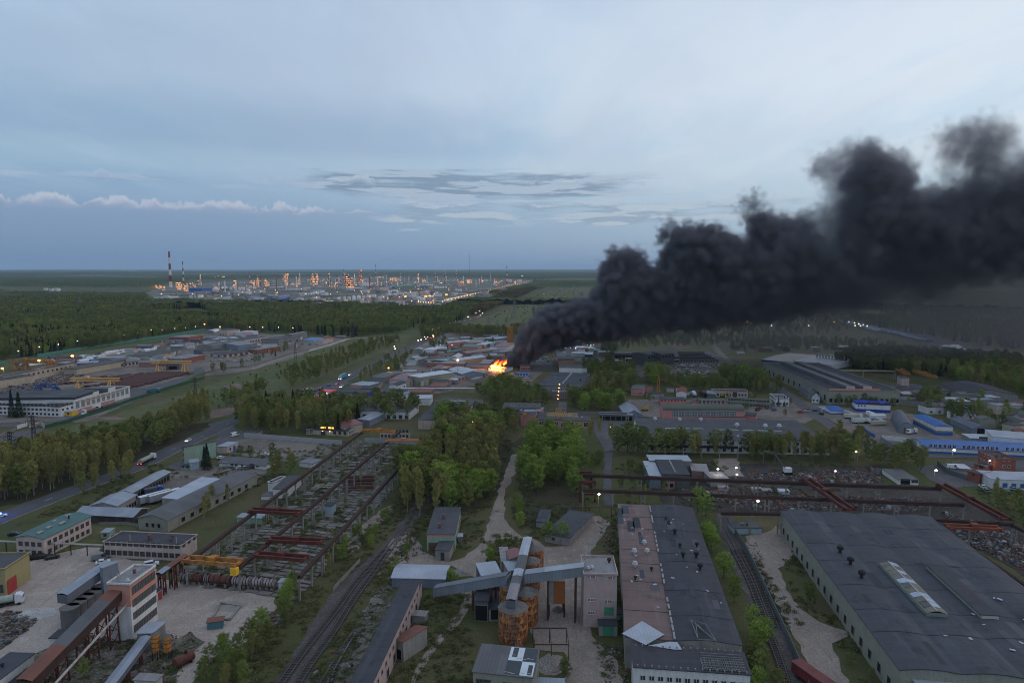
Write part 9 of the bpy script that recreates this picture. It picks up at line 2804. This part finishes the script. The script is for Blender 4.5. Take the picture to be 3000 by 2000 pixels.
for(sp,v),L in rest.items():
 src=have.get(KIT[sp][v][0].name)
 if src is None:
  x,y,h=L.pop()
  e=em('leafy_tree' if sp!='dark' else 'spruce_tree',(x,y,0),0,'tree of the far woods seen as one of many','tree','trees of the far woods')
  e.scale=(h/10,)*3
  src=inst('crown',KIT[sp][v][0],e)
  inst('trunk',KIT[sp][v][1],e)
  have[KIT[sp][v][0].name]=src
 A=np.array(L)
 n=len(A)
 if n==0:
  continue
 s=A[:,2]/10.
 ws=s*(rng.uniform(.7,1.15,n)if sp==Z3 else rng.uniform(.9,1.4,n))
 sx9('forest',np.stack([A[:,0],A[:,1],np.zeros(n)],1),np.stack([np.zeros(n),np.zeros(n),rng.uniform(0,2*pi,n)],1),np.stack([ws,ws,s],1),src,'mass of %s too many to count, in the far woods'%SPN[sp])
def weed_points(poly,gap,tile='P',thr=.5,sc=1/14.):
 W=[gp(tile,p)for p in poly]
 PW=[(q.x,q.y)for q in W]
 xs,ys=[p[0]for p in PW],[p[1]for p in PW]
 n=int((max(xs)-min(xs))*(max(ys)-min(ys))/gap**2)
 Q=rng.uniform((min(xs),min(ys)),(max(xs),max(ys)),(n,2))
 Q=Q[in_poly(Q,PW)]
 return Q[vno(Q,sc,31)*.7+vno(Q,sc*4,32)*.3>thr]
WEED=[([(540,1690),(900,1715),(1240,1300),(1050,1290),(760,1500)],1.7,.42),([(640,2050),(780,2050),(905,1830),(985,1722),(1125,1590),(1215,1475),(1160,1460),(1040,1580),(880,1700),(760,1850)],1.5,.38),([(880,2050),(975,1860),(1120,1660),(1260,1470),(1300,1520),(1150,1650),(1150,1700),(1050,1900),(1000,2050)],1.6,.4),([(1060,2050),(1200,1700),(1370,1730),(1380,1850),(1400,2000),(1330,2050)],1.6,.42),([(1160,1430),(1190,1560),(1320,1550),(1440,1490),(1480,1380),(1500,1290),(1290,1280)],2.,.35),([(1500,1510),(1560,1590),(1680,1520),(1730,1500),(1760,1330),(1530,1280)],2.,.35),([(1770,1670),(1800,1480),(1820,1480),(1830,1700),(1850,1860),(1800,1850)],1.5,.3),([(2190,1600),(2280,1720),(2400,1900),(2460,2050),(2400,2050),(2300,1860),(2200,1650)],1.5,.4),([(2290,1640),(2330,1560),(2420,1720),(2530,1860),(2640,2050),(2520,2050),(2450,1900),(2480,1850),(2340,1790)],1.6,.36),([(0,1560),(260,1440),(440,1350),(560,1400),(500,1400),(400,1440),(300,1500),(180,1560),(60,1610)],2.,.4),([(100,1930),(200,1870),(420,1860),(560,1840),(600,1880),(480,2040),(100,2040)],1.7,.45),([(640,1330),(1040,1290),(860,1380),(740,1440),(620,1440)],2.2,.45),([(1930,1350),(2580,1360),(2590,1420),(2130,1490),(1830,1480),(1800,1360)],2.4,.46),([(2840,1420),(3060,1480),(3060,1580),(2960,1540)],2.2,.4),([(1400,1560),(1500,1570),(1560,1590),(1560,1680),(1420,1690)],1.6,.4),([(1740,1880),(1850,1900),(1850,2040),(1780,2040)],1.8,.4),([(1260,1560),(1420,1520),(1410,1600),(1310,1640),(1280,1620)],1.8,.36),]
WP=np.concatenate([weed_points(p,gap,thr=th_)for p,gap,th_ in WEED])
me=bpy.data.meshes.new('tuft')
r=np.random.default_rng(5)
n=60
Pn=r.normal(0,.45,(n,3))*(1,1,.4)+(0,0,.45)
u=r.normal(0,1,(n,3));u/=np.linalg.norm(u,axis=1)[:,None]
v=np.cross(u,r.normal(0,1,(n,3)));v/=np.linalg.norm(v,axis=1)[:,None]
V=np.stack([Pn-u*.14,Pn+u*.14,Pn+v*.3],1).reshape(-1,3)
V[:,2]=np.maximum(V[:,2],.01)
me.from_pydata([tuple(a)for a in V],[],[(3*i,3*i+1,3*i+2)for i in range(n)])
me.materials.append(leaf_mat('weeds',(.1,.12,.045),(.14,.13,.065),(.07,.085,.032)))
tuft=link(bpy.data.objects.new('weeds',me),None,(WP[0][0],WP[0][1],0))
tag(tuft,'tuft of weeds among the yards',None,None,'stuff')
n=len(WP)-1
s=rng.uniform(.35,1.25,n)**1.3
sx9('weeds',np.concatenate([WP[1:],np.zeros((n,1))],1),np.stack([np.zeros(n)]*2+[rng.uniform(0,6.3,n)],1),np.stack([s,s,s*.9],1),tuft,'weeds and seedlings over verges and derelict yards')
print('TREES',len(P9),'near',len(N9),'weeds',n)
FLM={}
for nm,(cb,ct,st)in{'yellow':((1.,.5,.08),(1.,.26,.03),13.),Z17:((1.,.3,.03),(1.,.08,.01),4.5),'red':((1.,.1,.02),(.5,.015,.01),1.6)}.items():
 m,t,b=material('flame_'+nm)
 gz=t.new(Z30).outputs['Generated']
 sp_=t.new(Z32)
 t.l.new(gz,sp_.inputs[0])
 f=t.m9('ADD',sp_.outputs[2],t.m9(Z1,t.m9(Z11,t.n9(gz,3.,3,.6),.5),.5))
 b.inputs[Z22].default_value=(0,0,0,1)
 t.l.new(t.mix(t.r8(f,.15,.85),cb,ct),b.inputs['Emission Color'])
 t.l.new(t.m9(Z1,t.r8(f,1.,.2,.35,1.),st),b.inputs['Emission Strength'])
 m.cycles.emission_sampling='NONE'
 FLM[nm]=m
fire=em('fire',(burn.a.x,burn.a.y,0),atan2(burn.d.y,burn.d.x),'bright orange and yellow flames on the roof of the burning workshop','fire')
rf=random.Random(4)
zt_=burn.h+.25
def flame(x,y,z,r,h,kind,lean):
 m=MB()
 n,k=10,9
 ph=rf.uniform(0,6)
 for i in range(k+1):
  f=i/k
  rad=r*(sin(min(1,f*2.2+.25)*pi/2))*(1-f**1.7)*(1+.25*sin(f*9+ph))
  cx,cy_=lean*h*f**1.5+.25*r*sin(f*7+ph),.3*r*cos(f*6+ph)
  for j in range(n):
   a=2*pi*j/n
   kk=rad*(1+.28*sin(3*a+ph+f*5))
   m.v.append((cx+kk*cos(a),cy_+kk*sin(a)*.7,h*f+.3*r*sin(2*a+ph)*(1-f)))
 for i in range(k):
  for j in range(n):
   a,b_=i*n+j,i*n+(j+1)%n
   m.f.append((a,b_,b_+n,a+n));m.m.append(0)
 m.b9('flame',FLM[kind],fire,(x,y,z))
Lb=burn.L
for(fx,r,h,kd)in((.1,1.6,3.4,Z17),(.18,2.,4.6,'yellow'),(.27,2.2,5.6,'yellow'),(.36,2.,4.8,'yellow'),(.46,1.9,6.,Z17),(.52,1.8,4.4,'yellow'),(.6,1.8,3.4,'yellow'),(.7,1.5,2.8,'yellow'),(.8,1.4,2.6,'yellow'),(.88,1.3,2.2,Z17),(.96,1.,1.8,Z17)):
 h*=.72
 flame(Lb*fx,burn.W*.1+rf.uniform(0,2),zt_,r,h,kd,.35)
for i in range(16):
 flame(Lb*rf.uniform(.08,.7),burn.W*rf.uniform(.25,.9),zt_+rf.uniform(0,2),rf.uniform(1.,2.),rf.uniform(3,6.5),rf.choice(('red','red',Z17)),rf.uniform(.3,.7))
for i in range(9):
 flame(Lb*rf.uniform(.72,1.),-1.-rf.uniform(0,1),rf.uniform(.5,4),rf.uniform(.4,.8),rf.uniform(.8,1.8),rf.choice(('yellow',Z17,'red')),.2)
for(x,z,e_)in((Lb*.35,zt_+2,22000),(Lb*.8,zt_+2,9000)):
 ld=bpy.data.lights.new('fire_light','POINT')
 ld.energy=e_
 ld.color=(1.,.32,.07)
 ld.shadow_soft_size=3.
 link(bpy.data.objects.new('fire_light',ld),fire,(x,-1.5,z))
FIRE=un(1452,1073)
D0=FIRE.y
S=2352.
OUT_F=[(1150,838),(1158,815),(1172,790),(1192,768),(1205,742),(1222,716),(1250,700),(1280,688),(1310,690),(1340,668),(1362,640),(1372,596),(1398,566),(1440,552),(1478,566),(1500,592),(1502,548),(1522,508),(1565,498),(1625,500),(1668,512),(1698,520),(1682,478),(1690,446),(1720,420),(1748,424),(1760,448),(1800,462),(1846,476),(1868,462),(1878,436),(1842,412),(1838,372),(1862,330),(1908,308),(1968,304),(2030,312),(2076,346),(2090,385),(2098,418),(2128,410),(2120,370),(2130,310),(2160,262),(2220,238),(2290,252),(2330,300),(2420,300),(2560,330),(2560,650),(2420,655),(2330,665),(2230,690),(2130,712),(2040,726),(1950,735),(1850,742),(1720,764),(1600,776),(1480,790),(1380,792),(1310,804),(1250,826),(1200,846)]
def plume_xz(P):
 "..."
 px=P[:,0]*3000/S
 py=P[:,1]*3000/S
 u,v=(px-1500)/FOC,(1000-py)/FOC
 tt=D0/(CP+SP*v)
 return np.stack([u*tt,CAM_H+(-SP+CP*v)*tt],1)
OUT=plume_xz(np.array(OUT_F,float))
outl=[tuple(p)for p in OUT]
lo,hi=OUT.min(0),OUT.max(0)
C=rng.uniform(lo,hi,(9000,2))
C=np.concatenate([C,rng.uniform(lo,(lo[0]+150,lo[1]+130),(5000,2))])
C=C[in_poly(C,outl)]
ed=edge_dist(C,outl)
grow=np.clip((C[:,0]-FIRE.x)/500,0,1)
rad=np.minimum(ed*1.05,8+24*grow)*rng.uniform(.75,1.05,len(C))
keep=rad>1.6
C,rad,ed,grow=C[keep],rad[keep],ed[keep],grow[keep]
half=np.minimum(ed*1.3,16+62*grow)
yy=D0+rng.uniform(-1,1,len(C))*np.maximum(half-rad,0.)-10*grow
pts=np.stack([C[:,0],yy,C[:,1]],1)
sm=bpy.data.meshes.new('smoke')
sm.from_pydata([tuple(p)for p in pts],[],[])
at=sm.attributes.new('rad','FLOAT','POINT')
at.data.foreach_set('value',rad.astype(np.float32))
def smoke_material():
 m=bpy.data.materials.new('smoke')
 m.use_nodes=True
 t=NT(m.node_tree)
 t.n.remove(t.n['Principled BSDF'])
 pv=t.new('ShaderNodeVolumePrincipled')
 pv.inputs['Color'].default_value=(.27,.262,.3,1)
 pv.inputs['Anisotropy'].default_value=.3
 at_=t.new('ShaderNodeAttribute',attribute_name='density')
 pv.inputs['Density Attribute'].default_value=''
 t.l.new(t.m9(Z1,at_.outputs['Fac'],.42),pv.inputs['Density'])
 t.l.new(pv.outputs[0],t.n['Material Output'].inputs['Volume'])
 return m
SMOKE_MAT=smoke_material()
def smoke_group(lo3,hi3,vox):
 ng=bpy.data.node_groups.new('smoke_volume','GeometryNodeTree')
 ng.interface.new_socket('Geometry',in_out='INPUT',socket_type='NodeSocketGeometry')
 ng.interface.new_socket('Geometry',in_out='OUTPUT',socket_type='NodeSocketGeometry')
 t=NT(ng)
 gi=t.new('NodeGroupInput')
 go=t.new('NodeGroupOutput')
 pos=t.new('GeometryNodeInputPosition').outputs[0]
 def vm(op,a,b=None,s=None):
  nd=t.new('ShaderNodeVectorMath',operation=op)
  t.put(nd.inputs[0],a)
  if b is not None:
   t.put(nd.inputs[1],b)
  if s is not None:
   t.put(nd.inputs['Scale'],s)
  return nd.outputs['Vector']if op not in('LENGTH','DISTANCE')else nd.outputs['Value']
 sx=t.new(Z32)
 t.l.new(pos,sx.inputs[0])
 grow=t.r8(sx.outputs[0],FIRE.x,FIRE.x+420,0.,1.,smooth=False)
 def n3(scale,det,rough,amp):
  nz=t.n9(pos,scale,det,rough,0.,out='Color')
  d=vm(Z11,nz,(.5,.5,.5))
  return vm('SCALE',d,s=amp)
 w1=n3(.02,2,.5,t.m9(Z35,grow,30.,10.))
 w2=n3(.075,3,.6,t.m9(Z35,grow,12.,6.))
 wp=vm('ADD',vm('ADD',pos,w1),w2)
 near=t.new('GeometryNodeSampleNearest',domain='POINT')
 t.l.new(gi.outputs[0],near.inputs['Geometry'])
 t.l.new(wp,near.inputs['Sample Position'])
 rd=t.new('GeometryNodeInputNamedAttribute',data_type='FLOAT')
 rd.inputs['Name'].default_value='rad'
 sr=t.new('GeometryNodeSampleIndex',data_type='FLOAT',domain='POINT')
 t.l.new(gi.outputs[0],sr.inputs['Geometry'])
 t.l.new(rd.outputs[0],sr.inputs['Value'])
 t.l.new(near.outputs[0],sr.inputs['Index'])
 spos=t.new('GeometryNodeSampleIndex',data_type='FLOAT_VECTOR',domain='POINT')
 t.l.new(gi.outputs[0],spos.inputs['Geometry'])
 t.l.new(t.new('GeometryNodeInputPosition').outputs[0],spos.inputs['Value'])
 t.l.new(near.outputs[0],spos.inputs['Index'])
 dist=vm('DISTANCE',wp,spos.outputs[0])
 rr=sr.outputs[0]
 vo=t.new('ShaderNodeTexVoronoi',feature='F1')
 vo.inputs['Scale'].default_value=.09
 t.l.new(vm('ADD',pos,n3(.1,2,.5,8.)),vo.inputs['Vector'])
 vo2=t.new('ShaderNodeTexVoronoi',feature='F1')
 vo2.inputs['Scale'].default_value=.22
 t.l.new(vm('ADD',pos,n3(.2,2,.5,4.)),vo2.inputs['Vector'])
 bil=t.m9(Z1,t.m9(Z11,.45,vo.outputs['Distance']),t.m9(Z35,grow,6.,13.))
 bil2=t.m9(Z1,t.m9(Z11,.5,vo2.outputs['Distance']),5.)
 fine=t.m9(Z1,t.m9(Z11,t.n9(pos,.05,5,.62),.5),t.m9(Z35,grow,26.,6.))
 sd=t.m9('ADD',t.m9('ADD',t.m9('ADD',t.m9(Z11,t.m9(Z1,rr,1.2),dist),bil),bil2),fine)
 soft=t.m9(Z35,grow,24.,1.)
 d=t.r8(sd,0.,soft,0.,1.)
 hole=t.r8(t.n9(pos,.0115,5,.6),.4,.6,.05,1.5)
 zc_=t.r8(sx.outputs[2],75.,120.,.35,1.)
 hole=t.m9(Z1,hole,t.m9('ADD',t.m9(Z1,zc_,grow),t.m9(Z11,1.,grow)))
 hole=t.m9('ADD',t.m9(Z1,hole,grow),t.m9(Z11,1.,grow))
 fall=t.m9('POWER',t.m9(Z35,grow,-.7,1.),1.3)
 thin=t.m9(Z1,t.r8(grow,.55,1.),t.r8(sx.outputs[2],150.,235.))
 fall=t.m9(Z1,fall,t.m9(Z11,1.,t.m9(Z1,thin,.55)))
 d=t.m9(Z1,t.m9(Z1,d,hole),fall)
 gx=t.r8(sx.outputs[0],FIRE.x+60,FIRE.x+300)
 gz=t.m9(Z1,t.r8(sx.outputs[2],2.,30.),t.r8(sx.outputs[2],120.,70.))
 ya=t.m9('ABSOLUTE',t.m9(Z11,sx.outputs[1],D0))
 veil_=t.m9(Z1,t.m9(Z1,gx,gz),t.r8(ya,80.,30.))
 veil_=t.m9(Z1,veil_,t.r8(t.n9(pos,.013,4,.55),.3,.65,.25,1.))
 d=t.m9('ADD',d,t.m9(Z1,veil_,.034))
 vc=t.new('GeometryNodeVolumeCube')
 t.l.new(d,vc.inputs['Density'])
 vc.inputs['Background'].default_value=0.
 vc.inputs['Min'].default_value=lo3
 vc.inputs['Max'].default_value=hi3
 for k,ax in enumerate('XYZ'):
  vc.inputs['Resolution '+ax].default_value=int((hi3[k]-lo3[k])/vox)
 setm=t.new('GeometryNodeSetMaterial')
 setm.inputs['Material'].default_value=SMOKE_MAT
 t.l.new(vc.outputs[0],setm.inputs[0])
 t.l.new(setm.outputs[0],go.inputs[0])
 return ng
SMOKE_VOX=1.55
smoke=link(bpy.data.objects.new('smoke',sm))
sm.materials.append(SMOKE_MAT)
md=smoke.modifiers.new('volume','NODES')
md.node_group=smoke_group((FIRE.x-25,D0-85,.5),(FIRE.x+640,D0+85,float(hi[1])+25),SMOKE_VOX)
tag(smoke,'thick black smoke rising from the burning roof and drifting right',None,None,'stuff')
bpy.context.view_layer.update()
ORD='first second third fourth fifth sixth seventh eighth ninth tenth eleventh twelfth thirteenth fourteenth fifteenth sixteenth seventeenth eighteenth nineteenth twentieth'.split()
ORD+=['twenty-'+q for q in ORD[:9]]+['thirtieth']+['thirty-'+q for q in ORD[:9]]+['fortieth']
same={}
for o in COL.objects:
 if o.parent is None and o.get('label')and o.get('group'):
  same.setdefault((o['label'],o['group']),[]).append(o)
for(lab,grp),L in same.items():
 n=len(L)
 if n<2:
  continue
 pz=to_px(np.array([tuple(o.matrix_world.translation)for o in L]))
 idx=sorted(range(n),key=lambda i:pz[i][0])
 if n<=20:
  for r_,i in enumerate(idx):
   L[i]['label']=('leftmost ' if r_==0 else 'rightmost ' if r_==n-1 else ORD[r_]+' from the left, ')+lab
 else:
  rows=max(2,min(4,n//18))
  byy=sorted(range(n),key=lambda i:pz[i][1])
  for ri in range(rows):
   R_=sorted(byy[n*ri//rows:n*(ri+1)//rows],key=lambda i:pz[i][0])
   rn=['back','middle','front'][ri if rows==3 else(0 if ri==0 else 2)]if rows<4 else['back','second','third','front'][ri]
   for r_,i in enumerate(R_):
    L[i]['label']=('%s from left, %s row: '%(ORD[r_],rn)if r_<40 else '%s row, right part: '%rn)+lab
for o in COL.objects:
 if o.parent is None and o.get('label')and len(o['label'].split())>16:
  o['label']=' '.join(o['label'].split()[:16])
